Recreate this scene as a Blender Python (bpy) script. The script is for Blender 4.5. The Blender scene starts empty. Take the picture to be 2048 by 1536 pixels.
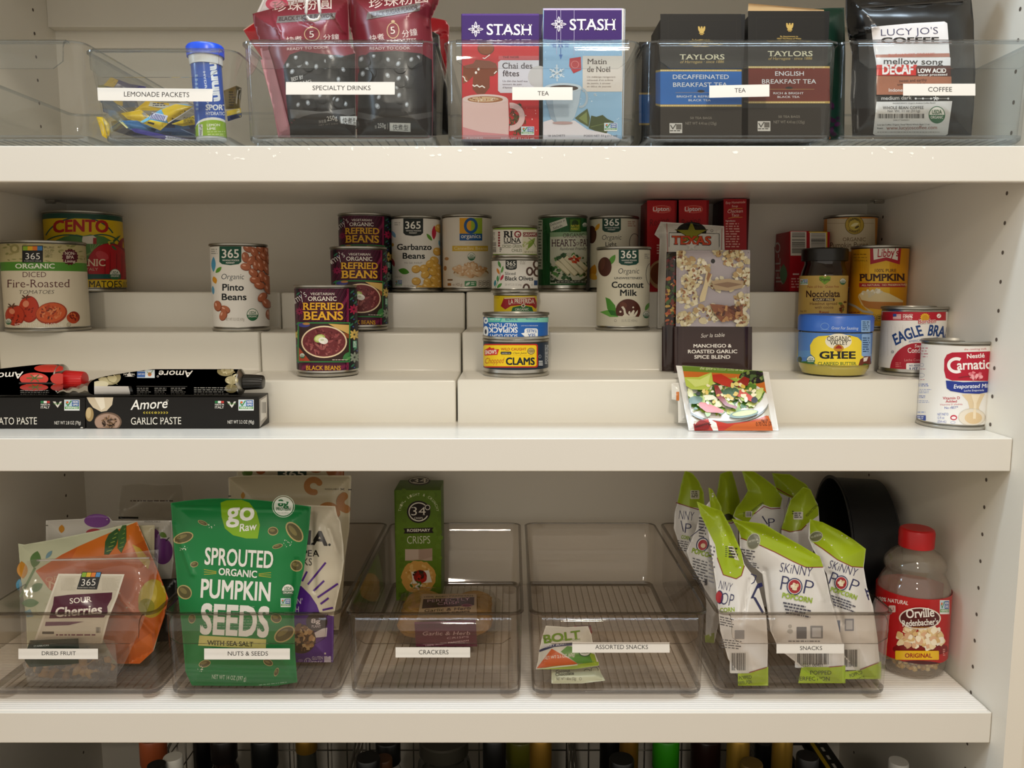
import bpy, bmesh, math, random
from mathutils import Vector, noise
from mathutils.geometry import tessellate_polygon
S = bpy.context.scene
PI = math.pi
# ---------------------------------------------------------------- camera
F, CZ, PT = 1600.0, 1.40, math.radians(6.84)
cp, sp = math.cos(PT), math.sin(PT)
cd = bpy.data.cameras.new('camera'); cam = bpy.data.objects.new('camera', cd)
S.collection.objects.link(cam); S.camera = cam
cd.sensor_width = 36; cd.lens = 36*F/2048; cd.clip_start = .01
cam.location = (0, 0, CZ); cam.rotation_euler = (PI/2-PT, 0, 0)
# ---------------------------------------------------------------- world, lamps, exposure
S.view_settings.view_transform = 'Standard'; S.view_settings.look = 'None'
S.view_settings.exposure = 0.6; S.view_settings.gamma = 1.0; S.view_settings.use_curve_mapping = False
S.cycles.transparent_max_bounces = 40
S.cycles.max_bounces = 8
W = bpy.data.worlds.new('room_light'); S.world = W; W.use_nodes = True
bg = W.node_tree.nodes['Background']; bg.inputs[0].default_value = (1, .92, .79, 1); bg.inputs[1].default_value = .47
def lamp(name, loc, target, size, watts, col, shape='DISK', sy=None):
    l = bpy.data.lights.new(name, 'AREA'); l.shape = shape; l.size = size; l.energy = watts; l.color = col
    if sy: l.size_y = sy
    o = bpy.data.objects.new(name, l); S.collection.objects.link(o); o.location = loc
    o.rotation_euler = (Vector(target)-Vector(loc)).to_track_quat('-Z', 'Y').to_euler()
    return o
lamp('ceiling_downlight', (.22, -.06, 2.42), (.1, .6, 1.0), .14, 4.3, (1, .89, .75))
lamp('ceiling_downlight', (-.25, -1.7, 2.42), (0, .9, 1.2), .16, 5.0, (1, .89, .75))
lamp('cool_led_strip', (.1, .62, 2.44), (.1, .80, 1.2), 1.3, 7.5, (.68, .85, 1), 'RECTANGLE', .10)
lamp('window_daylight', (-2.6, .32, 2.2), (.5, .95, 1.66), 0.55, 9, (.58, .79, 1), 'RECTANGLE', .55)

def ray(u, v):
    x = (u-1024)/F; y = (768-v)/F
    return Vector((x, cp+y*sp, -sp+y*cp))
def atY(u, v, Y):
    d = ray(u, v); return Vector((d.x*Y/d.y, Y, CZ+d.z*Y/d.y))
def atZ(u, v, Z):
    d = ray(u, v); t = (Z-CZ)/d.z; return Vector((d.x*t, d.y*t, Z))
def proj(p):
    q = Vector(p)-Vector((0, 0, CZ)); d = q.y*cp-q.z*sp; return 1024+F*q.x/d, 768-F*(q.y*sp+q.z*cp)/d
def lin(h):
    if not isinstance(h, str): return tuple(h)
    h = h.lstrip('#')
    if len(h) == 3: h = ''.join(c*2 for c in h)
    r = [int(h[i:i+2], 16)/255 for i in (0, 2, 4)]
    return tuple(c/12.92 if c <= .04045 else ((c+.055)/1.055)**2.4 for c in r)
# ---------------------------------------------------------------- materials
MATS = {}
def mat(name, col=None, rough=.5, metal=0, spec=.5, bump=0, bscale=300, coat=0, noisecol=0, trans=0):
    if name in MATS: return MATS[name]
    m = bpy.data.materials.new(name); m.use_nodes = True; nt = m.node_tree; b = nt.nodes['Principled BSDF']
    b.inputs['Roughness'].default_value = rough; b.inputs['Metallic'].default_value = metal
    b.inputs['Specular IOR Level'].default_value = spec; b.inputs['Coat Weight'].default_value = coat
    b.inputs['Coat Roughness'].default_value = .08
    if col is None:
        a = nt.nodes.new('ShaderNodeAttribute'); a.attribute_name = 'Col'
        nt.links.new(a.outputs['Color'], b.inputs['Base Color'])
    elif noisecol:
        n = nt.nodes.new('ShaderNodeTexNoise'); n.inputs['Scale'].default_value = 14; n.inputs['Detail'].default_value = 6
        r = nt.nodes.new('ShaderNodeMix'); r.data_type = 'RGBA'
        l = lin(col); r.inputs['A'].default_value = (*[c*(1-noisecol) for c in l], 1); r.inputs['B'].default_value = (*l, 1)
        t = nt.nodes.new('ShaderNodeTexCoord'); nt.links.new(t.outputs['Object'], n.inputs['Vector'])
        nt.links.new(n.outputs['Fac'], r.inputs['Factor']); nt.links.new(r.outputs['Result'], b.inputs['Base Color'])
    else:
        b.inputs['Base Color'].default_value = (*lin(col), 1)
    if bump:
        n = nt.nodes.new('ShaderNodeTexNoise'); n.inputs['Scale'].default_value = bscale; n.inputs['Detail'].default_value = 3
        t = nt.nodes.new('ShaderNodeTexCoord'); nt.links.new(t.outputs['Object'], n.inputs['Vector'])
        p = nt.nodes.new('ShaderNodeBump'); p.inputs['Strength'].default_value = bump; p.inputs['Distance'].default_value = .0006
        nt.links.new(n.outputs['Fac'], p.inputs['Height']); nt.links.new(p.outputs['Normal'], b.inputs['Normal'])
    MATS[name] = m; return m
def clear(name, tint, base=.05, grz=.75, rough=.03, haze=0, hcol='#ffffff'):
    """thin clear plastic: light passes straight through with a tint, grazing view reflects"""
    if name in MATS: return MATS[name]
    m = bpy.data.materials.new(name); m.use_nodes = True; nt = m.node_tree; nt.nodes.clear()
    N = nt.nodes.new; L = nt.links.new
    out = N('ShaderNodeOutputMaterial'); tr = N('ShaderNodeBsdfTransparent'); gl = N('ShaderNodeBsdfGlossy'); mx = N('ShaderNodeMixShader')
    tr.inputs[0].default_value = (*lin(tint), 1); gl.inputs['Roughness'].default_value = rough
    lw = N('ShaderNodeLayerWeight'); pw = N('ShaderNodeMath'); pw.operation = 'POWER'; pw.inputs[1].default_value = 4
    ma = N('ShaderNodeMath'); ma.operation = 'MULTIPLY_ADD'; ma.inputs[1].default_value = grz; ma.inputs[2].default_value = base
    L(lw.outputs['Facing'], pw.inputs[0]); L(pw.outputs[0], ma.inputs[0]); L(ma.outputs[0], mx.inputs[0])
    src = tr.outputs[0]
    if haze:
        df = N('ShaderNodeBsdfDiffuse'); df.inputs[0].default_value = (*lin(hcol), 1); m2 = N('ShaderNodeMixShader'); m2.inputs[0].default_value = haze
        L(tr.outputs[0], m2.inputs[1]); L(df.outputs[0], m2.inputs[2]); src = m2.outputs[0]
    L(src, mx.inputs[1]); L(gl.outputs[0], mx.inputs[2]); L(mx.outputs[0], out.inputs[0])
    MATS[name] = m; return m
PAINT = mat('painted_wall', '#e6e0d3', .55, bump=.15, bscale=400, noisecol=.04)
SHELF = mat('painted_shelf', '#e2ddd3', .28, bump=.08, bscale=260, noisecol=.03)
HOLE = mat('drilled_hole', '#5c5147', .9)
RISER = mat('white_riser_plastic', '#e6e2d6', .22, noisecol=.02)
TIN = mat('tin_metal', '#b9b6ae', .28, metal=1)
TIND = mat('tin_lid', '#a8a59c', .34, metal=1)
PAPER = mat('printed_paper', None, .42, spec=.3)
GLOSS = mat('printed_gloss', None, .24, coat=.15)
FOIL = mat('printed_film', None, .30, spec=.6)
CARD = mat('printed_card', None, .42, spec=.22)
CLEAR = clear('clear_plastic', '#fbfcfc', .035, .6)
CLEARE = clear('clear_plastic_edge', '#d9dfe4', .14, .8)
SMOKE = clear('smoke_plastic', '#fbf9f7', .035, .6)
SMOKEE = clear('smoke_plastic_edge', '#b0aaa3', .10, .6)
RIBS = clear('smoke_plastic_ribs', '#e2ddd6', .05, .3)
RIBC = clear('clear_plastic_ribs', '#e6e8ea', .08, .4)
FILM = clear('clear_film', '#f6f5f2', .06, .6, .10, .03)
STRIP = mat('label_strip', None, .5)
# ---------------------------------------------------------------- meshes
ROOT = {}
def mesh(name, V, Fc, m, parent=None, loc=None, cols=None, mi=None, smooth=False, nrm=None, label=None, cat=None, group=None, kind=None):
    if parent is not None: loc = ROOT[parent.name]
    loc = Vector(loc) if loc is not None else Vector((0, 0, 0))
    me = bpy.data.meshes.new(name)
    me.from_pydata([Vector(v)-loc for v in V], [], [tuple(f) for f in Fc])
    for x in (m if isinstance(m, (list, tuple)) else [m]): me.materials.append(x)
    if mi: me.polygons.foreach_set('material_index', mi)
    if cols is not None:
        at = me.color_attributes.new('Col', 'FLOAT_COLOR', 'CORNER'); buf = []
        for f, c in zip(Fc, cols):
            buf.extend((c[0], c[1], c[2], 1.0)*len(f))
        at.data.foreach_set('color', buf)
    if smooth or nrm: me.polygons.foreach_set('use_smooth', [True]*len(me.polygons))
    if smooth and not nrm and smooth is not True:
        me.set_sharp_from_angle(angle=math.radians(smooth))
    me.update()
    if nrm: me.normals_split_custom_set_from_vertices(nrm)
    o = bpy.data.objects.new(name, me); S.collection.objects.link(o)
    if parent is not None: o.parent = parent
    else: o.location = loc
    ROOT[o.name] = loc
    tag(o, label, cat, group, kind)
    return o
def tag(o, label=None, cat=None, group=None, kind=None):
    if label: o['label'] = label
    if cat: o['category'] = cat
    if group: o['group'] = group
    if kind: o['kind'] = kind
    return o
def thing(name, label, cat, loc, group=None):
    o = bpy.data.objects.new(name, None); S.collection.objects.link(o); o.location = loc; o.empty_display_size = .02
    ROOT[o.name] = Vector(loc); return tag(o, label, cat, group)
def copy_tree(o, loc, rz=0, label=None, group=None, skip=()):
    c = o.copy(); S.collection.objects.link(c); c.location = loc; c.rotation_euler = (0, 0, rz); ROOT[c.name] = Vector(loc)
    if label: c['label'] = label
    if group: c['group'] = group
    for ch in list(o.children):
        if ch.name.split('.')[0] in skip: continue
        k = ch.copy(); S.collection.objects.link(k); k.parent = c; ROOT[k.name] = Vector(loc)
        for g in list(ch.children):
            q = g.copy(); S.collection.objects.link(q); q.parent = k; ROOT[q.name] = Vector(loc)
    return c
def box(x0, x1, y0, y1, z0, z1, b=.001, seg=2):
    bm = bmesh.new(); bmesh.ops.create_cube(bm, size=1)
    for v in bm.verts:
        v.co = Vector(((x0+x1)/2+v.co.x*(x1-x0), (y0+y1)/2+v.co.y*(y1-y0), (z0+z1)/2+v.co.z*(z1-z0)))
    if b: bmesh.ops.bevel(bm, geom=list(bm.edges), offset=b, segments=seg, profile=.5, affect='EDGES')
    V = [v.co.copy() for v in bm.verts]; Fc = [[v.index for v in f.verts] for f in bm.faces]
    bm.free(); return V, Fc
def join(*parts):
    V, Fc = [], []
    for v, f in parts:
        k = len(V); V += list(v); Fc += [[i+k for i in q] for q in f]
    return V, Fc
def xf(VF, pivot, rz=0, rx=0, ry=0):
    from mathutils import Euler
    R = Euler((rx, ry, rz)).to_matrix(); p = Vector(pivot)
    return [R@(Vector(v)-p)+p for v in VF[0]], VF[1]
def lathe(prof, cx, cy, z0, seg=72, sx=1, sy=1):
    V, Fc, rows = [], [], []
    for r, z in prof:
        if r < 1e-6: V.append((cx, cy, z0+z)); rows.append([len(V)-1])
        else:
            rows.append(list(range(len(V), len(V)+seg)))
            for i in range(seg):
                a = 2*PI*i/seg; V.append((cx+sx*r*math.cos(a), cy+sy*r*math.sin(a), z0+z))
    for A, B in zip(rows, rows[1:]):
        for i in range(seg):
            j = (i+1) % seg
            if len(A) == 1 and len(B) == 1: continue
            if len(A) == 1: Fc.append([A[0], B[j], B[i]])
            elif len(B) == 1: Fc.append([A[i], A[j], B[0]])
            else: Fc.append([A[i], A[j], B[j], B[i]])
    return V, Fc
def tube(pts, r, n=8, cap=True):
    pts = [Vector(p) for p in pts]; V, Fc = [], []
    up = Vector((0, 0, 1))
    for i, p in enumerate(pts):
        t = (pts[min(i+1, len(pts)-1)]-pts[max(i-1, 0)]).normalized()
        a = t.cross(up); a = t.cross(Vector((1, 0, 0))) if a.length < 1e-3 else a
        a.normalize(); b = t.cross(a)
        rr = r[i] if isinstance(r, (list, tuple)) else r
        for k in range(n):
            w = 2*PI*k/n; V.append(p+a*math.cos(w)*rr+b*math.sin(w)*rr)
    for i in range(len(pts)-1):
        for k in range(n):
            l = (k+1) % n; Fc.append([i*n+k, i*n+l, (i+1)*n+l, (i+1)*n+k])
    if cap: Fc.append(list(range(n))[::-1]); Fc.append([(len(pts)-1)*n+k for k in range(n)])
    return V, Fc
def rrect(x0, x1, y0, y1, r, n=5):
    P = []
    for cx, cy, a0 in ((x1-r, y0+r, -90), (x1-r, y1-r, 0), (x0+r, y1-r, 90), (x0+r, y0+r, 180)):
        for k in range(n+1):
            a = math.radians(a0+90*k/n); P.append((cx+r*math.cos(a), cy+r*math.sin(a)))
    return P
def loft(loops, cap0=True, cap1=True):
    n = len(loops[0]); V = [p for l in loops for p in l]; Fc = []
    for i in range(len(loops)-1):
        for k in range(n):
            l = (k+1) % n; Fc.append([i*n+k, i*n+l, (i+1)*n+l, (i+1)*n+k])
    if cap0: Fc.append(list(range(n))[::-1])
    if cap1: Fc.append([(len(loops)-1)*n+k for k in range(n)])
    return V, Fc
# ---------------------------------------------------------------- printed artwork
CROPS = dict(T1=(0, 0, 3.938), T2=(460, 0, 3.938), T3=(860, 0, 3.938), T4=(1240, 0, 3.938), T5=(1600, 0, 4.571),
             M1=(0, 380, 3.657), M2=(0, 640, 3.657), M3=(560, 400, 4.043), M4=(940, 400, 4.042), M5=(1260, 380, 3.072), M6=(1520, 400, 3.2008),
             B1=(0, 940, 3.0725), B2=(300, 920, 3.0727), B3=(660, 930, 3.1357), B4=(1020, 1020, 3.841), B5=(1300, 920, 3.071), B6=(1600, 920, 2.647),
             T1b=(150, 70, 5.851), B5b=(1310, 940, 5.851), B1b=(20, 1100, 5.119), B3b=(780, 1160, 8.192), B2b=(440, 936, 7.314),
             L1=(0, 1440, 2.926), L2=(680, 1440, 2.926), L3=(1350, 1440, 2.934), P=(0, 0, 1))
_G = {}
def glyphs(s, bold=0, serif=0):
    k = (s, bold, serif)
    if k in _G: return _G[k]
    c = bpy.data.curves.new('glyph', 'FONT'); c.body = s; c.resolution_u = 3; c.offset = min(bold, 0)
    o = bpy.data.objects.new('glyph', c); m = o.to_mesh()
    V = [(v.co.x, v.co.y) for v in m.vertices]; T = [list(p.vertices) for p in m.polygons]
    bb = bold; bold = min(bold, 0)
    if serif:
        cnt = {}
        for t in T:
            for a, b in zip(t, t[1:]+t[:1]):
                e = (min(a, b), max(a, b)); cnt[e] = cnt.get(e, 0)+1
        hi = .69 if any(ch.isupper() for ch in s) else .47
        for (a, b), n in cnt.items():
            if n != 1: continue
            (xa, ya), (xb, yb) = V[a], V[b]
            if abs(ya-yb) > .004 or not (.03 < abs(xa-xb) < .24): continue
            for lv, d in ((0-bold, 1), (.682+bold, -1), (.5+bold, -1)):
                if abs(ya-lv) < .02:
                    x0, x1 = min(xa, xb)-serif, max(xa, xb)+serif; i = len(V)
                    V += [(x0, ya), (x1, ya), (x1, ya+d*.055), (x0, ya+d*.055)]; T.append([i, i+1, i+2, i+3]); break
    o.to_mesh_clear(); bpy.data.objects.remove(o); bpy.data.curves.remove(c)
    if bb > 0:
        V0, T0 = V, T; V, T = [], []
        for dx, dy in ((bb, bb*.8), (-bb, bb*.8), (-bb, -bb*.8), (bb, -bb*.8)):
            i = len(V); V += [(x+dx, y+dy) for x, y in V0]; T += [[q+i for q in t] for t in T0]
    x0 = min(v[0] for v in V) if V else 0; x1 = max(v[0] for v in V) if V else 1
    _G[(s, bb, serif)] = (V, T, x0, max(x1, x0+.01)); return _G[(s, bb, serif)]
def clip_half(poly, ax, val, keep_less):
    out = []
    n = len(poly)
    for i in range(n):
        a, b = poly[i], poly[(i+1) % n]
        da = (a[ax]-val) if not keep_less else (val-a[ax]); db = (b[ax]-val) if not keep_less else (val-b[ax])
        if da >= 0: out.append(a)
        if (da > 0 and db < 0) or (da < 0 and db > 0):
            t = da/(da-db); out.append((a[0]+(b[0]-a[0])*t, a[1]+(b[1]-a[1])*t))
    return out
def clip_convex(poly, C):
    n = len(C)
    ar = sum(C[i][0]*C[(i+1) % n][1]-C[(i+1) % n][0]*C[i][1] for i in range(n))
    sg = 1 if ar > 0 else -1
    for i in range(n):
        (x0, y0), (x1, y1) = C[i], C[(i+1) % n]
        f = lambda p: sg*((x1-x0)*(p[1]-y0)-(y1-y0)*(p[0]-x0))
        out = []; m = len(poly)
        for j in range(m):
            a, b = poly[j], poly[(j+1) % m]; da, db = f(a), f(b)
            if da >= 0: out.append(a)
            if (da > 0 and db < 0) or (da < 0 and db > 0):
                t = da/(da-db); out.append((a[0]+(b[0]-a[0])*t, a[1]+(b[1]-a[1])*t))
        poly = out
        if len(poly) < 3: return []
    return poly
def cut(poly, ax, lines):
    lo = min(p[ax] for p in poly); hi = max(p[ax] for p in poly); res = []; rest = poly
    for L in lines:
        if L <= lo+1e-6: continue
        if L >= hi-1e-6: break
        a = clip_half(rest, ax, L, True)
        if len(a) >= 3: res.append(a)
        rest = clip_half(rest, ax, L, False)
        if len(rest) < 3: return res
    res.append(rest); return res
def blob_pts(cx, cy, rx, ry, rot=0, n=14, jit=0, rnd=None):
    ca, sa = math.cos(math.radians(rot)), math.sin(math.radians(rot)); P = []
    for k in range(n):
        a = 2*PI*k/n; j = 1+(rnd.uniform(-jit, jit) if jit else 0); x, y = rx*math.cos(a)*j, ry*math.sin(a)*j
        P.append((cx+x*ca-y*sa, cy+x*sa+y*ca))
    return P
class Art:
    def __init__(A, surf, crop, uc=(), vc=(), clip=None, eps=7e-5, base=5e-5):
        A.s, A.uc, A.vc, A.eps, A.base = surf, uc, vc, eps, base; A.o = CROPS[crop]; A.items = []; A.clip = [A.P(p) for p in clip] if clip else None
        A.sub = None; A.vmax = None
    def crop(A, c): A.o = CROPS[c]; return A
    def P(A, p): return (A.o[0]+p[0]/A.o[2], A.o[1]+p[1]/A.o[2])
    def within(A, pts):
        """following shapes are cropped to this convex outline (None ends it)"""
        A.sub = [A.P(p) for p in pts] if pts else None; return A
    def add(A, polys, col, sub=None):
        Q = []; SB = []
        for pi, p in enumerate(polys):
            q = [A.P(x) for x in p]
            if A.sub: q = clip_convex(q, A.sub)
            if A.clip and len(q) >= 3: q = clip_convex(q, A.clip)
            if A.vmax and len(q) >= 3: q = clip_half(q, 1, A.vmax, True)
            if len(q) >= 3: Q.append(q); SB.append((sub[pi] if sub else 0)*8e-6)
        if not Q: return A
        us = [p[0] for q in Q for p in q]; vs = [p[1] for q in Q for p in q]; bb = (min(us), min(vs), max(us), max(vs))
        l = 1+max([i[3] for i in A.items if i[2][0] < bb[2] and i[2][2] > bb[0] and i[2][1] < bb[3] and i[2][3] > bb[1]], default=-1)
        A.items.append((Q, lin(col), bb, l, SB)); return A
    def p(A, pts, col):
        t = tessellate_polygon([[Vector((x, y, 0)) for x, y in pts]])
        return A.add([[pts[i] for i in q] for q in t], col)
    def r(A, x0, y0, x1, y1, col, rad=0):
        if rad: return A.add([rrect(x0, x1, y0, y1, rad, 4)], col)
        return A.add([[(x0, y0), (x1, y0), (x1, y1), (x0, y1)]], col)
    def e(A, cx, cy, rx, ry, col, rot=0, n=24): return A.add([blob_pts(cx, cy, rx, ry, rot, n)], col)
    def ring(A, cx, cy, rx, ry, w, col, n=32, a0=0, a1=360):
        Q = []
        for k in range(n):
            a, b = math.radians(a0+(a1-a0)*k/n), math.radians(a0+(a1-a0)*(k+1)/n)
            Q.append([(cx+rx*math.cos(a), cy+ry*math.sin(a)), (cx+rx*math.cos(b), cy+ry*math.sin(b)),
                      (cx+(rx-w)*math.cos(b), cy+(ry-w)*math.sin(b)), (cx+(rx-w)*math.cos(a), cy+(ry-w)*math.sin(a))])
        return A.add(Q, col)
    def l(A, pts, w, col):
        Q = []
        for (x0, y0), (x1, y1) in zip(pts, pts[1:]):
            d = math.hypot(x1-x0, y1-y0) or 1; nx, ny = -(y1-y0)/d*w/2, (x1-x0)/d*w/2
            Q.append([(x0+nx, y0+ny), (x1+nx, y1+ny), (x1-nx, y1-ny), (x0-nx, y0-ny)])
            if len(pts) > 2: Q.append(blob_pts(x1, y1, w/2, w/2, 0, 8))
        return A.add(Q, col, [i % 4 for i in range(len(Q))])
    def leaf(A, x0, y0, x1, y1, w, col, n=7):
        d = math.hypot(x1-x0, y1-y0); nx, ny = -(y1-y0)/d, (x1-x0)/d; up, dn = [], []
        for k in range(n+1):
            t = k/n; b = w*math.sin(PI*t)**.8; x, y = x0+(x1-x0)*t, y0+(y1-y0)*t
            up.append((x+nx*b, y+ny*b)); dn.append((x-nx*b, y-ny*b))
        return A.add([up+dn[-2:0:-1]], col)
    def t(A, s, x0, y0, x1, y1, h, col, b=0, sh=0, bow=0, sf=0):
        V, T, gx0, gx1 = glyphs(s, b, sf)
        d = math.hypot(x1-x0, y1-y0) or 1; ex, ey = (x1-x0)/d, (y1-y0)/d; ux, uy = ey, -ex; Q = []
        cap = .84 if ord(s[0]) > 0x2e80 else .69
        M = []
        for gx, gy in V:
            f = (gx-gx0)/(gx1-gx0); yy = gy/cap*h; xx = f*d+sh*yy; yb = yy+bow*(1-(2*f-1)**2)
            M.append((x0+ex*xx+ux*yb, y0+ey*xx+uy*yb))
        k = len(T)//4 if b > 0 else len(T)+1
        return A.add([[M[i] for i in t] for t in T], col, [min(3, i//k) for i in range(len(T))])
    def scatter(A, region, n, r0, r1, pal, seed=1, asp=.7, jit=.15, hi=None, rot=None):
        """region: ('e',cx,cy,rx,ry) or ('r',x0,y0,x1,y1)"""
        R = random.Random(seed)
        for i in range(n):
            if region[0] == 'e':
                a = R.uniform(0, 2*PI); q = math.sqrt(R.random()); x = region[1]+region[3]*q*math.cos(a); y = region[2]+region[4]*q*math.sin(a)
            else: x, y = R.uniform(region[1], region[3]), R.uniform(region[2], region[4])
            rr = R.uniform(r0, r1); ro = R.uniform(0, 180) if rot is None else rot+R.uniform(-25, 25)
            A.add([blob_pts(x, y, rr, rr*asp, ro, 11, jit, R)], R.choice(pal))
            if hi: A.add([blob_pts(x-rr*.25, y-rr*.25, rr*.35, rr*.2, ro, 7)], hi)
        return A
    def bean(A, x, y, a, b, rot, col, dark, hi):
        A.e(x+.06*a, y+.08*a, a, b, dark, rot, 16); A.e(x, y, a*.93, b*.9, col, rot, 16); A.e(x-a*.25, y-b*.3, a*.35, b*.22, hi, rot, 8); return A
    def micro(A, x0, y0, x1, y1, rows, col, seed=3, fill=.5, dy=0):
        """rows of print too small to read"""
        R = random.Random(seed); hh = (y1-y0)/rows; Q = []
        for k in range(rows):
            x = x0; e = x1-R.uniform(0, .25)*(x1-x0)
            while x < e:
                w = R.uniform(.6, 2.6)*hh; x2 = min(x+w, e); y = y0+k*hh; a = dy*(x-x0)/(x1-x0); b = dy*(x2-x0)/(x1-x0)
                Q.append([(x, y+a), (x2, y+b), (x2, y+b+hh*fill), (x, y+a+hh*fill)]); x = x2+.45*hh
        return A.add(Q, col)
    def barcode(A, x0, y0, x1, y1, col='#222222', seed=5, n=30, vert=False):
        R = random.Random(seed); Q = []; a, b = (y0, y1) if vert else (x0, x1); st = (b-a)/n
        for k in range(n):
            w = st*R.uniform(.25, .8); q = a+k*st
            Q.append([(x0, q), (x1, q), (x1, q+w), (x0, q+w)] if vert else [(q, y0), (q+w, y0), (q+w, y1), (q, y1)])
        return A.add(Q, col)
    def usda(A, x, y, r, g='#2f6b45', w='#f1efe6'):
        A.e(x, y, r, r*1.05, g); A.e(x, y, r*.9, r*.95, w)
        A.add([[(x+r*.9*math.cos(math.radians(a)), y+r*.95*math.sin(math.radians(a))) for a in range(0, 181, 15)]], g)
        A.t('USDA', x-r*.6, y-r*.1, x+r*.6, y-r*.1, r*.5, g, .02); A.t('ORGANIC', x-r*.75, y+r*.45, x+r*.75, y+r*.45, r*.33, w, .01); return A
    def ngmo(A, x0, y0, x1, y1, inv=False):
        w, h = x1-x0, y1-y0
        A.r(x0, y0, x1, y1, '#e8ebea'); A.r(x0+w*.04, y0+h*.06, x0+w*.5, y0+h*.62, '#bfd7e6'); A.r(x0+w*.5, y0+h*.06, x1-w*.04, y0+h*.62, '#3a66a8')
        A.t('NON', x0+w*.56, y0+h*.3, x1-w*.1, y0+h*.3, h*.17, '#ffffff', .02); A.t('GMO', x0+w*.56, y0+h*.54, x1-w*.1, y0+h*.54, h*.17, '#ffffff', .02)
        A.l([(x0+w*.12, y0+h*.3), (x0+w*.24, y0+h*.56), (x0+w*.45, y0+h*.12)], w*.07, '#3f8a3f'); A.e(x0+w*.2, y0+h*.25, w*.08, h*.1, '#d86a2a')
        A.r(x0+w*.04, y0+h*.64, x1-w*.04, y0+h*.86, '#4f9a4a'); A.t('VERIFIED', x0+w*.1, y0+h*.82, x1-w*.1, y0+h*.82, h*.14, '#ffffff', .01); return A
    def geo(A, flip=False):
        V, Fc, C, Nn = [], [], [], []; smooth = A.s.curved
        for Q, col, bb, lay, SB in A.items:
            for q, sb in zip(Q, SB):
                off = A.base+lay*A.eps+sb
                for a in (cut(q, 0, A.uc) if A.uc else [q]):
                    for b in (cut(a, 1, A.vc) if A.vc else [a]):
                        if len(b) < 3: continue
                        ar = sum(b[i][0]*b[(i+1) % len(b)][1]-b[(i+1) % len(b)][0]*b[i][1] for i in range(len(b)))
                        if abs(ar) < 1e-7: continue
                        if ar > 0: b = b[::-1]
                        k = len(V); Fc.append(list(range(k, k+len(b)))); C.append(col)
                        for x in b:
                            V.append(A.s.pt(x[0], x[1], off))
                            if smooth: Nn.append(A.s.nr(x[0], x[1]))
        return V, Fc, C, (Nn if smooth else None)
    def build(A, name, m, parent=None, base=None, **kw):
        """base: (V, F, cols, normals) put under the print in the same mesh"""
        V, Fc, C, Nn = A.geo()
        if base:
            k = len(base[0]); V = list(base[0])+V; Fc = list(base[1])+[[i+k for i in f] for f in Fc]; C = list(base[2])+C
            if Nn is not None: Nn = list(base[3])+Nn
        return mesh(name, V, Fc, m, parent, cols=C, nrm=Nn, **kw)
class CanS:
    curved = True
    def __init__(s, xc, yc, r, z0=-9, z1=9): s.x, s.y, s.r, s.z0, s.z1 = xc, yc, r, z0, z1
    def _h(s, u, v):
        d = ray(u, v); a = d.x*d.x+d.y*d.y; b = d.x*s.x+d.y*s.y; c = s.x*s.x+s.y*s.y-s.r*s.r
        t = (b-math.sqrt(max(0, b*b-a*c)))/a; nx, ny = d.x*t-s.x, d.y*t-s.y; l = math.hypot(nx, ny); return nx/l, ny/l, max(s.z0, min(s.z1, CZ+d.z*t))
    def pt(s, u, v, off): nx, ny, z = s._h(u, v); return Vector((s.x+nx*(s.r+off), s.y+ny*(s.r+off), z))
    def nr(s, u, v): nx, ny, z = s._h(u, v); return (nx, ny, 0)
class PlaneS:
    def __init__(s, O, lean=0, yaw=0, bulge=None, n=None):
        s.O = Vector(O); l, w = math.radians(lean), math.radians(yaw)
        s.n = Vector(n).normalized() if n else Vector((math.sin(w)*math.cos(l), -math.cos(w)*math.cos(l), math.sin(l)))
        s.b = bulge; s.curved = bulge is not None; s.C = {}
    def flat(s, u, v):
        d = ray(u, v); o = Vector((0, 0, CZ)); t = (s.O-o).dot(s.n)/d.dot(s.n); return o+d*t
    def _b(s, u, v):
        k = (round(u*8), round(v*8)); r = s.C.get(k)
        if r is None: r = s.C[k] = s.b(u, v)
        return r
    def pt(s, u, v, off):
        p = s.flat(u, v); h = (s._b(u, v) if s.b else 0)+off; d = p-Vector((0, 0, CZ)); return p+d*(h/d.dot(s.n))
    def nr(s, u, v):
        h = 2.0; a = s.pt(u-h, v, 0); b = s.pt(u+h, v, 0); c = s.pt(u, v+h, 0); d = s.pt(u, v-h, 0); n = (b-a).cross(d-c)
        if n.dot(s.n) < 0: n = -n
        return tuple(n.normalized())
def arange(a, b, st):
    n = int((b-a)/st)+1; return [a+st*k for k in range(1, n+1)]
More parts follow.
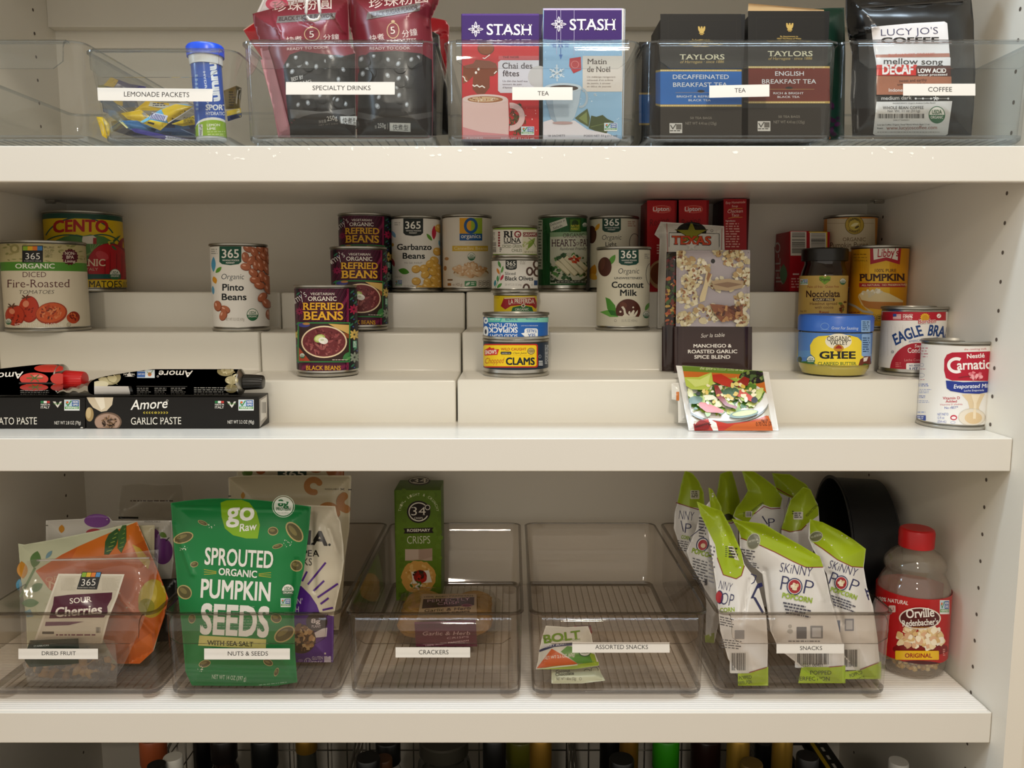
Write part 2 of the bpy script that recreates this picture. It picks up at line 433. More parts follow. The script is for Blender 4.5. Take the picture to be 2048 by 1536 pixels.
# ---------------------------------------------------------------- builders
def can_at(u0, u1, Y, zb=0):
    """axis position and radius of a can whose sides show at columns u0 and u1, standing at depth Y"""
    Yp = Y*cp-(zb-CZ)*sp; a0, a1 = math.atan((u0-1024)/F), math.atan((u1-1024)/F); m = (a0+a1)/2; D = Yp/math.cos(m)
    return D*math.sin(m), Y, D*math.sin((a1-a0)/2)
def can_art(x, y, r, crop, u0, u1, **kw):
    uc, hw = (u0+u1)/2, (u1-u0)/2
    return Art(CanS(x, y, r), crop, uc=[uc+hw*math.sin(math.radians(k)) for k in range(-88, 90, 4)], **kw)
def can(name, label, cat, x, y, z, r, h, base, draw, group=None, m=None, lo=.0058, hi=.0045, bands=(), bead=True):
    """tin: body > printed label, lid.  draw(A) adds the print to the label"""
    o = thing(name, label, cat, (x, y, z), group); rb = r-.0014
    prof = [(0, .003), (r-.006, .003), (r-.0048, 0), (r-.0008, 0), (r, .001), (r, .0032), (rb-.0008, .0045), (rb, .005)]
    prof += [(rb-.0004, .008), (rb-.0004, h-.005), (rb, h-.0040)]
    mesh('body', *lathe(prof, x, y, z), TIN, o, smooth=40)
    mesh('lid', *lathe([(rb, h-.0040), (rb-.0006, h-.0036), (r, h-.0028), (r, h-.0008), (r-.0007, h), (r-.0026, h), (r-.0032, h-.0035), (r-.008, h-.0035), (r-.009, h-.0028), (r-.012, h-.0028), (r-.013, h-.0035), (0, h-.0035)], x, y, z), TIND, o, smooth=40)
    rl = rb+.0002; A = draw(x, y, rl) if draw else None
    if A: A.s.z0, A.s.z1 = z+lo, z+h-hi
    V, Fc, C, Nn = [], [], [], []; seg = 128
    zz = [(lo, h-hi, lin(base))]+[(a, b, lin(c)) for a, b, c in bands]
    for i, (a, b, c) in enumerate(zz):
        rr = rl+(4e-5 if i else 0); k = len(V)
        for q in (a, b):
            for j in range(seg):
                w = 2*PI*j/seg; V.append(Vector((x+rr*math.cos(w), y+rr*math.sin(w), z+q))); Nn.append((math.cos(w), math.sin(w), 0))
        for j in range(seg):
            l = (j+1) % seg; Fc.append([k+j, k+l, k+seg+l, k+seg+j]); C.append(c)
    if A: A.base = 9e-5; A.build('label', m or PAPER, o, base=(V, Fc, C, Nn))
    else: mesh('label', V, Fc, m or PAPER, o, cols=C, nrm=Nn)
    return o
def pouch(name, label, cat, crop, outline, O, lean=0, yaw=0, T=.02, R=.03, col='#ffffff', back=None, draw=None, m=None, wr=.002, wf=22, cell=5, seed=0, group=None, parent=None, bt=.6, folds=(), tail=None):
    """a filled bag: sealed outline on a leaning plane, both faces bulging, print on the front face.
    outline is convex or not; folds: (x0,y0,x1,y1,depth,width) creases in crop pixels"""
    o_ = CROPS[crop]; px = [(o_[0]+x/o_[2], o_[1]+y/o_[2]) for x, y in outline]
    fl = PlaneS(O, lean, yaw)
    def up(q):
        if fl.flat(*q).z > O[2]+6e-4: return q
        lo, hi = q[1]-400, q[1]
        for _ in range(30):
            m_ = (lo+hi)/2
            if fl.flat(q[0], m_).z > O[2]+6e-4: lo = m_
            else: hi = m_
        return (q[0], lo)
    px = [up(q) for q in px]; outline = [((q[0]-o_[0])*o_[2], (q[1]-o_[1])*o_[2]) for q in px]
    cx = sum(p[0] for p in px)/len(px); cy = sum(p[1] for p in px)/len(px)
    mpp = (fl.flat(cx+1, cy)-fl.flat(cx, cy)).length
    n = len(px); sd = Vector((seed*3.1, seed*1.7, seed))
    fo = [((o_[0]+a/o_[2]), (o_[1]+b/o_[2]), (o_[0]+c/o_[2]), (o_[1]+d/o_[2]), dp, w/o_[2]) for a, b, c, d, dp, w in folds]
    def sdist(u, v, x0, y0, x1, y1):
        dx, dy = x1-x0, y1-y0; t = max(0, min(1, ((u-x0)*dx+(v-y0)*dy)/(dx*dx+dy*dy+1e-9))); return math.hypot(u-x0-t*dx, v-y0-t*dy)
    def bul(u, v):
        d = min(sdist(u, v, *px[i], *px[(i+1) % n]) for i in range(n))*mpp
        q = min(1, d/R); f = 1-(1-q)**2.2
        w = noise.noise(Vector((u*mpp*wf, v*mpp*wf, 0))+sd)+.25*noise.noise(Vector((u*mpp*wf*2.0, v*mpp*wf*2.0, 3))+sd)
        h = T*f+wr*w*min(1, q*3)
        for a, b, c, e, dp, ww in fo:
            h += dp*math.exp(-(sdist(u, v, a, b, c, e)/ww)**2)
        return h
    s = PlaneS(O, lean, yaw, bul)
    us = [p[0] for p in px]; vs = [p[1] for p in px]
    uc = arange(min(us), max(us), cell); vc = arange(min(vs), max(vs), cell)
    A = Art(s, crop, uc, vc, base=0, eps=2e-4); A.vmax = max(vs)+.01; A.p(outline, col)
    B = Art(PlaneS(O, lean, yaw, lambda u, v: -bt*s._b(u, v)), crop, [min(us)+2*cell*k for k in range(1, int((max(us)-min(us))/cell/2)+1)], [min(vs)+2*cell*k for k in range(1, int((max(vs)-min(vs))/cell/2)+1)], base=-2e-4, eps=0); B.p(outline, back or col)
    if draw and m is not FILM: draw(A)
    V, Fc, C, Nn = B.geo(); Fc = [f[::-1] for f in Fc]; Nn = [tuple(-Vector(q)) for q in Nn]
    base = fl.flat(cx, max(vs))
    kw = {} if parent else dict(loc=base, label=label, cat=cat, group=group)
    o = A.build(name, m or FOIL, parent, base=(V, Fc, C, Nn), **kw)
    if draw and m is FILM:
        D = Art(s, crop, uc, vc, base=2.5e-4, eps=2e-4); D.vmax = max(vs)+.01; draw(D); D.build('label', GLOSS, o)
    return o
def carton(name, label, cat, crop, rect, Y, depth, col, draw, side=None, sidecol=None, yaw=0, zb=None, group=None, m=None, top=None, lean=0):
    """card box with a printed front; rect is its front face in crop pixels; yaw turns it about its front left edge"""
    o_ = CROPS[crop]; x0, y0, x1, y1 = [(o_[i % 2]+q/o_[2]) for i, q in enumerate(rect)]
    a = atY((x0+x1)/2-(x1-x0)/2, y1, Y); b = atY(x1, y1, Y); t = atY(x0, y0, Y); zb = a.z if zb is None else zb
    w = math.radians(yaw); ca, sa = math.cos(w), math.sin(w); lx = (b.x-a.x)
    if yaw:
        n = Vector((sa, -ca, 0)); d = ray(x1, y1); tt = a.dot(n)-Vector((0, 0, CZ)).dot(n); q = tt/d.dot(n); lx = (Vector((d.x*q-a.x, d.y*q-a.y, 0))).length
    root = thing(name, label, cat, (a.x, Y, zb), group)
    VF = xf(box(a.x, a.x+lx, Y, Y+depth, zb, t.z, .0006, 2), (a.x, Y, zb), w)
    if lean: VF = xf(VF, (a.x, Y, zb), rx=-math.radians(lean))
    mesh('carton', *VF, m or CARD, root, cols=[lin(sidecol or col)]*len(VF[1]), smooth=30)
    s = PlaneS(a, lean, yaw); A = Art(s, crop); A.vmax = min(y1, proj((a.x+lx*.5, Y, zb+4e-4))[1]); A.r(*rect, col)
    if draw: draw(A)
    A.build('front_panel', m or CARD, root)
    return root
def slab(x0, x1, y0, y1, z0, z1, b=.0008): return box(x0, x1, y0, y1, z0, z1, b)
# ================================================================ the pantry itself
XL, XR, YF, YB = -.678, .541, .850, 1.2413
ZT, ZM, ZB, ZL = CZ+.146, CZ-.161, CZ-.4745, CZ-.93
def wall_panel(name, x0, x1, y0, y1, z0, z1, holes=()):
    V, Fc = box(x0, x1, y0, y1, z0, z1, 0); mi = [0]*len(Fc)
    for x, y, z, sg in holes:
        k = len(V); V += [Vector((x, y+.0022*math.cos(2*PI*i/12), z+.0023*math.sin(2*PI*i/12))) for i in range(12)]
        Fc.append([k+i for i in (range(12) if sg > 0 else range(11, -1, -1))]); mi.append(1)
    return mesh(name, V, Fc, [PAINT, HOLE], mi=mi, kind='structure')
hz = [CZ+.0708+.032*k for k in range(-32, 12)]
wall_panel('wall_left', XL-.02, XL, .825, YB+.02, 0, 2.35, [(XL+.0002, y, z, 1) for z in hz for y in (.8928, 1.187)])
wall_panel('wall_right', XR, XR+.02, .825, YB+.02, 0, 2.35, [(XR-.0002, y, z, -1) for z in hz for y in (.8928, 1.187)])
wall_panel('wall_back', XL, XR, YB, YB+.02, 0, 2.35)
wall_panel('wall_front_right', XR+.02, XR+.7, .832, .87, 0, 2.35)
wall_panel('wall_front_left', XL-.7, XL-.02, .832, .87, 0, 2.35)
mesh('added_shade_panel', *box(XL+.001, XR-.001, .835, .853, .06, CZ-.585, .002), PAINT, kind='structure')  # unseen panel added in front of the bottles to keep their shelf dark
mesh('trim_1', *box(XL, XR, 1.222, YB, CZ+.3785, CZ+.47, .001), PAINT, kind='structure')
mesh('floor', *box(-2.6, 2.6, -3, YB+.02, -.02, 0, 0), mat('oak_floor', '#a58a6c', .4, noisecol=.2), kind='structure')
def shelf(lbl, z):
    o = thing('pantry_shelf', lbl, 'shelf', (0, YF, z), 'painted pantry shelves')
    mesh('shelf_board', *box(XL+.0006, XR-.0006, YF+.011, YB-.0006, z-.019, z, .0006), SHELF, o)
    V, Fc = box(XL+.0006, XR-.0006, YF, YF+.011, z-.0365, z, .0012, 3)
    mesh('front_edge', V, Fc, SHELF, o)
    return o
sh_top = shelf('thick white painted shelf carrying the clear bins with drinks, tea and coffee', ZT)
# chipped paint along the top arris of the upper shelf
R = random.Random(4); V, Fc = [], []
for k in range(46):
    x = R.uniform(-.32, .47); l = R.uniform(.001, .007); h = R.uniform(.0006, .0022); z = ZT-.0012-R.random()**3*.012
    P = [(x-l/2, z), (x-l*.2, z-h*R.random()), (x+l*.3, z-h), (x+l/2, z-.2*h), (x+l*.2, z+h*.4)]; i = len(V)
    V += [(a, YF-.0001, b) for a, b in P]; Fc.append([i+q for q in range(5)])
mesh('paint_specks', V, Fc, mat('chipped_paint', '#fffdf6', .3), sh_top, kind='stuff')
shelf('white painted shelf under the stepped risers with the canned food', ZM)
shelf('white painted shelf under the smoky bins of fruit, nuts and snacks', ZB)
shelf('white shelf above the drinks bins, its underside over the hanging rail', CZ+.4905)
shelf('lowest dim white shelf under the bottles and wire baskets', ZL)
# ribbed liner
V, Fc = [], []; ys = []; y = YF+.004
while y < YB-.006: ys += [(y, .0011), (y+.0012, .0018), (y+.0026, .0018), (y+.0036, .0011)]; y += .0043
ys = [(YF+.0035, 0)]+ys+[(YB-.005, .0011), (YB-.005, 0)]
for x in (XL+.002, XR-.004): V += [(x, a, ZB+b) for a, b in ys]
n = len(ys)
for k in range(n-1): Fc.append([k, k+n, k+n+1, k+1])
mesh('shelf_liner', V, Fc, mat('liner_vinyl', '#e6e0d8', .22, coat=.2), loc=(0, YF, ZB), label='ribbed pale vinyl liner covering the shelf under the snack bins', cat='shelf liner')
for sgn, xx, nm in ((1, XL, 'left'), (-1, XR, 'right')):
    V1 = tube([(xx, 1.187, ZT-.0215), (xx+sgn*.014, 1.187, ZT-.0215)], .0024, 10)
    V2 = box(min(xx+sgn*.003, xx+sgn*.017), max(xx+sgn*.003, xx+sgn*.017), 1.179, 1.195, ZT-.0207, ZT-.0192, .0003)
    mesh('shelf_pin', *join(V1, V2), TIN, loc=(xx, 1.187, ZT-.0215), smooth=40, label='small metal shelf pin under the upper shelf at the rear %s corner' % nm, cat='shelf pin', group='shelf pins')
# ================================================================ stepped risers
SH, SY, SD = .0515, .953, .100
Z1, Z2, Z3 = ZM+SH+.0015, ZM+2*SH+.0015, ZM+3*SH+.0015
def riser(lbl, x0, x1, dz=0, dy=0):
    P = [(SY+dy, 0)]
    for k in range(3): P += [(SY+dy+SD*k, SH*(k+1)-dz), (SY+dy+SD*(k+1) if k < 2 else 1.236, SH*(k+1)-dz)]
    P += [(1.236, 0)]
    bm = bmesh.new(); A = [bm.verts.new((x0, y, ZM+z)) for y, z in P]; B = [bm.verts.new((x1, y, ZM+z)) for y, z in P]; n = len(P)
    bm.faces.new(A); bm.faces.new(B[::-1])
    for i in range(n): j = (i+1) % n; bm.faces.new([A[j], A[i], B[i], B[j]])
    bmesh.ops.recalc_face_normals(bm, faces=bm.faces)
    ed = [e for e in bm.edges if not (abs(e.verts[0].co.z-ZM) < 1e-4 and abs(e.verts[1].co.z-ZM) < 1e-4)]
    bmesh.ops.bevel(bm, geom=ed, offset=.0028, segments=3, profile=.5, affect='EDGES')
    V = [v.co.copy() for v in bm.verts]; Fc = [[v.index for v in f.verts] for f in bm.faces]; bm.free()
    return mesh('shelf_riser', V, Fc, RISER, loc=(x0, SY, ZM), smooth=50, label=lbl, cat='riser', group='white stepped can risers')
riser('white three-step riser at the left under the tomato cans', XL+.001, -.3325, -.001, -.001)
riser('white three-step riser in the middle under the refried bean cans', -.3318, -.0678, 0, .001)
riser('white three-step riser at the right under the clams and coconut milk', -.0655, .515, -.001, -.001)
# ================================================================ bins
def build_bin(name, w=.2015, wb=.1965, D=.352, H=.1065, cm=None, em=None):
    o = thing(name, None, 'storage bin', (0, 0, 0)); t = .0025; n = 6
    def loop(hw, y0, y1, r, z): return [(x, y, z) for x, y in rrect(-hw, hw, y0, y1, r, n)]
    L = [loop(wb/2-.003, .006, D-.008, .010, .006), loop(wb/2, .003, D-.005, .013, .0085), loop(wb/2+.0004, .0026, D-.0046, .013, .0125),
         loop(w/2-.001, 0, D, .014, H-.004), loop(w/2+.0012, -.0012, D+.0012, .014, H-.0026), loop(w/2+.0012, -.0012, D+.0012, .014, H-.0006), loop(w/2, 0, D, .0135, H),
         loop(w/2-t, t, D-t, .012, H), loop(wb/2-t, .003+t, D-.005-t, .012, .013), loop(wb/2-.006, .009, D-.011, .010, .0095)]
    V, Fc = loft(L); q = 4*(n+1); mi = []
    for i in range(len(L)-1): mi += [1 if i in (0, 1, 4, 5, 6) else 0]*q
    mi += [0, 0]
    mesh('bin_body', V, Fc, [cm, em], o, mi=mi, smooth=50)
    # hooked pull handle on the front
    P = [(.0005, H-.0012), (-.006, H-.0008), (-.0105, H-.004), (-.0128, H-.010), (-.0135, H-.017), (-.0135, H-.024), (-.0132, H-.031)]
    hw, r = w/2-.013, .011; nx = 20; V, Fc = [], []
    for side in (0, 1):
        for y, z in P:
            dd = z-(H-.031); h = hw if dd > r else hw-r+math.sqrt(max(0, r*r-(r-dd)**2))
            for k in range(nx+1): V.append((-h+2*h*k/nx, y+side*.002, z-(.0018*side if z > H-.008 else 0)))
    m, c = len(P), nx+1
    for side in (0, 1):
        for i in range(m-1):
            for k in range(nx):
                a = side*m*c+i*c+k; f = [a, a+1, a+c+1, a+c]; Fc.append(f[::-1] if side == 0 else f)
    rim = [(0, k) for k in range(c)]+[(i, nx) for i in range(1, m)]+[(m-1, k) for k in range(nx-1, -1, -1)]+[(i, 0) for i in range(m-2, 0, -1)]
    nf = len(Fc)
    for (i, k), (j, l) in zip(rim, rim[1:]+rim[:1]): Fc.append([i*c+k, j*c+l, m*c+j*c+l, m*c+i*c+k])
    mesh('handle', V, Fc, [cm, em], o, mi=[0]*nf+[1]*(len(Fc)-nf), smooth=60)
    B = []
    for k in range(18):
        x = -wb/2+.014+(wb-.028)*k/17
        cutp = (.045, .052) if k in (4, 13) else None
        segs = [(.014, cutp[0]), (cutp[1], D*.62), (D*.64, D-.018)] if cutp else [(.014, D*.5+.02*math.sin(k)), (D*.5+.02*math.sin(k)+.001, D-.018)]
        for a, b in segs: B.append(box(x-.0006, x+.0006, a, b, .0093, .0101, 0))
    mesh('floor_ribs', *join(*B), RIBC if cm is CLEAR else RIBS, o)
    for sx in (-1, 1):
        for yy in (.012, D-.022):
            mesh('foot', *lathe([(0, 0), (.0085, 0), (.0095, .001), (.0095, .0062), (0, .0062)], sx*(wb/2-.014), yy+.004, 0, 16), cm, o, smooth=40)
    return o
def place(o, loc, lbl, group):
    o.location = loc; ROOT[o.name] = Vector(loc); o['label'] = lbl; o['group'] = group; return o
def strip(b, crop, quad, txt, x0, x1, yb, h):
    Yw = b.location.y-.0006; A = Art(PlaneS((0, Yw, 0)), crop, base=2e-4); A.p(quad, '#f3f1ec')
    s = (quad[1][1]-quad[0][1])/(quad[1][0]-quad[0][0]); A.t(txt, x0, yb-s*(x1-x0)/2, x1, yb+s*(x1-x0)/2, h, '#26262a')
    A.build('label_strip', STRIP, b)
def q4(x0, y0, x1, y1): return [(x0, y0), (x1, y0), (x1, y1), (x0, y1)]
BT, BB = .858, .871
GT, GB = 'clear bins on the upper shelf', 'smoky bins on the lower shelf'
binC = place(build_bin('storage_bin', cm=CLEAR, em=CLEARE), (-.1785, BT, ZT), 'clear bin labelled SPECIALTY DRINKS holding maroon and black pouches', GT)
binA = copy_tree(binC, (-.543, BT, ZT), 0, 'empty clear bin without contents at the left end of the upper shelf')
binD = copy_tree(binC, (.031, BT, ZT), 0, 'clear bin labelled TEA holding purple, red and pale blue boxes')
binE = copy_tree(binC, (.2372, BT, ZT), 0, 'clear bin labelled TEA holding black boxes with blue and brown bands')
binF = copy_tree(binC, (.4392, BT, ZT), 0, 'clear bin labelled COFFEE holding a black coffee bag')
binB = place(build_bin('storage_bin', .157, .130, .30, .0985, CLEAR, CLEARE), (-.364, BT+.002, ZT), 'narrow clear bin labelled LEMONADE PACKETS with tapering sides', GT)
strip(binC, 'T2', q4(440, 645, 1298, 745), 'SPECIALTY DRINKS', 650, 1107, 710, 36)
strip(binD, 'T3', [(648, 686), (1123, 686), (1123, 788), (648, 788)], 'TEA', 848, 936, 752, 34)
strip(binE, 'T4', [(703, 674), (1177, 664), (1177, 760), (703, 770)], 'TEA', 903, 990, 728, 34)
strip(binF, 'T5', q4(942, 765, 1603, 874), 'COFFEE', 1172, 1390, 838, 42)
strip(binB, 'T1', [(766, 690), (1678, 700), (1672, 800), (772, 792)], 'LEMONADE PACKETS', 976, 1490, 762, 38)
bK = place(build_bin('storage_bin', cm=SMOKE, em=SMOKEE), (-.0885, BB, ZB+.0018), 'smoky bin labelled CRACKERS holding a green box and a plastic tray', GB)
bA = copy_tree(bK, (.1216, BB, ZB+.0018), 0, 'smoky bin labelled ASSORTED SNACKS, almost empty')
bS = copy_tree(bK, (.3345, BB, ZB+.0018), 0, 'smoky bin labelled SNACKS full of white and lime popcorn bags')
bN = copy_tree(bK, (-.297, BB, ZB+.0018), 0, 'smoky bin labelled NUTS & SEEDS holding a green pouch')
bD = copy_tree(bK, (-.5065, BB, ZB+.0018), 0, 'smoky bin labelled DRIED FRUIT holding a clear bag of cherries')
strip(bK, 'B3', q4(411, 1143, 879, 1207), 'CRACKERS', 557, 743, 1187, 27)
strip(bA, 'B4', q4(478, 1017, 1226, 1096), 'ASSORTED SNACKS', 655, 1060, 1068, 32)
strip(bS, 'B5', q4(777, 1125, 1192, 1188), 'SNACKS', 921, 1057, 1167, 24)
strip(bN, 'B2', q4(333, 1158, 860, 1226), 'NUTS & SEEDS', 478, 725, 1202, 26)
strip(bD, 'B1', q4(113, 1098, 602, 1162), 'DRIED FRUIT', 257, 466, 1138, 24)
# ================================================================ canned food on the risers
def htop(u, v, Y, r, z): return atY(u, v, Y-r).z-z
def logo365(A, x0, y0, x1, y1, col, t0, t1, tb, th, sub=True):
    A.p([(x0, y0), (x1, y0), (x1, y1-(y1-y0)*.16), (x1-(x1-x0)*.12, y1-(y1-y0)*.05), ((x0+x1)/2, y1), (x0+(x1-x0)*.12, y1-(y1-y0)*.05), (x0, y1-(y1-y0)*.16)], col)
    A.t('365', t0, tb, t1, tb, th, '#f4f2ea', .012, sf=.03)
    w = x1-x0
    if sub:
        A.t('WHOLE FOODS', x0+w*.13, tb+th*.38, x1-w*.1, tb+th*.38, th*.17, '#e8e6de', .02); A.t('MARKET', x0+w*.3, tb+th*.68, x1-w*.3, tb+th*.68, th*.17, '#e8e6de', .02)
def flower(A, x, y, r, col, n=8):
    for k in range(n):
        a = 2*PI*k/n; A.leaf(x+.12*r*math.cos(a), y+.12*r*math.sin(a), x+r*math.cos(a), y+r*math.sin(a), r*.2, col, 4)
def std(u0, u1, Y, zb, vtop, crop, arts, **kw):
    x, y, r = can_at(u0, u1, Y, zb); h = htop((u0+u1)/2, vtop, Y, r, zb)
    def draw(x, y, rl):
        A = can_art(x, y, rl, crop, u0, u1); arts(A); return A
    return x, y, r, h, draw
def amy(A):
    for k in range(16):
        A.l([(150+k*30-60, 985), (150+k*30+80, 705)], 5, '#5f1a3c')
    for k in range(9): A.leaf(420+18*k, 980-25*k, 470+12*k, 900-24*k, 9, '#7a2148', 3)
    A.r(548, 690, 700, 1400, '#17151d'); A.r(60, 690, 150, 1400, '#17151d'); A.r(534, 690, 539, 1400, '#a02a58'); A.r(543, 690, 548, 1400, '#a02a58')
    A.r(158, 1310, 534, 1396, '#4f1434')
    for k in range(5): A.leaf(175+12*k, 1390-9*k, 190+12*k, 1330-3*k, 6, '#7a2148', 3); A.leaf(480+12*k, 1390-9*k, 500+10*k, 1330-2*k, 6, '#7a2148', 3)
    for x, y, r, c in ((586, 884, 42, '#b01c4c'), (590, 1088, 45, '#d9b962'), (592, 1272, 45, '#8f9c8c'), (148, 1090, 40, '#cdb45c'), (160, 900, 34, '#8a1c48')): flower(A, x, y, r, c)
    for x, y in ((575, 745), (605, 770), (570, 800), (600, 830), (575, 950), (605, 985), (570, 1010), (600, 1205), (580, 1340), (605, 1370), (140, 1180), (146, 1000), (150, 760), (140, 1300)):
        A.leaf(x-16, y+12, x+14, y-16, 7, '#2d7358', 4); A.e(x+12, y+14, 6, 6, '#3d5aa0', n=8)
    A.r(580, 1138, 610, 1196, '#58a487', 6); A.micro(584, 1144, 606, 1190, 5, '#e8f2ea')
    A.t("Amy's", 96, 862, 222, 778, 62, '#f2eeea', -.012, .1)
    A.t('VEGETARIAN', 248, 769, 438, 769, 20, '#f3e9df', .004, sf=.03); A.t('ORGANIC', 230, 815, 455, 815, 34, '#f6efe4', .006, sf=.04)
    A.t('REFRIED', 190, 887, 508, 887, 56, '#e2ab2b', .02, sf=.05); A.t('BEANS', 194, 968, 506, 968, 66, '#e2ab2b', .02, sf=.05)
    A.r(154, 988, 558, 1312, '#2f7d42'); A.r(165, 998, 548, 1302, '#34201c')
    A.p([(390, 1000), (548, 1010), (548, 1085), (500, 1060), (440, 1030)], '#d3ad62'); A.p([(455, 1062), (548, 1082), (548, 1120), (520, 1110)], '#8c4a26')
    A.e(205, 1010, 45, 18, '#3d3f86'); A.e(222, 1000, 28, 10, '#b07c3c'); A.p([(165, 1190), (250, 1300), (330, 1302), (165, 1302)], '#a8452c')
    A.e(355, 1150, 176, 134, '#3a2019', n=36); A.e(358, 1146, 174, 130, '#ead4b0', n=36); A.e(358, 1146, 163, 119, '#6d2c30', n=36)
    A.scatter(('e', 358, 1146, 138, 98), 120, 9, 22, ['#803a3c', '#6a2529', '#93494a', '#57191f', '#a05c58'], 3, .5, .25)
    A.e(325, 1118, 42, 32, '#a9bd62', -20); A.e(322, 1116, 30, 22, '#d5dc9a', -20); A.e(352, 1136, 36, 26, '#f1efe6', 15); A.e(345, 1130, 14, 9, '#c9cfb0'); A.e(372, 1142, 14, 16, '#e5e2da')
    A.leaf(500, 1298, 548, 1228, 18, '#3f8047'); A.leaf(520, 1300, 560, 1265, 10, '#5c9a55'); A.usda(193, 1258, 20); A.micro(420, 1288, 545, 1299, 1, '#d9cdc0')
    A.t('BLACK BEANS', 212, 1374, 490, 1374, 34, '#e2ab2b', .012, sf=.04)
x, y, r, h, d = std(592.3, 717.3, 1.012, Z1, 569.6, 'M3', amy)
amy1 = can('food_can', 'refried black beans can alone on the lowest middle step, nearest of three alike', 'food can', x, y, Z1, r, h, '#431029', d, 'maroon refried bean cans', lo=.007)
for (u0, u1, Y, z, lb) in ((664, 775.5, 1.112, Z2, 'refried black beans can on the second step, between two cans alike'), (682, 781.5, 1.195, Z3, 'refried black beans can on the top step beside the garbanzo can')):
    X, _, _ = can_at(u0, u1, Y, z)
    c = copy_tree(amy1, (X, Y, z), .10 if z == Z2 else -.06, lb)
def garbanzo(A):
    logo365(A, 997, 135, 1157, 292, '#1d2522', 1012, 1137, 232, 58)
    A.t('Garbanzo', 946, 403, 1226, 403, 47, '#14181a', .022); A.t('Beans', 992, 474, 1172, 474, 46, '#14181a', .022); A.t('No Salt Added*', 1008, 515, 1152, 515, 15, '#9a958c')
    A.leaf(1185, 272, 1230, 330, 13, '#5f9a34'); A.leaf(1247, 206, 1243, 322, 18, '#c01c40'); A.leaf(957, 565, 1046, 588, 24, '#4f8f2f'); A.leaf(903, 250, 934, 305, 14, '#6aa2c4'); A.leaf(1284, 325, 1300, 385, 10, '#5ba8cc')
    A.e(912, 362, 9, 14, '#cf9a3c'); A.leaf(905, 470, 925, 540, 12, '#a01c3c'); A.micro(925, 180, 975, 212, 2, '#b5b0a8'); A.micro(930, 615, 990, 632, 2, '#c0bab0')
    for x, y in ((1285, 228), (1270, 415), (1098, 557), (1163, 552), (1245, 487), (1211, 515), (1256, 538), (1292, 560), (1172, 600), (1232, 578), (1100, 655), (1285, 610), (1192, 662), (1245, 642), (1180, 700), (1290, 665), (1240, 700), (1130, 720), (1210, 725), (1285, 718), (1165, 735)):
        A.bean(x, y, 37, 33, (x*7 % 90)-45, '#dfae4c', '#b2822c', '#f2d48c')
    A.ngmo(932, 645, 988, 700); A.t('15.5 OZ (439g)', 1003, 702, 1082, 702, 14, '#a29c92')
x, y, r, h, d = std(783, 883, 1.197, Z3, 430, 'M3', garbanzo)
can('food_can', 'white garbanzo beans can with chickpeas and a dark logo shield', 'food can', x, y, Z3, r, h, '#e9e6df', d)
def cannellini(A):
    A.r(1452, 145, 1545, 272, '#e2a323'); A.r(1545, 145, 1635, 272, '#9cb92f'); A.r(1452, 272, 1635, 328, '#1d5798')
    A.ring(1543, 208, 56, 64, 22, '#1d5798'); A.t('organics', 1464, 308, 1622, 308, 34, '#f3f1ea', .006, sf=.02)
    A.t('organic', 1500, 352, 1592, 352, 14, '#d8c49c'); A.r(1393, 370, 1681, 414, '#d9b440'); A.t('Cannellini Beans', 1408, 402, 1672, 402, 24, '#f2e2ac', 0, sf=.03)
    A.usda(1548, 458, 31); A.e(1545, 590, 142, 45, '#a8804c'); A.e(1545, 600, 138, 36, '#e0d3bb')
    A.scatter(('e', 1543, 566, 118, 44), 46, 26, 34, ['#dcb489', '#cfa273', '#e6c6a0', '#c2925f'], 8, .55, .08, '#f0dcc0')
    A.e(1348, 475, 17, 13, '#b98a58'); A.e(1336, 552, 12, 20, '#a87848'); A.t('15 oz (425 g)', 1372, 694, 1474, 694, 23, '#8d6b45'); A.r(1355, 640, 1396, 652, '#7a5a38'); A.r(1356, 672, 1384, 694, '#a86a30')
    A.r(1493, 655, 1588, 698, '#4f9160', 6); A.leaf(1500, 692, 1538, 664, 10, '#e6efe2'); A.micro(1545, 664, 1582, 692, 2, '#e6efe2')
    for k in range(3): A.r(1606+32*k, 652, 1634+32*k, 698, '#6e655a', 5); A.r(1609+32*k, 655, 1631+32*k, 695, '#e4dccd', 4); A.micro(1611+32*k, 664, 1630+32*k, 690, 2, '#6e655a', k)
x, y, r, h, d = std(884.5, 984, 1.197, Z3, 427.5, 'M3', cannellini)
can('food_can', 'white cannellini beans can with a big blue letter O logo', 'food can', x, y, Z3, r, h, '#e4ddd0', d)
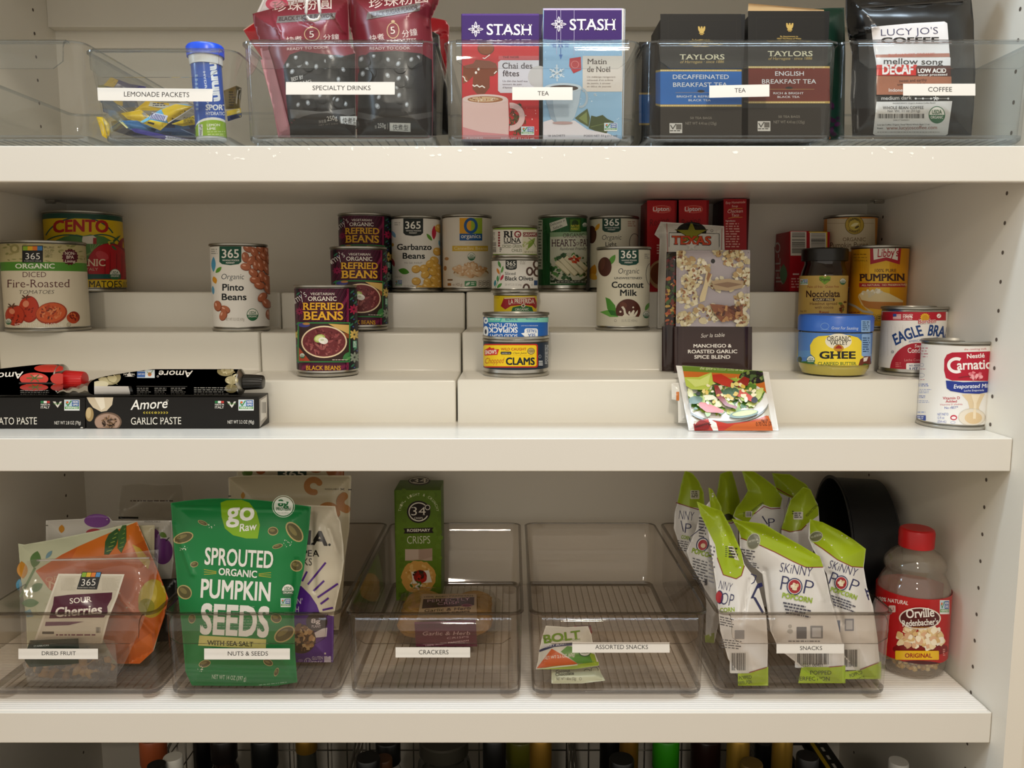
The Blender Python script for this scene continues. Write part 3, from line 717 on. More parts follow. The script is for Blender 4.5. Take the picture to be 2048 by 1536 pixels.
def pinto(A):
    logo365(A, 1605, 400, 1765, 550, '#11503c', 1622, 1747, 496, 62)
    A.t('Organic', 1617, 653, 1783, 653, 40, '#20343a', -.006, .15); A.t('Pinto', 1626, 735, 1783, 735, 48, '#14181a', .022); A.t('Beans', 1622, 805, 1803, 805, 47, '#14181a', .022)
    A.leaf(1562, 488, 1562, 600, 16, '#4f9cc4'); A.leaf(1577, 607, 1621, 562, 14, '#5d9a30'); A.leaf(1562, 632, 1580, 686, 16, '#dd9a28'); A.leaf(1556, 700, 1562, 765, 10, '#5aa0c8'); A.micro(1545, 430, 1590, 475, 3, '#a8a8a0')
    for x, y, ro in ((1812, 425, 30), (1858, 452, 60), (1905, 428, 40), (1793, 490, 80), (1835, 515, -50), (1795, 560, 10), (1850, 604, 40), (1870, 548, 80), (1898, 500, 50), (1900, 556, 70), (1935, 536, 80), (1925, 484, 45), (1950, 582, 60), (1908, 632, 80), (1860, 656, 10), (1890, 696, 15), (1940, 655, 70), (1950, 722, 70), (1948, 448, 60), (1962, 505, 80), (1908, 782, -50), (1936, 828, 55), (1644, 872, 25), (1632, 915, -70), (1592, 846, 80), (1968, 908, 85)):
        A.bean(x, y, 40, 28, ro, '#b36848', '#7d3b25', '#e3ab92')
    A.usda(1847, 912, 43); A.t('NET WT 15.5 OZ (439g)', 1650, 955, 1787, 955, 20, '#b0aaa0')
x, y, r, h, d = std(424.5, 541.5, 1.088, Z2, 485.5, 'M1', pinto)
can('food_can', 'white pinto beans can alone on the left riser with a green logo shield', 'food can', x, y, Z2, r, h, '#ebe8e1', d)
def roasted(A):
    R = random.Random(2)
    for k in range(40): A.leaf(*(lambda x, y: (x, y, x+R.uniform(20, 50), y+R.uniform(-14, 14)))(R.uniform(0, 640), R.uniform(385, 515)), R.uniform(4, 9), R.choice(['#8a8a54', '#a59a66', '#7a7a44', '#96905c']), 4)
    A.micro(325, 440, 395, 500, 6, '#8a8458'); A.r(468, 380, 605, 402, '#a8a274'); A.micro(475, 386, 598, 398, 1, '#6a6a3c'); A.e(108, 430, 34, 34, '#98905e'); A.e(108, 430, 18, 18, '#c4ba86')
    A.t('PURE', 325, 428, 397, 428, 15, '#5a5a34', 0, sf=.03)
    A.r(163, 406, 314, 530, '#141414')
    for x0, x1, c in ((168, 203, '#8db52f'), (203, 238, '#e5b524'), (238, 273, '#e27b2b'), (273, 309, '#3f7fc0')): A.r(x0, 411, x1, 442, c)
    A.t('365', 187, 507, 292, 507, 46, '#f5f3ee', -.008); A.t('EVERYDAY VALUE', 178, 523, 302, 523, 7, '#d0ccc4')
    A.add([[(512+(62 if k % 2 else 53)*math.cos(PI*k/16), 490+(62 if k % 2 else 53)*math.sin(PI*k/16)) for k in range(32)]], '#571525')
    A.t('NON-', 474, 474, 550, 474, 22, '#efe2d4', .01, sf=.03); A.t('BPA', 484, 502, 540, 502, 22, '#efe2d4', .01, sf=.03); A.t('Lining', 474, 530, 548, 530, 20, '#efe2d4', .01, .2)
    A.t('ORGANIC', 112, 573, 400, 573, 34, '#f1f2e4', .012, sf=.04)
    A.t('DICED', 166, 637, 337, 637, 38, '#5b2b2c', -.004, sf=.04); A.t('Fire-Roasted', 52, 713, 510, 711, 58, '#5b2b2c', -.004, sf=.04); A.t('TOMATOES', 135, 761, 392, 759, 28, '#2a2420', -.01, .25)
    for cx, cy, rx, ry in ((212, 872, 75, 98), (112, 918, 72, 76)):
        A.e(cx, cy, rx, ry, '#9c2a18'); A.e(cx-3, cy-4, rx*.93, ry*.93, '#bd3a20'); A.e(cx-rx*.3, cy-ry*.4, rx*.3, ry*.25, '#e08a68', 30); A.scatter(('e', cx+10, cy+25, rx*.6, ry*.5), 12, 4, 12, ['#7a2012', '#8c2a18', '#6a1a10'], int(cx), .4)
        for k in range(5): A.leaf(cx-rx*.3, cy-ry*.85, cx-rx*.3+40*math.cos(k*1.3), cy-ry*.85+22*math.sin(k*1.3)-8, 5, '#5a3a28', 4)
    A.e(375, 902, 117, 80, '#a23a1c', -8); A.e(372, 898, 108, 70, '#cf5a2c', -8); A.scatter(('e', 372, 898, 80, 48), 40, 8, 22, ['#b9431f', '#dd7440', '#8f2f18', '#e0885a', '#7a3420'], 5, .45)
    A.e(540, 930, 44, 42, '#8f2a14', 30); A.e(528, 940, 44, 34, '#bb4420', 30); A.scatter(('e', 530, 930, 30, 26), 14, 5, 12, ['#6e2010', '#d8703c'], 7, .5)
    A.usda(66, 962, 22); A.t('NET WT 28 OZ (1 LB 12 OZ) 794g', 112, 1005, 462, 1003, 30, '#f6f2e8', -.01); A.ring(502, 985, 15, 15, 3, '#8a8468'); A.t('U', 496, 992, 508, 992, 14, '#8a8468')
x, y, r, h, d = std(8, 184, 1.084, Z2, 479.5, 'M1', roasted)
def zb(v): return (atY(100, 380+v/3.657, 1.033).z-Z2)
can('food_can', 'large diced fire-roasted tomatoes can with a green band, leftmost on the second step', 'food can', x, y, Z2, r, h, '#dcd2bb', d, bands=((zb(590), zb(525), '#4f8c2e'), (zb(525), h-.0045, '#b9ae80')), bead=False)
def cento(A):
    A.ring(585, 400, 270, 205, 10, '#24564a', 28, 200, 335); A.p([(400, 372), (470, 340), (560, 325), (610, 335), (660, 325), (760, 340), (840, 385), (840, 660), (400, 660)], '#4f7d3f')
    A.ring(500, 420, 190, 96, 9, '#24564a', 20, 210, 330); A.ring(740, 420, 150, 98, 9, '#24564a', 20, 210, 335)
    for k in range(6): A.l([(660+22*k, 395), (630-10*k+40, 480)], 5, '#87a35c')
    A.p([(600, 372), (605, 340), (680, 332), (705, 350), (705, 395), (610, 392)], '#d8d2c4'); A.p([(680, 350), (705, 350), (705, 395), (680, 395)], '#9a2a24')
    for k, (a, b) in enumerate((('C', 392), ('E', 470), ('N', 540), ('T', 618), ('O', 702))): pass
    A.t('CENTO', 388, 312, 793, 312, 84, '#b2201f', .035, bow=10)
    A.e(905, 500, 62, 150, '#98141c'); A.e(800, 560, 165, 172, '#8a121a'); A.e(790, 553, 150, 158, '#b51b24'); A.e(745, 480, 50, 30, '#c8444a', 25); A.leaf(800, 400, 880, 330, 8, '#2f5a34'); A.leaf(810, 405, 850, 440, 9, '#3a6a3a'); A.l([(800, 400), (790, 380), (820, 378)], 9, '#c7b53a')
    A.t('ORGANIC', 430, 556, 768, 556, 50, '#ead6b8', .012, sf=.04); A.t('OF ITALY', 560, 590, 716, 590, 20, '#d8b8a0'); A.r(400, 615, 880, 650, '#1f5a52'); A.usda(837, 618, 40)
    A.r(380, 655, 960, 760, '#e0bd1c'); A.t('TOMATOES', 560, 716, 885, 714, 50, '#2b2a22', .006, sf=.04); A.micro(890, 672, 935, 716, 4, '#8a7a2c'); A.t('28 OZ 794g', 600, 738, 745, 738, 14, '#7a6a20')
x, y, r, h, d = std(93, 255, 1.1885, Z3, 419.5, 'M1', cento)
can('food_can', 'large yellow tomatoes can with red lettering, behind the fire-roasted can', 'food can', x, y, Z3, r, h, '#dcb90e', d, bands=((h-.0115, h-.0045, '#1f4a3c'),), bead=False)
def rio(A):
    A.r(178, 240, 548, 436, '#e6e3d8'); A.barcode(185, 340, 212, 425, seed=3, n=14, vert=True); A.micro(184, 262, 205, 330, 6, '#8a8a80')
    for k in range(6): A.r(228, 256+21*k, 243, 272+21*k, '#8c2830')
    A.t('RI', 272, 302, 345, 302, 50, '#23201e', .03, sf=.04); A.ring(386, 277, 29, 28, 11, '#8c2830'); A.e(392, 282, 8, 6, '#8c2830'); A.t('LUNA', 272, 344, 412, 344, 36, '#23201e', .02, sf=.05); A.l([(275, 352), (320, 347), (360, 354), (410, 347)], 5, '#23201e')
    A.t('DICED GREEN', 262, 386, 420, 386, 24, '#5f6b35', .004); A.t('CHILES', 337, 419, 420, 419, 24, '#5f6b35', .004); A.micro(240, 385, 258, 425, 3, '#403a34')
    A.r(424, 240, 548, 436, '#d9d6be'); A.r(428, 262, 550, 296, '#7c1f28'); A.t('ORGANIC', 432, 290, 536, 286, 20, '#f0e6d8', .014)
    A.leaf(465, 395, 525, 305, 16, '#7d9a3c'); A.leaf(450, 360, 520, 318, 10, '#93aa52'); A.l([(470, 305), (505, 330), (530, 380)], 4, '#5f7a2c'); A.scatter(('r', 430, 340, 465, 410), 12, 4, 9, ['#a9b46c', '#c3c78f'], 4); A.t('NET WT 4 OZ 113g', 440, 428, 536, 428, 15, '#5a5a40')
zt = [atY(1030, v, 1.08).z for v in (585.8, 514.8, 449)]
x, y, r, h, d = std(984, 1075.5, 1.112, zt[1], 449, 'M4', rio)
can('food_can', 'short green chiles can, topmost of its stack of three', 'food can', x, y, zt[1]+.0002, r, h, '#7f9a3a', d, lo=.004, hi=.004, bead=False)
def olives(A):
    logo365(A, 288, 470, 378, 566, '#1d2522', 295, 368, 530, 34)
    A.t('Sliced', 283, 606, 368, 606, 24, '#34383a', .005); A.t('Black Olives', 283, 650, 510, 650, 34, '#14181a', .018); A.t('DR WT 2.25 OZ (64g)', 283, 693, 417, 693, 17, '#a8a49a')
    A.l([(200, 720), (235, 640), (255, 560)], 4, '#6a8a4a')
    for q in ((228, 490, 248, 550, 11, '#5a9a50'), (268, 532, 256, 592, 9, '#6aa458'), (218, 550, 238, 602, 10, '#d98a3c'), (222, 660, 226, 608, 9, '#4f9a62'), (246, 652, 272, 602, 10, '#c23048'), (200, 700, 206, 645, 9, '#2f8a9a'), (218, 712, 258, 672, 12, '#4f9444')): A.leaf(*q)
    for x, y in ((482, 577), (537, 520), (540, 585), (455, 712)): A.ring(x, y, 30, 37, 15, '#47302a', 20); A.ring(x-2, y-2, 27, 33, 3, '#7c5c50', 20)
    A.micro(405, 494, 452, 524, 3, '#b0aca2'); A.r(517, 650, 552, 690, '#33507c'); A.ring(500, 687, 8, 9, 2, '#9a968c', 12); A.micro(170, 500, 180, 660, 18, '#a09c92')
x, y, r, h, d = std(981.7, 1077.2, 1.112, zt[0], 514.8, 'M4', olives)
can('food_can', 'short white sliced black olives can, middle of its stack of three', 'food can', x, y, zt[0]+.0001, r, h, '#e8e5de', d, lo=.006, hi=.004, bead=False)
def prefer(A):
    A.p([(248, 858), (275, 790), (520, 780), (548, 850), (530, 880), (500, 855), (420, 848), (330, 858), (285, 885)], '#a31f28'); A.p([(275, 790), (520, 780), (522, 790), (278, 800)], '#e4c9a0')
    A.t('LA PREFERIDA', 314, 845, 520, 838, 38, '#f4ead8', .014, bow=6); A.p([(330, 912), (345, 868), (425, 850), (500, 866), (515, 912)], '#2f6d3e'); A.e(430, 854, 17, 15, '#e8dfc6'); A.e(430, 854, 9, 9, '#5a5040'); A.t('ORGANIC', 364, 894, 475, 892, 18, '#eef0dc', .008, sf=.03); A.t('MILD', 405, 915, 455, 915, 14, '#e8d84a'); A.micro(190, 780, 245, 800, 2, '#c0a010')
x, y, r, h, d = std(986, 1075.5, 1.112, Z2, 585.8, 'M4', prefer)
can('food_can', 'short yellow chiles can with a red banner, lowest of its stack of three', 'food can', x, y, Z2, r, h, '#e3c71c', d, lo=.004, hi=.004, bead=False)
def clams(A):
    A.r(110, 1163, 548, 1354, '#c22d22', 18); A.r(108, 1174, 538, 1344, '#f1ce1e', 14)
    A.p([(118, 1212), (150, 1196), (160, 1186), (172, 1198), (195, 1196), (200, 1206), (236, 1206), (222, 1252), (118, 1258)], '#cb2b22'); A.t("SNOW'S", 124, 1247, 216, 1243, 32, '#f6efe2', .02)
    A.t('WILD CAUGHT', 250, 1216, 455, 1216, 21, '#b92b22', .016); A.r(248, 1226, 335, 1249, '#23262c', 8); A.t('DIPPED IN', 258, 1244, 325, 1244, 10, '#d8d4c8'); A.t('Clam Juice', 345, 1246, 455, 1244, 17, '#3a3428', -.004, .35)
    A.e(493, 1222, 30, 27, '#3a3a2c'); A.e(493, 1222, 26, 23, '#cbb56c')
    for k in range(4): A.ring(495, 1226+3*k, 24-4*k, 18-3*k, 2, '#5a4c2c', 16, 190, 350)
    A.micro(250, 1258, 525, 1261, 1, '#d8a820', fill=.9)
    A.t('Chopped', 120, 1322, 270, 1318, 45, '#b92b22', -.006, .22); A.t('CLAMS', 290, 1331, 523, 1331, 56, '#16222c', .035)
    A.ring(565, 1265, 10, 14, 2, '#c8ccd0', 12); A.micro(605, 1172, 640, 1330, 14, '#c0c6cc', 4); A.micro(556, 1300, 596, 1344, 3, '#e0e4e6', 5)
x, y, r, h, d = std(965, 1098.5, 1.008, Z1, 680, 'M4', clams); xc, rc, hc = x, r, h
can('food_can', 'low navy and yellow chopped clams can under the blue tuna can', 'food can', x, y, Z1, r, h, '#1d2a3c', d, lo=.009, hi=.004)
def tuna(A):
    U = lambda s, x0, x1, y, h, c, b=0: A.t(s, x1, y, x0, y, h, c, b)
    A.p([(155, 930), (640, 930), (640, 988), (143, 988)], '#7fc9b6'); A.p([(240, 930), (260, 930), (246, 988), (230, 988)], '#3aa89a'); A.p([(146, 930), (255, 930), (240, 988), (143, 988)], '#5cb8a8')
    U('IN WATER', 283, 382, 952, 22, '#2a4f8e', .01); U('NO SALT ADDED', 162, 242, 958, 13, '#e8f4f0', .006); U('NET WT 5 OZ (142g)', 452, 545, 958, 11, '#2a4f8e')
    U('WILD TUNA', 150, 383, 997, 26, '#f4f6f8', .01); U('SKIPJACK', 150, 385, 1030, 42, '#f4f6f8', .022); U('SOLID LIGHT', 155, 383, 1086, 24, '#f4f6f8', .008)
    A.r(440, 1038, 548, 1114, '#eef2f4', 16); A.p([(412, 1078), (445, 1072), (448, 1108)], '#eef2f4'); U('TALES', 458, 540, 1046, 24, '#1f5cac', .014); U('SEA', 468, 528, 1080, 24, '#1f5cac', .014); U('RESPONSIBLY CAUGHT', 412, 548, 1012, 8, '#dbe6f2')
    A.e(128, 1062, 22, 44, '#eef2f4'); A.e(128, 1064, 8, 20, '#23304a'); A.e(130, 975, 17, 26, '#e6eef2'); A.e(130, 977, 7, 9, '#3a6aa8'); A.r(628, 985, 634, 1110, '#e8eef2')
x, y, r, h, d = std(965, 1098.5, 1.008, Z1+hc, 627, 'M4', tuna)
can('food_can', 'low blue tuna can standing upside down on the clams can', 'food can', x, y, Z1+hc+.0002, r, h, '#2160b0', d, lo=.003, hi=.006, bead=False)
def palm(A):
    R = random.Random(9)
    for k in range(60): a = R.uniform(545, 950); A.l([(a, R.uniform(120, 640)), (a+R.uniform(-50, 50), R.uniform(200, 720))], R.uniform(2, 6), R.choice(['#2f7038', '#184a24', '#3f8246']))
    A.r(548, 160, 588, 560, '#c9cdbc'); A.micro(552, 170, 584, 550, 16, '#5a6450')
    A.p([(650, 262), (950, 255), (950, 672), (650, 676)], '#cfd2c0'); A.p([(650, 262), (950, 255), (950, 285), (650, 300)], '#8fae88')
    A.p([(645, 188), (772, 144), (787, 206), (656, 256)], '#d8d9cc'); A.t('Delicious in', 654, 214, 768, 172, 20, '#3a3a30', 0, .2); A.t('Salads', 676, 240, 748, 214, 20, '#3a3a30', 0, .2)
    A.r(800, 150, 893, 260, '#2a4c12'); A.r(808, 158, 886, 252, '#4c7a22'); A.e(846, 190, 26, 28, '#24420f'); A.t('NATIVE', 814, 218, 880, 218, 17, '#d8cf4a', .014); A.t('FOREST', 814, 242, 880, 242, 17, '#d8cf4a', .014); A.usda(925, 205, 22)
    A.t('ORGANIC', 752, 304, 920, 302, 33, '#43162a', -.002, sf=.04); A.t('HEARTS', 662, 376, 852, 374, 56, '#43162a', .004, sf=.05); A.t('OF', 856, 366, 884, 365, 26, '#43162a', 0, sf=.03); A.t('PALM', 888, 373, 990, 371, 56, '#43162a', .004, sf=.05); A.t('Rainforest Friendly', 727, 407, 935, 403, 22, '#2a2a20', .006, .25)
    A.within([(652, 420), (948, 420), (948, 668), (652, 672)]); A.e(800, 560, 175, 125, '#3a4a34'); A.e(800, 545, 168, 118, '#c7c8b4'); A.scatter(('e', 800, 535, 155, 105), 90, 10, 22, ['#2f5a2c', '#3f7038', '#23441f', '#568a46'], 5, .7, .3)
    for (a, b, c, e2) in ((700, 480, 800, 590), (735, 455, 850, 600), (770, 440, 900, 590), (820, 430, 930, 560)): A.l([(a, b+20), (c, e2+8)], 40, '#b8b08a'); A.l([(a, b+20), (c, e2)], 32, '#e6dfc0')
    A.scatter(('e', 840, 480, 40, 26), 16, 8, 15, ['#c8402a', '#dd6a3c', '#a82e20'], 2); A.within(None)
    A.r(652, 628, 692, 668, '#1f3a20'); A.t('GF', 656, 648, 688, 648, 20, '#d8dccc', .01); A.r(700, 648, 950, 672, '#1f2a1c'); A.t('NET WT 14 OZ 400g DR WT 7.8 OZ', 706, 667, 932, 666, 13, '#d8dccc')
x, y, r, h, d = std(1075, 1173.8, 1.197, Z3, 428, 'M4', palm)
can('food_can', 'green hearts of palm can on the top step', 'food can', x, y, Z3, r, h, '#215c2e', d, lo=.009)
def lightcoco(A):
    logo365(A, 1070, 118, 1220, 264, '#123f30', 1085, 1205, 208, 54); A.t('Organic', 1065, 322, 1222, 320, 40, '#2a2c2c', -.006, .15); A.t('Light', 1096, 374, 1185, 373, 34, '#1d2022', .008)
    A.e(985, 280, 38, 72, '#4f2c20'); A.leaf(1012, 250, 1048, 190, 15, '#d69b2c'); A.leaf(975, 640, 1010, 520, 30, '#c98a24'); A.leaf(965, 600, 1030, 640, 25, '#dca63c'); A.ring(1330, 350, 44, 80, 5, '#4a4a44', 24); A.micro(1275, 172, 1338, 222, 3, '#b08a78')
x, y, r, h, d = std(1177, 1276, 1.197, Z3, 430, 'M4', lightcoco)
can('food_can', 'cream light coconut milk can, half hidden behind the unsweetened one', 'food can', x, y, Z3, r, h, '#d5d0bb', d)
def coco(A):
    logo365(A, 1203, 375, 1363, 530, '#11463a', 1220, 1346, 470, 60); A.t('Organic', 1197, 595, 1365, 594, 43, '#20282c', -.006, .15); A.t('UNSWEETENED', 1167, 640, 1390, 640, 17, '#20282c', .012); A.t('Coconut', 1145, 709, 1403, 709, 48, '#14181a', .024); A.t('Milk', 1213, 774, 1350, 774, 49, '#14181a', .024)
    A.leaf(1120, 530, 1175, 442, 22, '#5c9a3c'); A.e(1090, 540, 55, 78, '#4c281d'); A.e(1072, 520, 20, 48, '#5e382a', 10); A.ring(1460, 600, 40, 90, 4, '#3a3a34', 20)
    A.p([(1095, 786), (1130, 800), (1172, 850), (1195, 940), (1150, 935), (1110, 880)], '#4f9034'); A.p([(1050, 905), (1110, 890), (1170, 895), (1200, 945), (1130, 945)], '#6aa84a'); A.p([(1115, 890), (1170, 895), (1192, 938), (1140, 930)], '#2f6c28')
    A.add([[(1278+100*math.cos(math.radians(a)), 895-94*math.sin(math.radians(a))) for a in range(-32, 213, 7)]], '#52271b'); A.e(1240, 850, 30, 24, '#673826', 30)
    A.p([(1222, 865), (1238, 858), (1254, 880), (1262, 915), (1285, 935), (1306, 905), (1320, 888), (1330, 895), (1322, 930), (1340, 905), (1356, 888), (1352, 915), (1335, 942), (1228, 944), (1245, 925), (1240, 890)], '#e0dac6'); A.e(1216, 903, 9, 8, '#e0dac6'); A.e(1318, 868, 7, 7, '#e0dac6')
    A.e(1288, 912, 9, 14, '#e0dac6'); A.leaf(1415, 895, 1450, 830, 14, '#5c9a3c'); A.usda(1425, 928, 27); A.t('13.5 FL OZ (400mL)', 1225, 985, 1352, 984, 20, '#9a958a'); A.ring(1175, 975, 10, 11, 2, '#6a665e', 14); A.micro(1410, 435, 1450, 480, 3, '#9a968c')
x, y, r, h, d = std(1190.8, 1299.5, 1.105, Z2, 492, 'M4', coco)
can('food_can', 'cream unsweetened coconut milk can on the second step', 'food can', x, y, Z2, r, h, '#d9d4c0', d)
def farmers(A):
    A.r(380, 60, 745, 135, '#cf8222'); A.r(430, 118, 760, 330, '#d2c2a2'); A.l([(432, 150), (730, 150)], 2, '#8a7040'); A.e(605, 160, 61, 61, '#3f371c'); A.ring(605, 160, 58, 58, 20, '#c3a33a', 30); A.e(605, 160, 36, 36, '#d0b64a'); A.leaf(580, 168, 632, 148, 10, '#efe3a8'); A.leaf(605, 182, 636, 165, 7, '#5a4a20')
    A.t('FARMERS', 568, 146, 642, 146, 16, '#3f371c', .012, bow=17); A.t('MARKET', 570, 202, 640, 202, 14, '#3f371c', .012, bow=-8); A.t('ORGANIC', 530, 264, 676, 264, 24, '#6e5030', 0, sf=.03); A.t('Pumpkin Puree', 448, 306, 690, 302, 34, '#5c3f24', 0, .1)
x, y, r, h, d = std(1639.5, 1750, 1.19, Z3, 427.5, 'M6', farmers)
can('food_can', 'orange and cream pumpkin puree can in the rear right corner', 'food can', x, y, Z3, r, h, '#c9801f', d)
def libby(A):
    A.r(640, 270, 880, 860, '#dca41c'); A.r(700, 270, 830, 860, '#e6b42c')
    A.p([(706, 280), (906, 280), (894, 413), (808, 388), (706, 412)], '#b0202e'); A.p([(726, 280), (888, 280), (880, 386), (808, 366), (728, 384)], '#eee7da'); A.t("Libby's", 752, 366, 886, 360, 52, '#b0202e', .012, .12)
    A.micro(600, 345, 690, 355, 1, '#8a5a10'); A.micro(600, 366, 690, 378, 1, '#a87820'); A.t('VITAMIN A', 602, 394, 688, 394, 12, '#7a5010')
    A.t('100% PURE', 735, 462, 872, 462, 21, '#5a3314', .008); A.t('PUMPKIN', 638, 518, 926, 516, 44, '#3c1c12', .03, sf=.03); A.r(636, 532, 930, 558, '#a8242a'); A.t('ALL NATURAL · NO PRESERVATIVES', 652, 551, 940, 549, 12, '#f0dcb0', .006)
    A.p([(632, 605), (660, 585), (745, 575), (830, 600), (915, 645), (915, 660), (700, 650), (650, 640)], '#e3cf9c'); A.p([(640, 640), (700, 650), (915, 655), (908, 710), (760, 700), (672, 690)], '#bd7a34'); A.p([(632, 605), (645, 640), (672, 690), (720, 712), (700, 715), (650, 670), (628, 620)], '#dcc084'); A.scatter(('e', 710, 592, 70, 20), 14, 10, 18, ['#f1ead6', '#dccfae'], 2)
    A.l([(560, 660), (610, 680), (660, 712), (720, 722)], 14, '#b8b2a4'); A.micro(560, 716, 645, 726, 1, '#8a3a20')
    for k in range(6): A.r(558+38*k, 735, 592+38*k, 775, '#8a6a20', 5); A.r(561+38*k, 738, 589+38*k, 772, '#e4c04c', 4); A.micro(564+38*k, 744, 586+38*k, 768, 2, '#6a4a14', k)
x, y, r, h, d = std(1692.5, 1812, 1.112, Z2, 489.5, 'M6', libby)
can('food_can', 'golden pumpkin can with a red and white banner, beside the hazelnut jar', 'food can', x, y, Z2, r, h, '#d2900f', d)
def eagle(A):
    A.r(740, 715, 1190, 771, '#b01c2c'); A.r(852, 729, 904, 763, '#e8e2da'); A.r(852, 729, 874, 746, '#2f4f96')
    for k in range(4): A.r(874 if k < 2 else 852, 729+9*k, 904, 733+9*k, '#c04048')
    A.t('MADE WITH', 915, 738, 978, 738, 8, '#f0e6e0', .01); A.t('100%', 915, 754, 978, 754, 14, '#f6efe8', .03); A.t('US MILK', 915, 766, 976, 766, 8, '#f0e6e0', .01)
    for k in range(14): A.leaf(1055, 752, 1055+32*math.cos(k*PI/7), 752+30*math.sin(k*PI/7), 6, '#e2b02a', 4)
    A.e(1055, 752, 18, 18, '#c8901c'); A.t('Borden', 1012, 792, 1122, 784, 26, '#efe8e0', .06, .1); A.t('Borden', 1012, 792, 1122, 784, 26, '#b01c2c', .012, .1); A.e(1145, 742, 14, 14, '#f0e8e2'); A.l([(1138, 742), (1143, 748), (1152, 735)], 3, '#b01c2c')
    for k in range(7): A.l([(770+24*k, 800+(k % 3)*8), (770+24*k, 1000)], 1.5, '#cfcac2')
    A.t('EAGLE', 868, 930, 1048, 866, 68, '#1f3f78', .03, bow=8); A.t('BRAND', 1072, 866, 1262, 905, 68, '#1f3f78', .03, bow=8)
    A.t('AMERICAS CREAMIEST', 952, 914, 1140, 892, 15, '#5a76a8'); A.add([[(1010+178*math.cos(math.radians(a)), 1092-178*math.sin(math.radians(a))) for a in range(0, 181, 8)]], '#a81f30')
    A.t('Sweetened', 990, 945, 1120, 945, 22, '#f2e4de', 0, .1); A.t('Condensed Milk', 946, 978, 1180, 978, 32, '#f6eeea', .004, sf=.02); A.t('Leche Condensada', 925, 1032, 1090, 1030, 16, '#d8908c'); A.micro(868, 1040, 905, 1075, 3, '#c86a6c'); A.r(936, 1044, 1100, 1096, '#eee9e4', 8); A.t('NO ADDITIVES', 955, 1066, 1060, 1064, 12, '#1f3f78', .01); A.t('JUST MILK', 952, 1090, 1080, 1088, 18, '#1f3f78', .02)
    A.t('U', 846, 976, 854, 976, 9, '#3a4a6a'); A.ring(850, 972, 9, 9, 2, '#3a4a6a', 12)
x, y, r, h, d = std(1754, 1890, 1.012, Z1, 614, 'M6', eagle)
can('food_can', 'white and red condensed milk can with a flag, beside the ghee jar', 'food can', x, y, Z1, r, h, '#e6e2dc', d, lo=.0085, hi=.0062)
def carna(A):
    A.t('the cooking milk', 1306, 962, 1450, 958, 12, '#c03a4c', 0, .2)
    A.p([(1196, 990), (1230, 976), (1500, 968), (1520, 1160), (1420, 1158), (1230, 1156), (1190, 1140), (1178, 1090), (1180, 1020)], '#b51c34'); A.t('Nestlé', 1325, 1014, 1438, 1008, 28, '#f6efec', .02)
    A.ring(1258, 1058, 60, 52, 20, '#f6f1ee', 24, 60, 300); A.t('arnation', 1262, 1086, 1522, 1078, 60, '#f6f1ee', .02); A.scatter(('e', 1380, 1122, 36, 24), 26, 8, 15, ['#e88a92', '#d86474', '#f2aab0'], 3, .7, .2); A.l([(1270, 1138), (1310, 1130), (1345, 1128)], 4, '#7a2a30')
    A.p([(1190, 1155), (1300, 1166), (1500, 1160), (1500, 1222), (1400, 1240), (1300, 1236), (1220, 1222), (1196, 1205)], '#27398c'); A.t('Evaporated Milk', 1240, 1206, 1478, 1200, 25, '#eef0f6', .014, .15); A.t('Leche Evaporada', 1305, 1226, 1430, 1222, 12, '#dfe3f0', .006, .15)
    A.t('Vitamin D', 1170, 1277, 1280, 1275, 17, '#b8283c', .016); A.t('Added', 1188, 1297, 1260, 1296, 16, '#b8283c', .016); A.t('Vitamina D añadida', 1152, 1315, 1296, 1312, 10, '#c85a68'); A.t('No rBST*', 1182, 1338, 1268, 1335, 15, '#4a5aa8', .004)
    A.p([(1290, 1245), (1440, 1240), (1415, 1290), (1400, 1330), (1420, 1380), (1385, 1430), (1300, 1436), (1300, 1390), (1340, 1330), (1330, 1290)], '#dfc9a4'); A.e(1355, 1390, 85, 55, '#e3d9c8'); A.e(1365, 1395, 55, 38, '#dcc197'); A.p([(1350, 1245), (1410, 1243), (1385, 1300), (1380, 1400), (1362, 1400), (1366, 1300)], '#ecdcbf'); A.ring(1355, 1390, 86, 56, 2, '#c8c0b2', 28)
    A.t('NET/NETO', 1136, 1380, 1206, 1379, 16, '#4a5fae'); A.t('12 fl oz', 1136, 1402, 1180, 1401, 16, '#4a5fae'); A.t('(354 mL)', 1136, 1426, 1192, 1425, 16, '#4a5fae'); A.e(1240, 1393, 22, 17, '#c02a40'); A.e(1240, 1394, 15, 9, '#f0e4e4'); A.ring(1235, 1424, 16, 8, 2, '#8a9ac8', 14)
    A.micro(1005, 945, 1080, 1018, 4, '#c4808a', 8, .35); A.ring(1036, 1056, 13, 12, 2, '#8a90b0', 14); A.ring(1034, 1122, 20, 14, 2, '#8a90b0', 14); A.micro(1010, 1080, 1064, 1088, 1, '#c4808a'); A.micro(1010, 1148, 1056, 1156, 1, '#c4808a')
    A.micro(990, 1176, 1080, 1198, 2, '#6a7ab8', 3, .5); A.micro(992, 1212, 1105, 1242, 3, '#8a98c8', 4, .35); A.micro(992, 1252, 1070, 1272, 2, '#6a7ab8', 5, .5); A.micro(992, 1284, 1095, 1304, 2, '#8a98c8', 6, .35)
    A.barcode(985, 1330, 995, 1390, seed=2, n=16, vert=True); A.r(1002, 1378, 1062, 1412, '#3a4f9c', 4); A.micro(1008, 1385, 1056, 1408, 2, '#dfe4f2'); A.micro(1005, 1355, 1062, 1368, 1, '#8a98c8')
x, y, r, h, d = std(1830.5, 1981, .936, ZM, 684.5, 'M6', carna)
can('food_can', 'white evaporated milk can standing on the shelf at the right end', 'food can', x, y, ZM+.0004, r, h, '#e9e6e1', d, lo=.006, hi=.005)
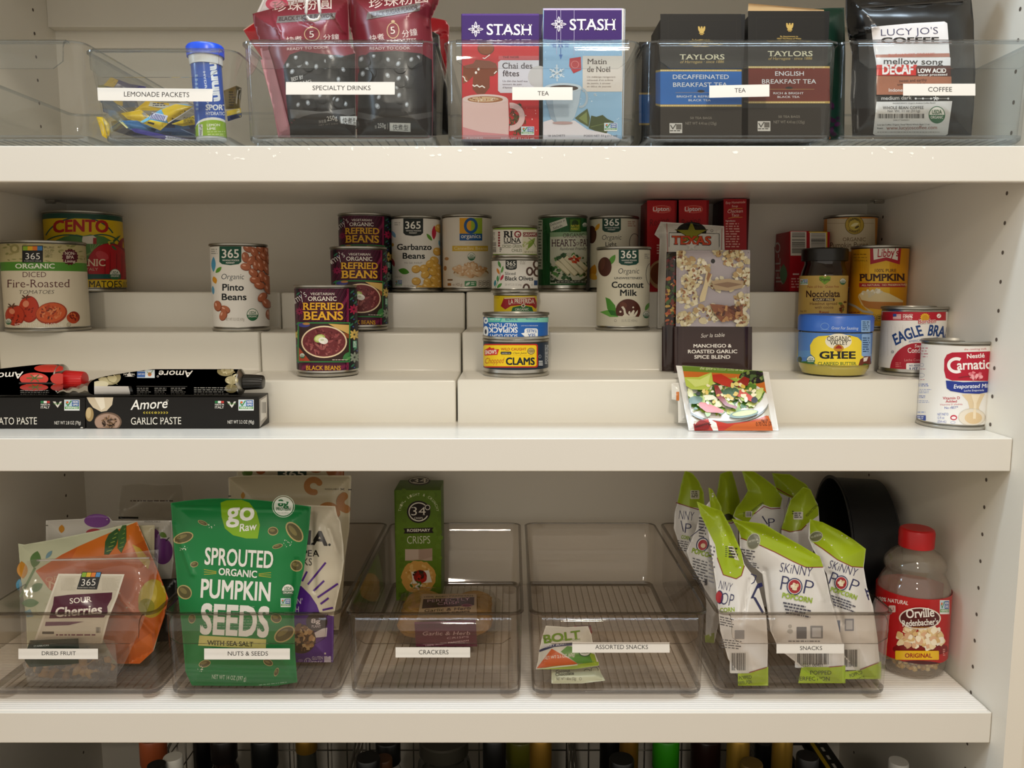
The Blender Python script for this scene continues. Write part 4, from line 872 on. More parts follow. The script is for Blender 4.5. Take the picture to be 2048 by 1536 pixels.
# ================================================================ jars, boxes, packets and tubes on the middle shelf
def jar_print(A, x, y, r, z0, z1, base, root, name='label', m=None, bands=()):
    A.s.z0, A.s.z1 = z0, z1; V, Fc, C, Nn = [], [], [], []; seg = 96
    for i, (a, b, c) in enumerate([(z0, z1, lin(base))]+[(p, q, lin(c)) for p, q, c in bands]):
        k = len(V); rr = r+(4e-5 if i else 0)
        for q in (a, b):
            for j in range(seg): w = 2*PI*j/seg; V.append(Vector((x+rr*math.cos(w), y+rr*math.sin(w), q))); Nn.append((math.cos(w), math.sin(w), 0))
        for j in range(seg): l = (j+1) % seg; Fc.append([k+j, k+l, k+seg+l, k+seg+j]); C.append(c)
    A.base = 9e-5; return A.build(name, m or PAPER, root, base=(V, Fc, C, Nn))
BLK = mat('black_plastic', '#15130f', .3, bump=.1)
# hazelnut jar
x, y, r = can_at(1593.3, 1693, 1.108, Z2); zt = atY(1643, 494.5, y-r).z; H = zt-Z2
o = thing('spread_jar', 'hazelnut spread jar with a tan label and black lid, beside the golden pumpkin can', 'jar', (x, y, Z2))
mesh('jar_body', *lathe([(0, .002), (r-.004, 0), (r-.001, .003), (r-.0008, H*.62), (r-.003, H*.72), (r-.006, H*.80), (r-.006, H*.84), (0, H*.84)], x, y, Z2), mat('dark_spread_in_glass', '#1d0e08', .08, coat=.6), o, smooth=40)
mesh('lid', *lathe([(r-.0045, H*.84), (r-.002, H*.845), (r-.0018, H*.985), (r-.004, H), (0, H)], x, y, Z2), BLK, o, smooth=40)
A = can_art(x, y, r-.0006, 'M6', 1593.3, 1693)
A.p([(378, 492), (400, 486), (415, 498), (432, 486), (452, 492), (450, 515), (415, 542), (382, 515)], '#7aa22c'); A.t('Organic', 380, 516, 450, 516, 16, '#2a3a14', .01)
A.ngmo(258, 506, 306, 543); A.usda(530, 522, 20); A.t('Palm oil free · Gluten free', 305, 563, 505, 561, 15, '#8a2a22'); A.t('Nocciolata', 296, 622, 512, 620, 42, '#35120e', .016); A.r(337, 628, 478, 648, '#35120e', 9); A.t('DAIRY FREE', 350, 645, 468, 645, 14, '#e6d2a0', .014)
A.t('Hazelnut spread', 320, 672, 493, 671, 19, '#5a2a18'); A.t('with cocoa', 350, 696, 470, 695, 18, '#5a2a18'); A.t('Net Wt', 258, 718, 298, 718, 13, '#5a3a20'); A.t('270 g (9.52 oz)', 254, 748, 350, 748, 16, '#5a3a20'); A.t('Rigoni', 380, 727, 440, 727, 18, '#8a1f1c', .012); A.t('di Asiago', 368, 750, 450, 750, 18, '#8a1f1c', .012)
A.scatter(('e', 530, 660, 20, 60), 9, 8, 14, ['#6a7a2c', '#8a5a2c', '#5a3018'], 3, .6); A.e(515, 705, 9, 9, '#7a3a1c'); A.t('vegan', 478, 745, 520, 745, 13, '#3a2a18')
jar_print(A, x, y, r-.0006, Z2+.006, atY(1643, 551, y-r).z, '#c7a659', o)
# ghee tub
x, y, r = can_at(1591.5, 1743, 1.008, Z1); z1 = Z1+.0004; H = .0745
o = thing('ghee_jar', 'squat jar of clarified butter with a blue lid and yellow label', 'jar', (x, y, z1)); zl = atY(1667, 664, y-r).z-z1
mesh('jar_body', *lathe([(0, .003), (r-.012, .0), (r-.007, .0015), (r-.0035, .009), (r-.0025, .014), (r-.0025, zl-.004), (r-.006, zl), (0, zl)], x, y, z1), mat('ghee_jar_glass', '#b5a64a', .1, coat=.6), o, smooth=40)
A = can_art(x, y, r-.001, 'M6', 1591.5, 1743); A.e(300, 1110, 260, 78, '#47702d'); A.e(640, 1100, 220, 70, '#3c6628'); A.scatter(('r', 230, 1050, 720, 1125), 70, 5, 12, ['#55803a', '#335a22', '#64903f', '#2c4f1e'], 4, .4, .2, rot=90); A.e(300, 985, 120, 22, '#5f8fc4'); A.e(660, 1000, 80, 18, '#7fa4cc')
A.p([(322, 930), (345, 890), (375, 872), (430, 868), (500, 860), (570, 866), (625, 880), (650, 905), (664, 950), (660, 1010), (650, 1050), (620, 1062), (560, 1066), (500, 1086), (440, 1066), (370, 1060), (350, 1045), (352, 1010), (325, 985)], '#eed43a')
A.e(502, 905, 84, 50, '#e8e2cc'); A.t('ORGANIC', 430, 902, 580, 902, 30, '#2a2418', .006, sf=.03); A.t('VALLEY', 447, 927, 563, 927, 27, '#2a2418', .006, sf=.03); A.e(503, 948, 32, 22, '#c08a2c'); A.p([(480, 950), (488, 938), (503, 928), (520, 938), (524, 952)], '#9a2a1c')
A.t('GHEE', 382, 1014, 610, 1014, 44, '#1b1d26', .03, sf=.05); A.t('CLARIFIED BUTTER', 372, 1056, 615, 1056, 19, '#3f6a2c', .012, sf=.04); A.usda(327, 1025, 27); A.t('NET WT 7.5 OZ (212g)', 272, 1094, 383, 1096, 20, '#d6dcc0'); A.e(255, 1020, 14, 18, '#3a4a2a')
A.p([(628, 1060), (640, 1020), (672, 1000), (704, 998), (704, 1090), (694, 1050), (665, 1045), (650, 1060), (640, 1085), (625, 1088)], '#6e3222'); A.p([(660, 1010), (690, 1003), (680, 1030), (660, 1035)], '#e6dccf')
A.r(648, 858, 705, 1000, '#89aedb', 8); A.micro(655, 880, 700, 980, 7, '#33557f'); A.p([(228, 880), (245, 900), (243, 1000), (226, 1015)], '#e0c83a')
jar_print(A, x, y, r-.001, z1+.0145, z1+zl-.002, '#5480c2', o)
mesh('lid', *lathe([(r-.004, zl-.0015), (r, zl), (r+.0002, H-.003), (r-.002, H), (r-.006, H), (r-.007, H-.0012), (0, H-.0012)], x, y, z1), mat('blue_plastic_lid', '#3468c4', .35), o, smooth=40)
A = can_art(x, y, r+.0003, 'M6', 1591.5, 1743); A.t('Great For Sautéing', 457, 828, 628, 830, 18, '#c9d8ee', 0, .15); A.ring(415, 808, 28, 22, 4, '#6f97d6', 20); A.l([(390, 830), (440, 830)], 4, '#6f97d6'); A.r(648, 770, 706, 846, '#8fb4e0'); A.micro(655, 778, 700, 840, 5, '#33557f'); A.build('lid_print', PAPER, o)
# soup mix boxes on the top step
def lip(A, x0, x1):
    w = x1-x0; A.r(x0+w*.2, 96, x0+w*.86, 140, '#c8322c', 10); A.ring(x0+w*.53, 118, w*.34, 24, 3, '#e07a6c', 24); A.t('Lipton', x0+w*.22, 130, x0+w*.80, 128, 26, '#f2e6e0', .018)
    A.t('Recipe', x0+w*.10, 225, x0+w*.78, 205, 44, '#6f0f14', -.004, .2); A.t('Secrets', x0+w*.25, 285, x0+w*.92, 270, 36, '#6f0f14', -.004, .2); A.micro(x0+w*.35, 335, x1-10, 400, 4, '#e8b8b0'); A.e(x0+w*.5, 520, w*.45, 90, '#c8a070'); A.e(x0+w*.5, 515, w*.38, 70, '#8a4a24')
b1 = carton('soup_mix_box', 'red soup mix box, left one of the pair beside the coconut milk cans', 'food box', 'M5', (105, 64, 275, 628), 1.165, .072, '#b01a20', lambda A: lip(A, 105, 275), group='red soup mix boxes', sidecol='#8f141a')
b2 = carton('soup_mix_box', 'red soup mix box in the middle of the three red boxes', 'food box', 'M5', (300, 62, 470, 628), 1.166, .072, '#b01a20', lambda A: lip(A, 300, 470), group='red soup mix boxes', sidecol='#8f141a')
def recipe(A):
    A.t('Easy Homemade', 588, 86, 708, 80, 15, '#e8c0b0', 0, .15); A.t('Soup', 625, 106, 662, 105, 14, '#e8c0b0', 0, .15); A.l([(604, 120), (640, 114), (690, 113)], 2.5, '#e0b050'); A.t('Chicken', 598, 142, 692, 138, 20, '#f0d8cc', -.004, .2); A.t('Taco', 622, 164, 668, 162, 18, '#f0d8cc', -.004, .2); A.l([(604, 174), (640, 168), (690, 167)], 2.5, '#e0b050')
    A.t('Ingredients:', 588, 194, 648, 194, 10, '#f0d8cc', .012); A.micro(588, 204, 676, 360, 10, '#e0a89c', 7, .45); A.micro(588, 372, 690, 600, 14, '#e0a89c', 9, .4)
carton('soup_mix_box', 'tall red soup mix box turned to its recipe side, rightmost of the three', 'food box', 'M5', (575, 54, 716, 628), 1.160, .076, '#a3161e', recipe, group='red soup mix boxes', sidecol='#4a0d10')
mesh('small_bottle', *lathe([(0, 0), (.014, 0), (.014, .1), (.009, .108), (.009, .118), (.0095, .119), (.0095, .130), (0, .130)], .322, 1.205, Z3, 24), mat('blue_cap', '#1c3c8c', .3), loc=(.322, 1.205, Z3), smooth=40, label='small blue bottle in the dark gap between the red boxes', cat='bottle')
# gelatin boxes
for i, (rc, lb) in enumerate((((190, 198, 303, 581), 'small red gelatin box, left one with its side showing'), ((313, 204, 431, 581), 'small red gelatin box with a yellow corner, just left of the pumpkin puree can'))):
    def jello(A, rc=rc, i=i):
        x0, y0, x1, y1 = rc; A.r(x0+6, y0+4, x1-6, y0+158, '#d9d3c8'); A.barcode(x0+14, y0+10, x1-14, y0+148, '#2a2624', 3+i, 22, True); A.r(x0+30, 380, x0+75, 415, '#d9d3c8') if i else A.r(x0+20, 470, x0+60, 480, '#d9c0b8')
        A.micro(x0+10, 500, x1-10, 570, 4, '#d89a94')
        if i: A.r(x0, y0-1, x1, y0+5, '#d8b42c'); A.r(x1-8, y0, x1, 400, '#d8b42c')
    bx = carton('gelatin_box', lb, 'food box', 'M6', rc, 1.166, .070, '#a81420', jello, group='red gelatin boxes', zb=Z3+.0003)
    if not i:
        s = PlaneS((bx.location.x-.0001, 1.166, Z3), n=(-1, 0, 0)); A = Art(s, 'M6'); A.t('JELL-O', 133, 540, 128, 270, 34, '#c9b8b4', .01, 0); A.leaf(150, 540, 150, 410, 24, '#5a8a5a'); A.l([(95, 300), (100, 560)], 4, '#8a0f18'); A.build('side_panel', CARD, bx)
# white paper bag with a star
def texas(A):
    A.l([(226, 205), (232, 380)], 3, '#b0302a'); A.l([(566, 232), (562, 380)], 3, '#b0302a'); A.e(378, 255, 92, 58, '#1d1c1a'); A.p([(240, 262), (548, 268), (548, 380), (240, 380)], '#dcd8d0')
    for q in ([(240, 262), (548, 268)], [(240, 262), (240, 350)], [(548, 268), (548, 350)]): A.l(q, 3, '#2a2826')
    P = [(378+(98 if k % 2 == 0 else 38)*math.sin(PI*k/5), 268-(74 if k % 2 == 0 else 28)*math.cos(PI*k/5)) for k in range(10)]
    A.p([(378+1.12*(a-378), 268+1.12*(b-268)) for a, b in P], '#1d1c1a'); A.p(P, '#8d8a2c'); A.t('TEXAS', 254, 334, 500, 338, 52, '#1d1c1a', .05, sf=.06); A.t('TEXAS', 257, 332, 497, 336, 50, '#cb4a28', .028, sf=.05)
    A.p([(378+(36 if k % 2 == 0 else 14)*math.sin(PI*k/5), 345-(32 if k % 2 == 0 else 13)*math.cos(PI*k/5)) for k in range(10)], '#e6e2da'); A.ring(503, 250, 8, 9, 2, '#2a2826', 12)
pouch('paper_bag', 'white paper bag with a star and orange lettering, behind the cauliflower packet', 'bag', 'M5', [(188, 195), (578, 222), (582, 400), (590, 851), (168, 851), (172, 560), (182, 300), (150, 274)], (0, 1.118, Z2), 2, 0, .022, .03, '#dcd8d0', draw=texas, m=PAPER, wr=.0015, seed=3, folds=((226, 210, 226, 850, .0012, 9),))
# seasoning packets
def caul(A):
    A.within([(285, 372), (738, 368), (734, 840), (283, 838)]); A.r(280, 360, 745, 842, '#b3aab0')
    R = random.Random(6)
    for cx, cy, rx, ry in ((400, 470, 85, 55), (350, 660, 70, 60), (380, 560, 60, 50), (650, 430, 80, 50), (700, 540, 60, 60), (310, 420, 40, 50), (690, 690, 55, 60), (480, 760, 90, 60), (560, 580, 90, 40), (340, 790, 60, 35), (600, 380, 90, 26), (690, 800, 40, 40)):
        A.scatter(('e', cx, cy, rx, ry), 40, 9, 22, ['#e9e0c0', '#ddd0a6', '#f1ead2', '#cdbd90', '#d8cba4', '#b89a6a'], int(cx+cy), .75, .25)
        A.scatter(('e', cx, cy, rx*.8, ry*.8), 9, 4, 11, ['#7a4a30', '#935f3c', '#a8744c'], int(cx), .6, .3)
    A.p([(470, 500), (505, 520), (480, 590), (460, 680), (430, 690), (428, 660), (455, 580)], '#d9c79c'); A.p([(480, 505), (500, 515), (478, 570), (470, 545)], '#9a6a42')
    A.p([(500, 560), (600, 545), (700, 560), (690, 600), (600, 620), (520, 610)], '#b39a78'); A.p([(510, 580), (600, 565), (690, 580), (600, 600)], '#8a6c52')
    for q in ([(490, 700), (560, 705), (640, 720), (690, 715), (695, 770), (640, 800), (560, 810), (520, 760)],): A.p(q, '#8c5234')
    A.scatter(('e', 610, 760, 80, 45), 40, 7, 20, ['#6a3520', '#a0683e', '#542616', '#b98a58', '#7c4428'], 9, .5, .3); A.e(510, 437, 13, 14, '#1c1512'); A.within(None)
    A.r(270, 840, 750, 1150, '#36221f'); A.t('Sur la table', 435, 907, 580, 901, 24, '#e8e0d8', -.004, .25)
    A.t('MANCHEGO &', 390, 968, 624, 967, 21, '#eee8e0', .02); A.t('ROASTED GARLIC', 356, 1003, 659, 1002, 21, '#eee8e0', .02); A.t('SPICE BLEND', 395, 1036, 616, 1036, 21, '#eee8e0', .02)
pouch('seasoning_packet', 'tall seasoning packet with roasted cauliflower picture and dark brown base', 'food packet', 'M5', [(286, 371), (738, 367), (734, 1120), (276, 1121)], (0, 1.022, Z1), 3, 0, .0065, .012, '#36221f', draw=caul, m=GLOSS, wr=.0008, seed=8, group='dark brown seasoning packets')
def redfood(A):
    A.within([(225, 380), (300, 380), (300, 832), (212, 830)]); A.r(200, 380, 300, 840, '#241a14'); A.scatter(('r', 225, 540, 285, 830), 60, 8, 22, ['#8c3a1c', '#b85a2c', '#5f2414', '#c8a04a', '#3d5a24', '#7a2a18'], 5, .6, .25); A.scatter(('r', 225, 400, 285, 540), 16, 8, 18, ['#4a2018', '#3a3a1c', '#6a1a1a'], 6, .6); A.within(None); A.r(196, 838, 300, 1140, '#30201e')
pouch('seasoning_packet', 'second brown seasoning packet peeping out behind the cauliflower one', 'food packet', 'M5', [(230, 384), (430, 378), (430, 1111), (204, 1112)], (0, 1.036, Z1), 3, 0, .0055, .012, '#30201e', draw=redfood, m=GLOSS, wr=.0008, seed=18, group='dark brown seasoning packets')
def salad(A):
    A.p([(320, 1078), (815, 1112), (878, 1480), (398, 1484)], '#c8c2b0')
    A.within([(320, 1078), (815, 1112), (878, 1480), (398, 1484)])
    A.p([(310, 1075), (820, 1108), (825, 1140), (310, 1112)], '#6c8a2c'); A.t('the spice of better taste all day', 428, 1102, 700, 1112, 17, '#dfe6b0', .004, .2)
    A.p([(320, 1112), (830, 1140), (840, 1250), (330, 1200)], '#c96c24'); A.e(760, 1150, 90, 40, '#26301c'); A.scatter(('e', 760, 1150, 80, 34), 24, 8, 16, ['#3a2a3a', '#51683a', '#241a24', '#7a8a4a'], 3, .8)
    A.e(590, 1300, 265, 135, '#8a8a84'); A.e(590, 1292, 262, 128, '#e9e7e2', n=36)
    A.scatter(('e', 585, 1265, 225, 105), 170, 16, 42, ['#7fa03a', '#a5bd4c', '#56802c', '#c9d27a', '#dfe0b0', '#3f6a2a', '#8fae40', '#e8e6c8'], 11, .55, .3)
    A.p([(330, 1150), (420, 1150), (500, 1120), (515, 1180), (480, 1230), (380, 1225), (340, 1200)], '#b6c650'); A.p([(345, 1160), (430, 1165), (495, 1130), (480, 1195), (400, 1210)], '#cdd87a')
    for q, c in (([(505, 1135), (560, 1130), (640, 1175), (630, 1215), (570, 1200), (510, 1175)], '#b8301c'), ([(640, 1240), (690, 1225), (760, 1275), (745, 1300), (690, 1275), (645, 1265)], '#cf4526'), ([(420, 1300), (480, 1310), (580, 1355), (570, 1370), (470, 1365), (425, 1330)], '#c23a20'), ([(515, 1200), (540, 1200), (600, 1310), (660, 1330), (650, 1345), (585, 1325), (530, 1270)], '#8e2a1c'), ([(655, 1180), (700, 1145), (735, 1160), (725, 1200), (665, 1215)], '#8e2016')): A.p(q, c)
    for q in ((700, 1375, 90, 24), (400, 1290, 45, 24), (620, 1245, 50, 34)): A.e(*q, '#33551f', -8); 
    A.e(705, 1370, 78, 16, '#b3b45c', -8); A.e(765, 1290, 20, 18, '#231a1c'); A.e(640, 1190, 17, 15, '#231a1c'); A.e(420, 1250, 14, 12, '#2a2420'); A.scatter(('e', 600, 1260, 190, 80), 26, 9, 17, ['#efe6bc', '#f4efd8', '#e2cf7a', '#d8b84a'], 4, .7, .2)
    A.p([(385, 1440), (470, 1405), (600, 1435), (740, 1420), (840, 1385), (885, 1480), (398, 1486)], '#b83024'); A.p([(560, 1486), (640, 1440), (760, 1420), (850, 1385), (890, 1486)], '#bf5a22'); A.p([(480, 1400), (530, 1430), (545, 1486), (515, 1486), (490, 1440)], '#ece4dc'); A.p([(390, 1440), (440, 1408), (500, 1440), (480, 1470), (400, 1475)], '#8a1418'); A.t('Seasoning', 400, 1462, 492, 1438, 18, '#241214', .006, .2)
    A.t('Net Wt', 808, 1425, 850, 1420, 16, '#3a1c10'); A.t('0.70 OZ (20g)', 775, 1450, 890, 1444, 24, '#3a1c10', -.006); A.within(None)
pouch('seasoning_packet', 'white edged salad seasoning packet leaning on the riser front', 'food packet', 'M5', [(282, 1078), (852, 1118), (914, 1480), (362, 1488)], (0, .893, ZM), 42, 0, .005, .014, '#e9e6e0', draw=salad, m=GLOSS, wr=.0012, seed=5, group='salad seasoning packets')
pouch('seasoning_packet', 'white packet with an orange mark, mostly hidden behind the salad packet', 'food packet', 'M5', [(254, 1186), (430, 1178), (430, 1436), (296, 1430), (294, 1292), (256, 1286)], (0, .925, ZM), 20, 0, .003, .01, '#e4e1d8', draw=lambda A: A.r(284, 1240, 302, 1294, '#d0762a'), m=GLOSS, wr=.001, seed=6, group='salad seasoning packets')
# paste cartons and tubes at the left front
def emblem(A, x):
    for k, c in enumerate(('#2f7a46', '#e8e6e0', '#b83a34')): A.r(x+22*k, 592, x+22*(k+1), 608, c)
    A.t('MADE IN', x, 624, x+66, 624, 12, '#ece8e0', .01, sf=.03); A.t('ITALY', x, 647, x+66, 647, 18, '#ece8e0', .01, sf=.03); A.p([(x+88, 596), (x+108, 596), (x+122, 625), (x+140, 596), (x+155, 596), (x+124, 642)], '#e0dcd4'); A.t('VEGAN', x+92, 618, x+152, 618, 12, '#4f8a3c', .01); A.ngmo(x+172, 582, x+284, 662)
def garlic(A):
    A.p([(634, 566), (828, 566), (820, 620), (780, 665), (740, 672), (680, 640), (650, 600)], '#cfc0a6'); A.p([(690, 566), (760, 566), (770, 640), (740, 660)], '#e6dcc8'); A.e(655, 690, 30, 52, '#a38a5e'); A.e(648, 680, 18, 40, '#c7b083')
    A.e(790, 745, 100, 70, '#6e5848'); A.e(785, 748, 92, 62, '#a98c7a'); A.scatter(('e', 800, 752, 55, 42), 50, 5, 16, ['#3a2a1e', '#5a4430', '#8a6c50', '#241810'], 3, .35, .3); A.r(634, 790, 860, 797, '#2a201c')
    A.t('Amore', 955, 657, 1222, 642, 70, '#f4f1ea', .008, .22); A.ring(1223, 590, 8, 8, 2, '#d8d4cc', 12)
    for k in range(5): A.leaf(1046+20*k, 678, 1062+20*k, 670, 3.5, '#b0a03c', 3); A.leaf(1046+20*k, 678, 1062+20*k, 686, 3.5, '#b0a03c', 3); A.leaf(1230-20*k, 678, 1214-20*k, 670, 3.5, '#b0a03c', 3); A.leaf(1230-20*k, 678, 1214-20*k, 686, 3.5, '#b0a03c', 3)
    A.t('GARLIC PASTE', 958, 765, 1325, 762, 52, '#f1ece0', -.004, sf=.05); emblem(A, 1572); A.t('NET WT 3.2 OZ (90g)', 1665, 758, 1858, 757, 24, '#eae6de', -.004)
bg_ = carton('paste_carton', 'long black garlic paste carton lying at the front of the shelf', 'food box', 'M2', (632, 566, 1893, 797), .909, .0405, '#1a1816', garlic, zb=ZM+.0004, group='black paste cartons')
xr = bg_.location.x+(atY(1893/3.657, 640+797/3.657, .909).x-bg_.location.x)
s = PlaneS((xr+.0001, .909, ZM), n=(1, 0, 0)); A = Art(s, 'M2'); A.p([(1897, 580), (1955, 545), (1955, 715), (1900, 785)], '#aaa49c'); A.p([(1908, 588), (1950, 560), (1950, 705), (1908, 740)], '#dedad2'); A.barcode(1915, 600, 1945, 680, '#2a2826', 4, 7); A.build('end_panel', CARD, bg_)
def tomp(A):
    A.t('TOMATO PASTE', -130, 766, 270, 763, 52, '#f1ece0', -.004, sf=.05); emblem(A, 298); A.t('NET WT 2.8 OZ (79g)', 398, 764, 590, 763, 24, '#eae6de', -.004); A.e(598, 790, 10, 7, '#d8d4cc')
bt_ = carton('paste_carton', 'black tomato paste carton running off the left edge', 'food box', 'M2', (-190, 568, 622, 799), .9085, .0405, '#1a1816', tomp, zb=ZM+.0004, group='black paste cartons')
class TubeS:
    curved = True
    def __init__(s, yc, f): s.yc, s.f = yc, f      # f(x) -> (zc, ry, rz)
    def _h(s, u, v):
        d = ray(u, v); x = d.x*s.yc/d.y
        for _ in range(4):
            zc, ry, rz = s.f(x); a = (d.y/ry)**2+(d.z/rz)**2; b = d.y*s.yc/ry**2+d.z*(zc-CZ)/rz**2; c = (s.yc/ry)**2+((zc-CZ)/rz)**2-1
            t = (b-math.sqrt(max(0, b*b-a*c)))/a; x = d.x*t
        q, w = (d.y*t-s.yc)/ry, (CZ+d.z*t-zc)/rz; l = math.hypot(q, w) or 1; q, w = q/l, w/l
        return Vector((x, s.yc+q*ry, zc+w*rz)), Vector((0, q/ry, w/rz)).normalized()
    def pt(s, u, v, off): p, n = s._h(u, v); return p+n*off
    def nr(s, u, v): return tuple(s._h(u, v)[1])
def paste_tube(lbl, x0, x1, zb, yc, r, draw, capm, crimp, fl=.4):
    o = thing('paste_tube', lbl, 'paste tube', (x0, yc, zb), 'squeezed paste tubes')
    def f(x):
        t = max(0, min(1, (x-x0)/(x1-x0))); q = min(1, t/fl)**.7
        return zb+r*(.62+.38*q)+.0003, r*(1.25-.25*q), r*(.60+.40*q)
    V, Fc, Nn = [], [], []; n, m = 96, 80
    for i in range(m+1):
        x = x0+(x1-x0)*i/m; zc, ry, rz = f(x)
        for k in range(n): a = 2*PI*k/n; V.append(Vector((x, yc+ry*math.cos(a), zc+rz*math.sin(a)))); Nn.append((0, math.cos(a)/ry, math.sin(a)/rz))
    for i in range(m):
        for k in range(n): l = (k+1) % n; Fc.append([i*n+k, (i+1)*n+k, (i+1)*n+l, i*n+l])
    Nn = [tuple(Vector(q).normalized()) for q in Nn]
    s = TubeS(yc, f); A = draw(s); A.base = 2e-4
    A.build('tube_body', GLOSS, o, base=(V, Fc, [lin('#131211')]*len(Fc), Nn))
    zc, ry, rz = f(x1); L = [[Vector((x, yc+q*math.cos(2*PI*k/32), zc+q*math.sin(2*PI*k/32))) for k in range(32)] for x, q in ((x1, r), (x1+.0006, r+.0004), (x1+.002, r+.0002), (x1+.0055, r*.62), (x1+.0055, r*.5))]
    v, fc = loft(L); mesh('shoulder', v, fc, TIN, o, smooth=40)
    L = []
    for x, q in ((x1+.0055, r*.55), (x1+.006, r*.60), (x1+.026, r*.52), (x1+.0275, r*.48), (x1+.0278, r*.4)):
        L.append([Vector((x, yc+(q+.0003*(k % 2))*math.cos(2*PI*k/48), zc+(q+.0003*(k % 2))*math.sin(2*PI*k/48))) for k in range(48)])
    v, fc = loft(L); mesh('cap', v, fc, capm, o, smooth=30)
    zc, ry, rz = f(x0); L = []
    for i in range(11):
        q = i/10; x = x0-.034*q; k = 1-.88*q**.8; w = .0014*math.sin(i*1.7)*min(1, i); cz = zc-rz*.35*q
        L.append([(x, yc-ry*(1+.1*q), cz+rz*.35*k+w), (x, yc-ry*.72, cz+rz*.75*k-w), (x, yc-ry*.25, cz+rz*k+w), (x, yc+ry*.4, cz+rz*.9*k-w), (x, yc+ry, cz+rz*.35*k), (x, yc+ry, cz-rz*.4*k), (x, yc, cz-rz*k*.97), (x, yc-ry*.7, cz-rz*.75*k+w*.5), (x, yc-ry*(1+.1*q), cz-rz*.35*k+w)])
    if crimp: v, fc = loft(L); mesh('crimped_end', v, fc, crimp, o)
    return o
TW = mat('crumpled_foil', '#9d9484', .3, metal=.7, bump=.3, bscale=90)
zt = atY(900, 640+566/3.657, .909).z+.0008
def gt(s):
    A = Art(s, 'M2', arange(150, 485, 6), arange(720, 800, 2.5)); U = lambda t, x0, x1, y, h, c, b=0, sh=0: A.t(t, x1, y, x0, y, h, c, b, sh)
    A.within([(690, 340), (1752, 340), (1752, 560), (690, 560)])
    A.e(800, 420, 84, 56, '#958a64'); A.e(790, 430, 66, 38, '#bdb28a'); A.e(735, 470, 60, 24, '#cfc5a4'); A.l([(760, 395), (800, 450), (860, 470)], 4, '#7a7048'); A.r(690, 484, 952, 560, '#c9c4be'); A.p([(940, 484), (962, 484), (985, 560), (960, 560)], '#131211')
    U('Amore', 1165, 1412, 372, 46, '#efece4', .008, .25); U('VEGAN', 905, 988, 392, 14, '#e0dcd2', .012); A.p([(910, 415), (930, 412), (948, 380), (965, 412), (985, 415)], '#d8d4cc'); A.r(1003, 366, 1132, 424, '#cfd8dc'); A.r(1003, 378, 1062, 420, '#3f66a6'); U('NON GMO', 1008, 1058, 392, 10, '#fff'); A.e(1095, 398, 14, 14, '#c86a3a'); A.l([(1075, 380), (1095, 400), (1118, 372)], 4, '#4a8a4a'); A.ring(1155, 413, 8, 7, 2, '#d8d4cc', 10)
    A.e(1650, 375, 62, 36, '#8c815a'); A.e(1662, 368, 46, 24, '#b4a980'); A.e(1695, 440, 48, 30, '#a89c74'); A.e(1692, 500, 46, 32, '#7a704c'); A.scatter(('e', 1670, 430, 55, 80), 14, 8, 18, ['#c9bf9a', '#6a6040', '#9a8e64'], 4, .4)
    for x0, x1 in ((1002, 1105), (1130, 1230), (1250, 1360)): A.micro(x0, 496, x1, 550, 4, '#8d8a84', x0, .35)
    A.micro(1420, 492, 1690, 550, 4, '#a3a09a', 9, .35); A.l([(998, 484), (1370, 486)], 2, '#6a6664'); A.within(None); return A
xs = lambda c: (atY(c/3.657, 785, .921).x)
paste_tube('black garlic paste tube with a black cap lying on its carton', xs(700), xs(1752), zt, .923, .0150, gt, BLK, TW)
def tt(s):
    A = Art(s, 'M2', arange(-60, 130, 6), arange(720, 800, 2.5)); A.within([(-200, 315), (462, 315), (462, 560), (-200, 560)])
    A.t('Amore', 172, 378, -95, 392, 48, '#efece4', .008, .25); A.e(360, 355, 110, 28, '#c23024'); A.e(250, 432, 105, 46, '#cc3628'); A.e(275, 415, 40, 14, '#e07a6a'); A.r(140, 456, 460, 468, '#131211'); A.e(250, 492, 104, 26, '#b82c20'); A.e(430, 430, 60, 40, '#c23024'); A.e(430, 492, 58, 24, '#a8281e')
    for k in range(6): A.l([(255, 425), (255+60*math.cos(k*1.05), 425+28*math.sin(k*1.05))], 7, '#4d6a2c'); A.l([(260, 490), (260+50*math.cos(k*1.05), 490+20*math.sin(k*1.05))], 6, '#4d6a2c')
    A.micro(150, 512, 400, 550, 3, '#8d8a84', 5, .35); A.within(None); return A
paste_tube('black tomato paste tube with a red cap lying on its carton', xs(-320), xs(452), zt, .9215, .0178, tt, mat('red_cap', '#c8181a', .3), None, .8)
# ================================================================ what is in the clear bins
FT = ZT+.0105
o_lem = 'lemonade powder packets in the narrow bin'
YEL, NAV, TEAL, SKY = '#d4b015', '#172a56', '#1d4c72', '#6fb4dc'
def lemon(lb, pts, Y, col, draw=None, lean=22, T=.0035, seed=0):
    pouch('drink_packet', lb, 'drink packet', 'T1b', pts, (-.36, Y, FT), lean, 0, T, .008, col, '#c8ccd0', draw, FOIL, .0012, 40, 5, seed, o_lem)
lemon('blue packet at the very back of the pile, mostly behind the white strip', [(270, 590), (520, 560), (640, 640), (640, 800), (300, 790)], .972, NAV, lambda A: A.p([(270, 590), (350, 580), (380, 640), (280, 650)], '#8d8a4a'), 12, seed=1)
lemon('yellow and purple packet lifting its corner highest above the white strip', [(330, 590), (422, 490), (640, 572), (840, 604), (800, 650), (460, 640)], .960, '#2e2a72', lambda A: (A.p([(330, 590), (422, 490), (510, 530), (452, 615)], YEL), A.t('14', 438, 545, 462, 530, 14, '#2a2410'), A.p([(460, 610), (500, 565), (600, 620), (560, 640)], '#d8d4e0'), A.barcode(470, 590, 560, 630, '#33336a', 4, 9)), 14, seed=2)
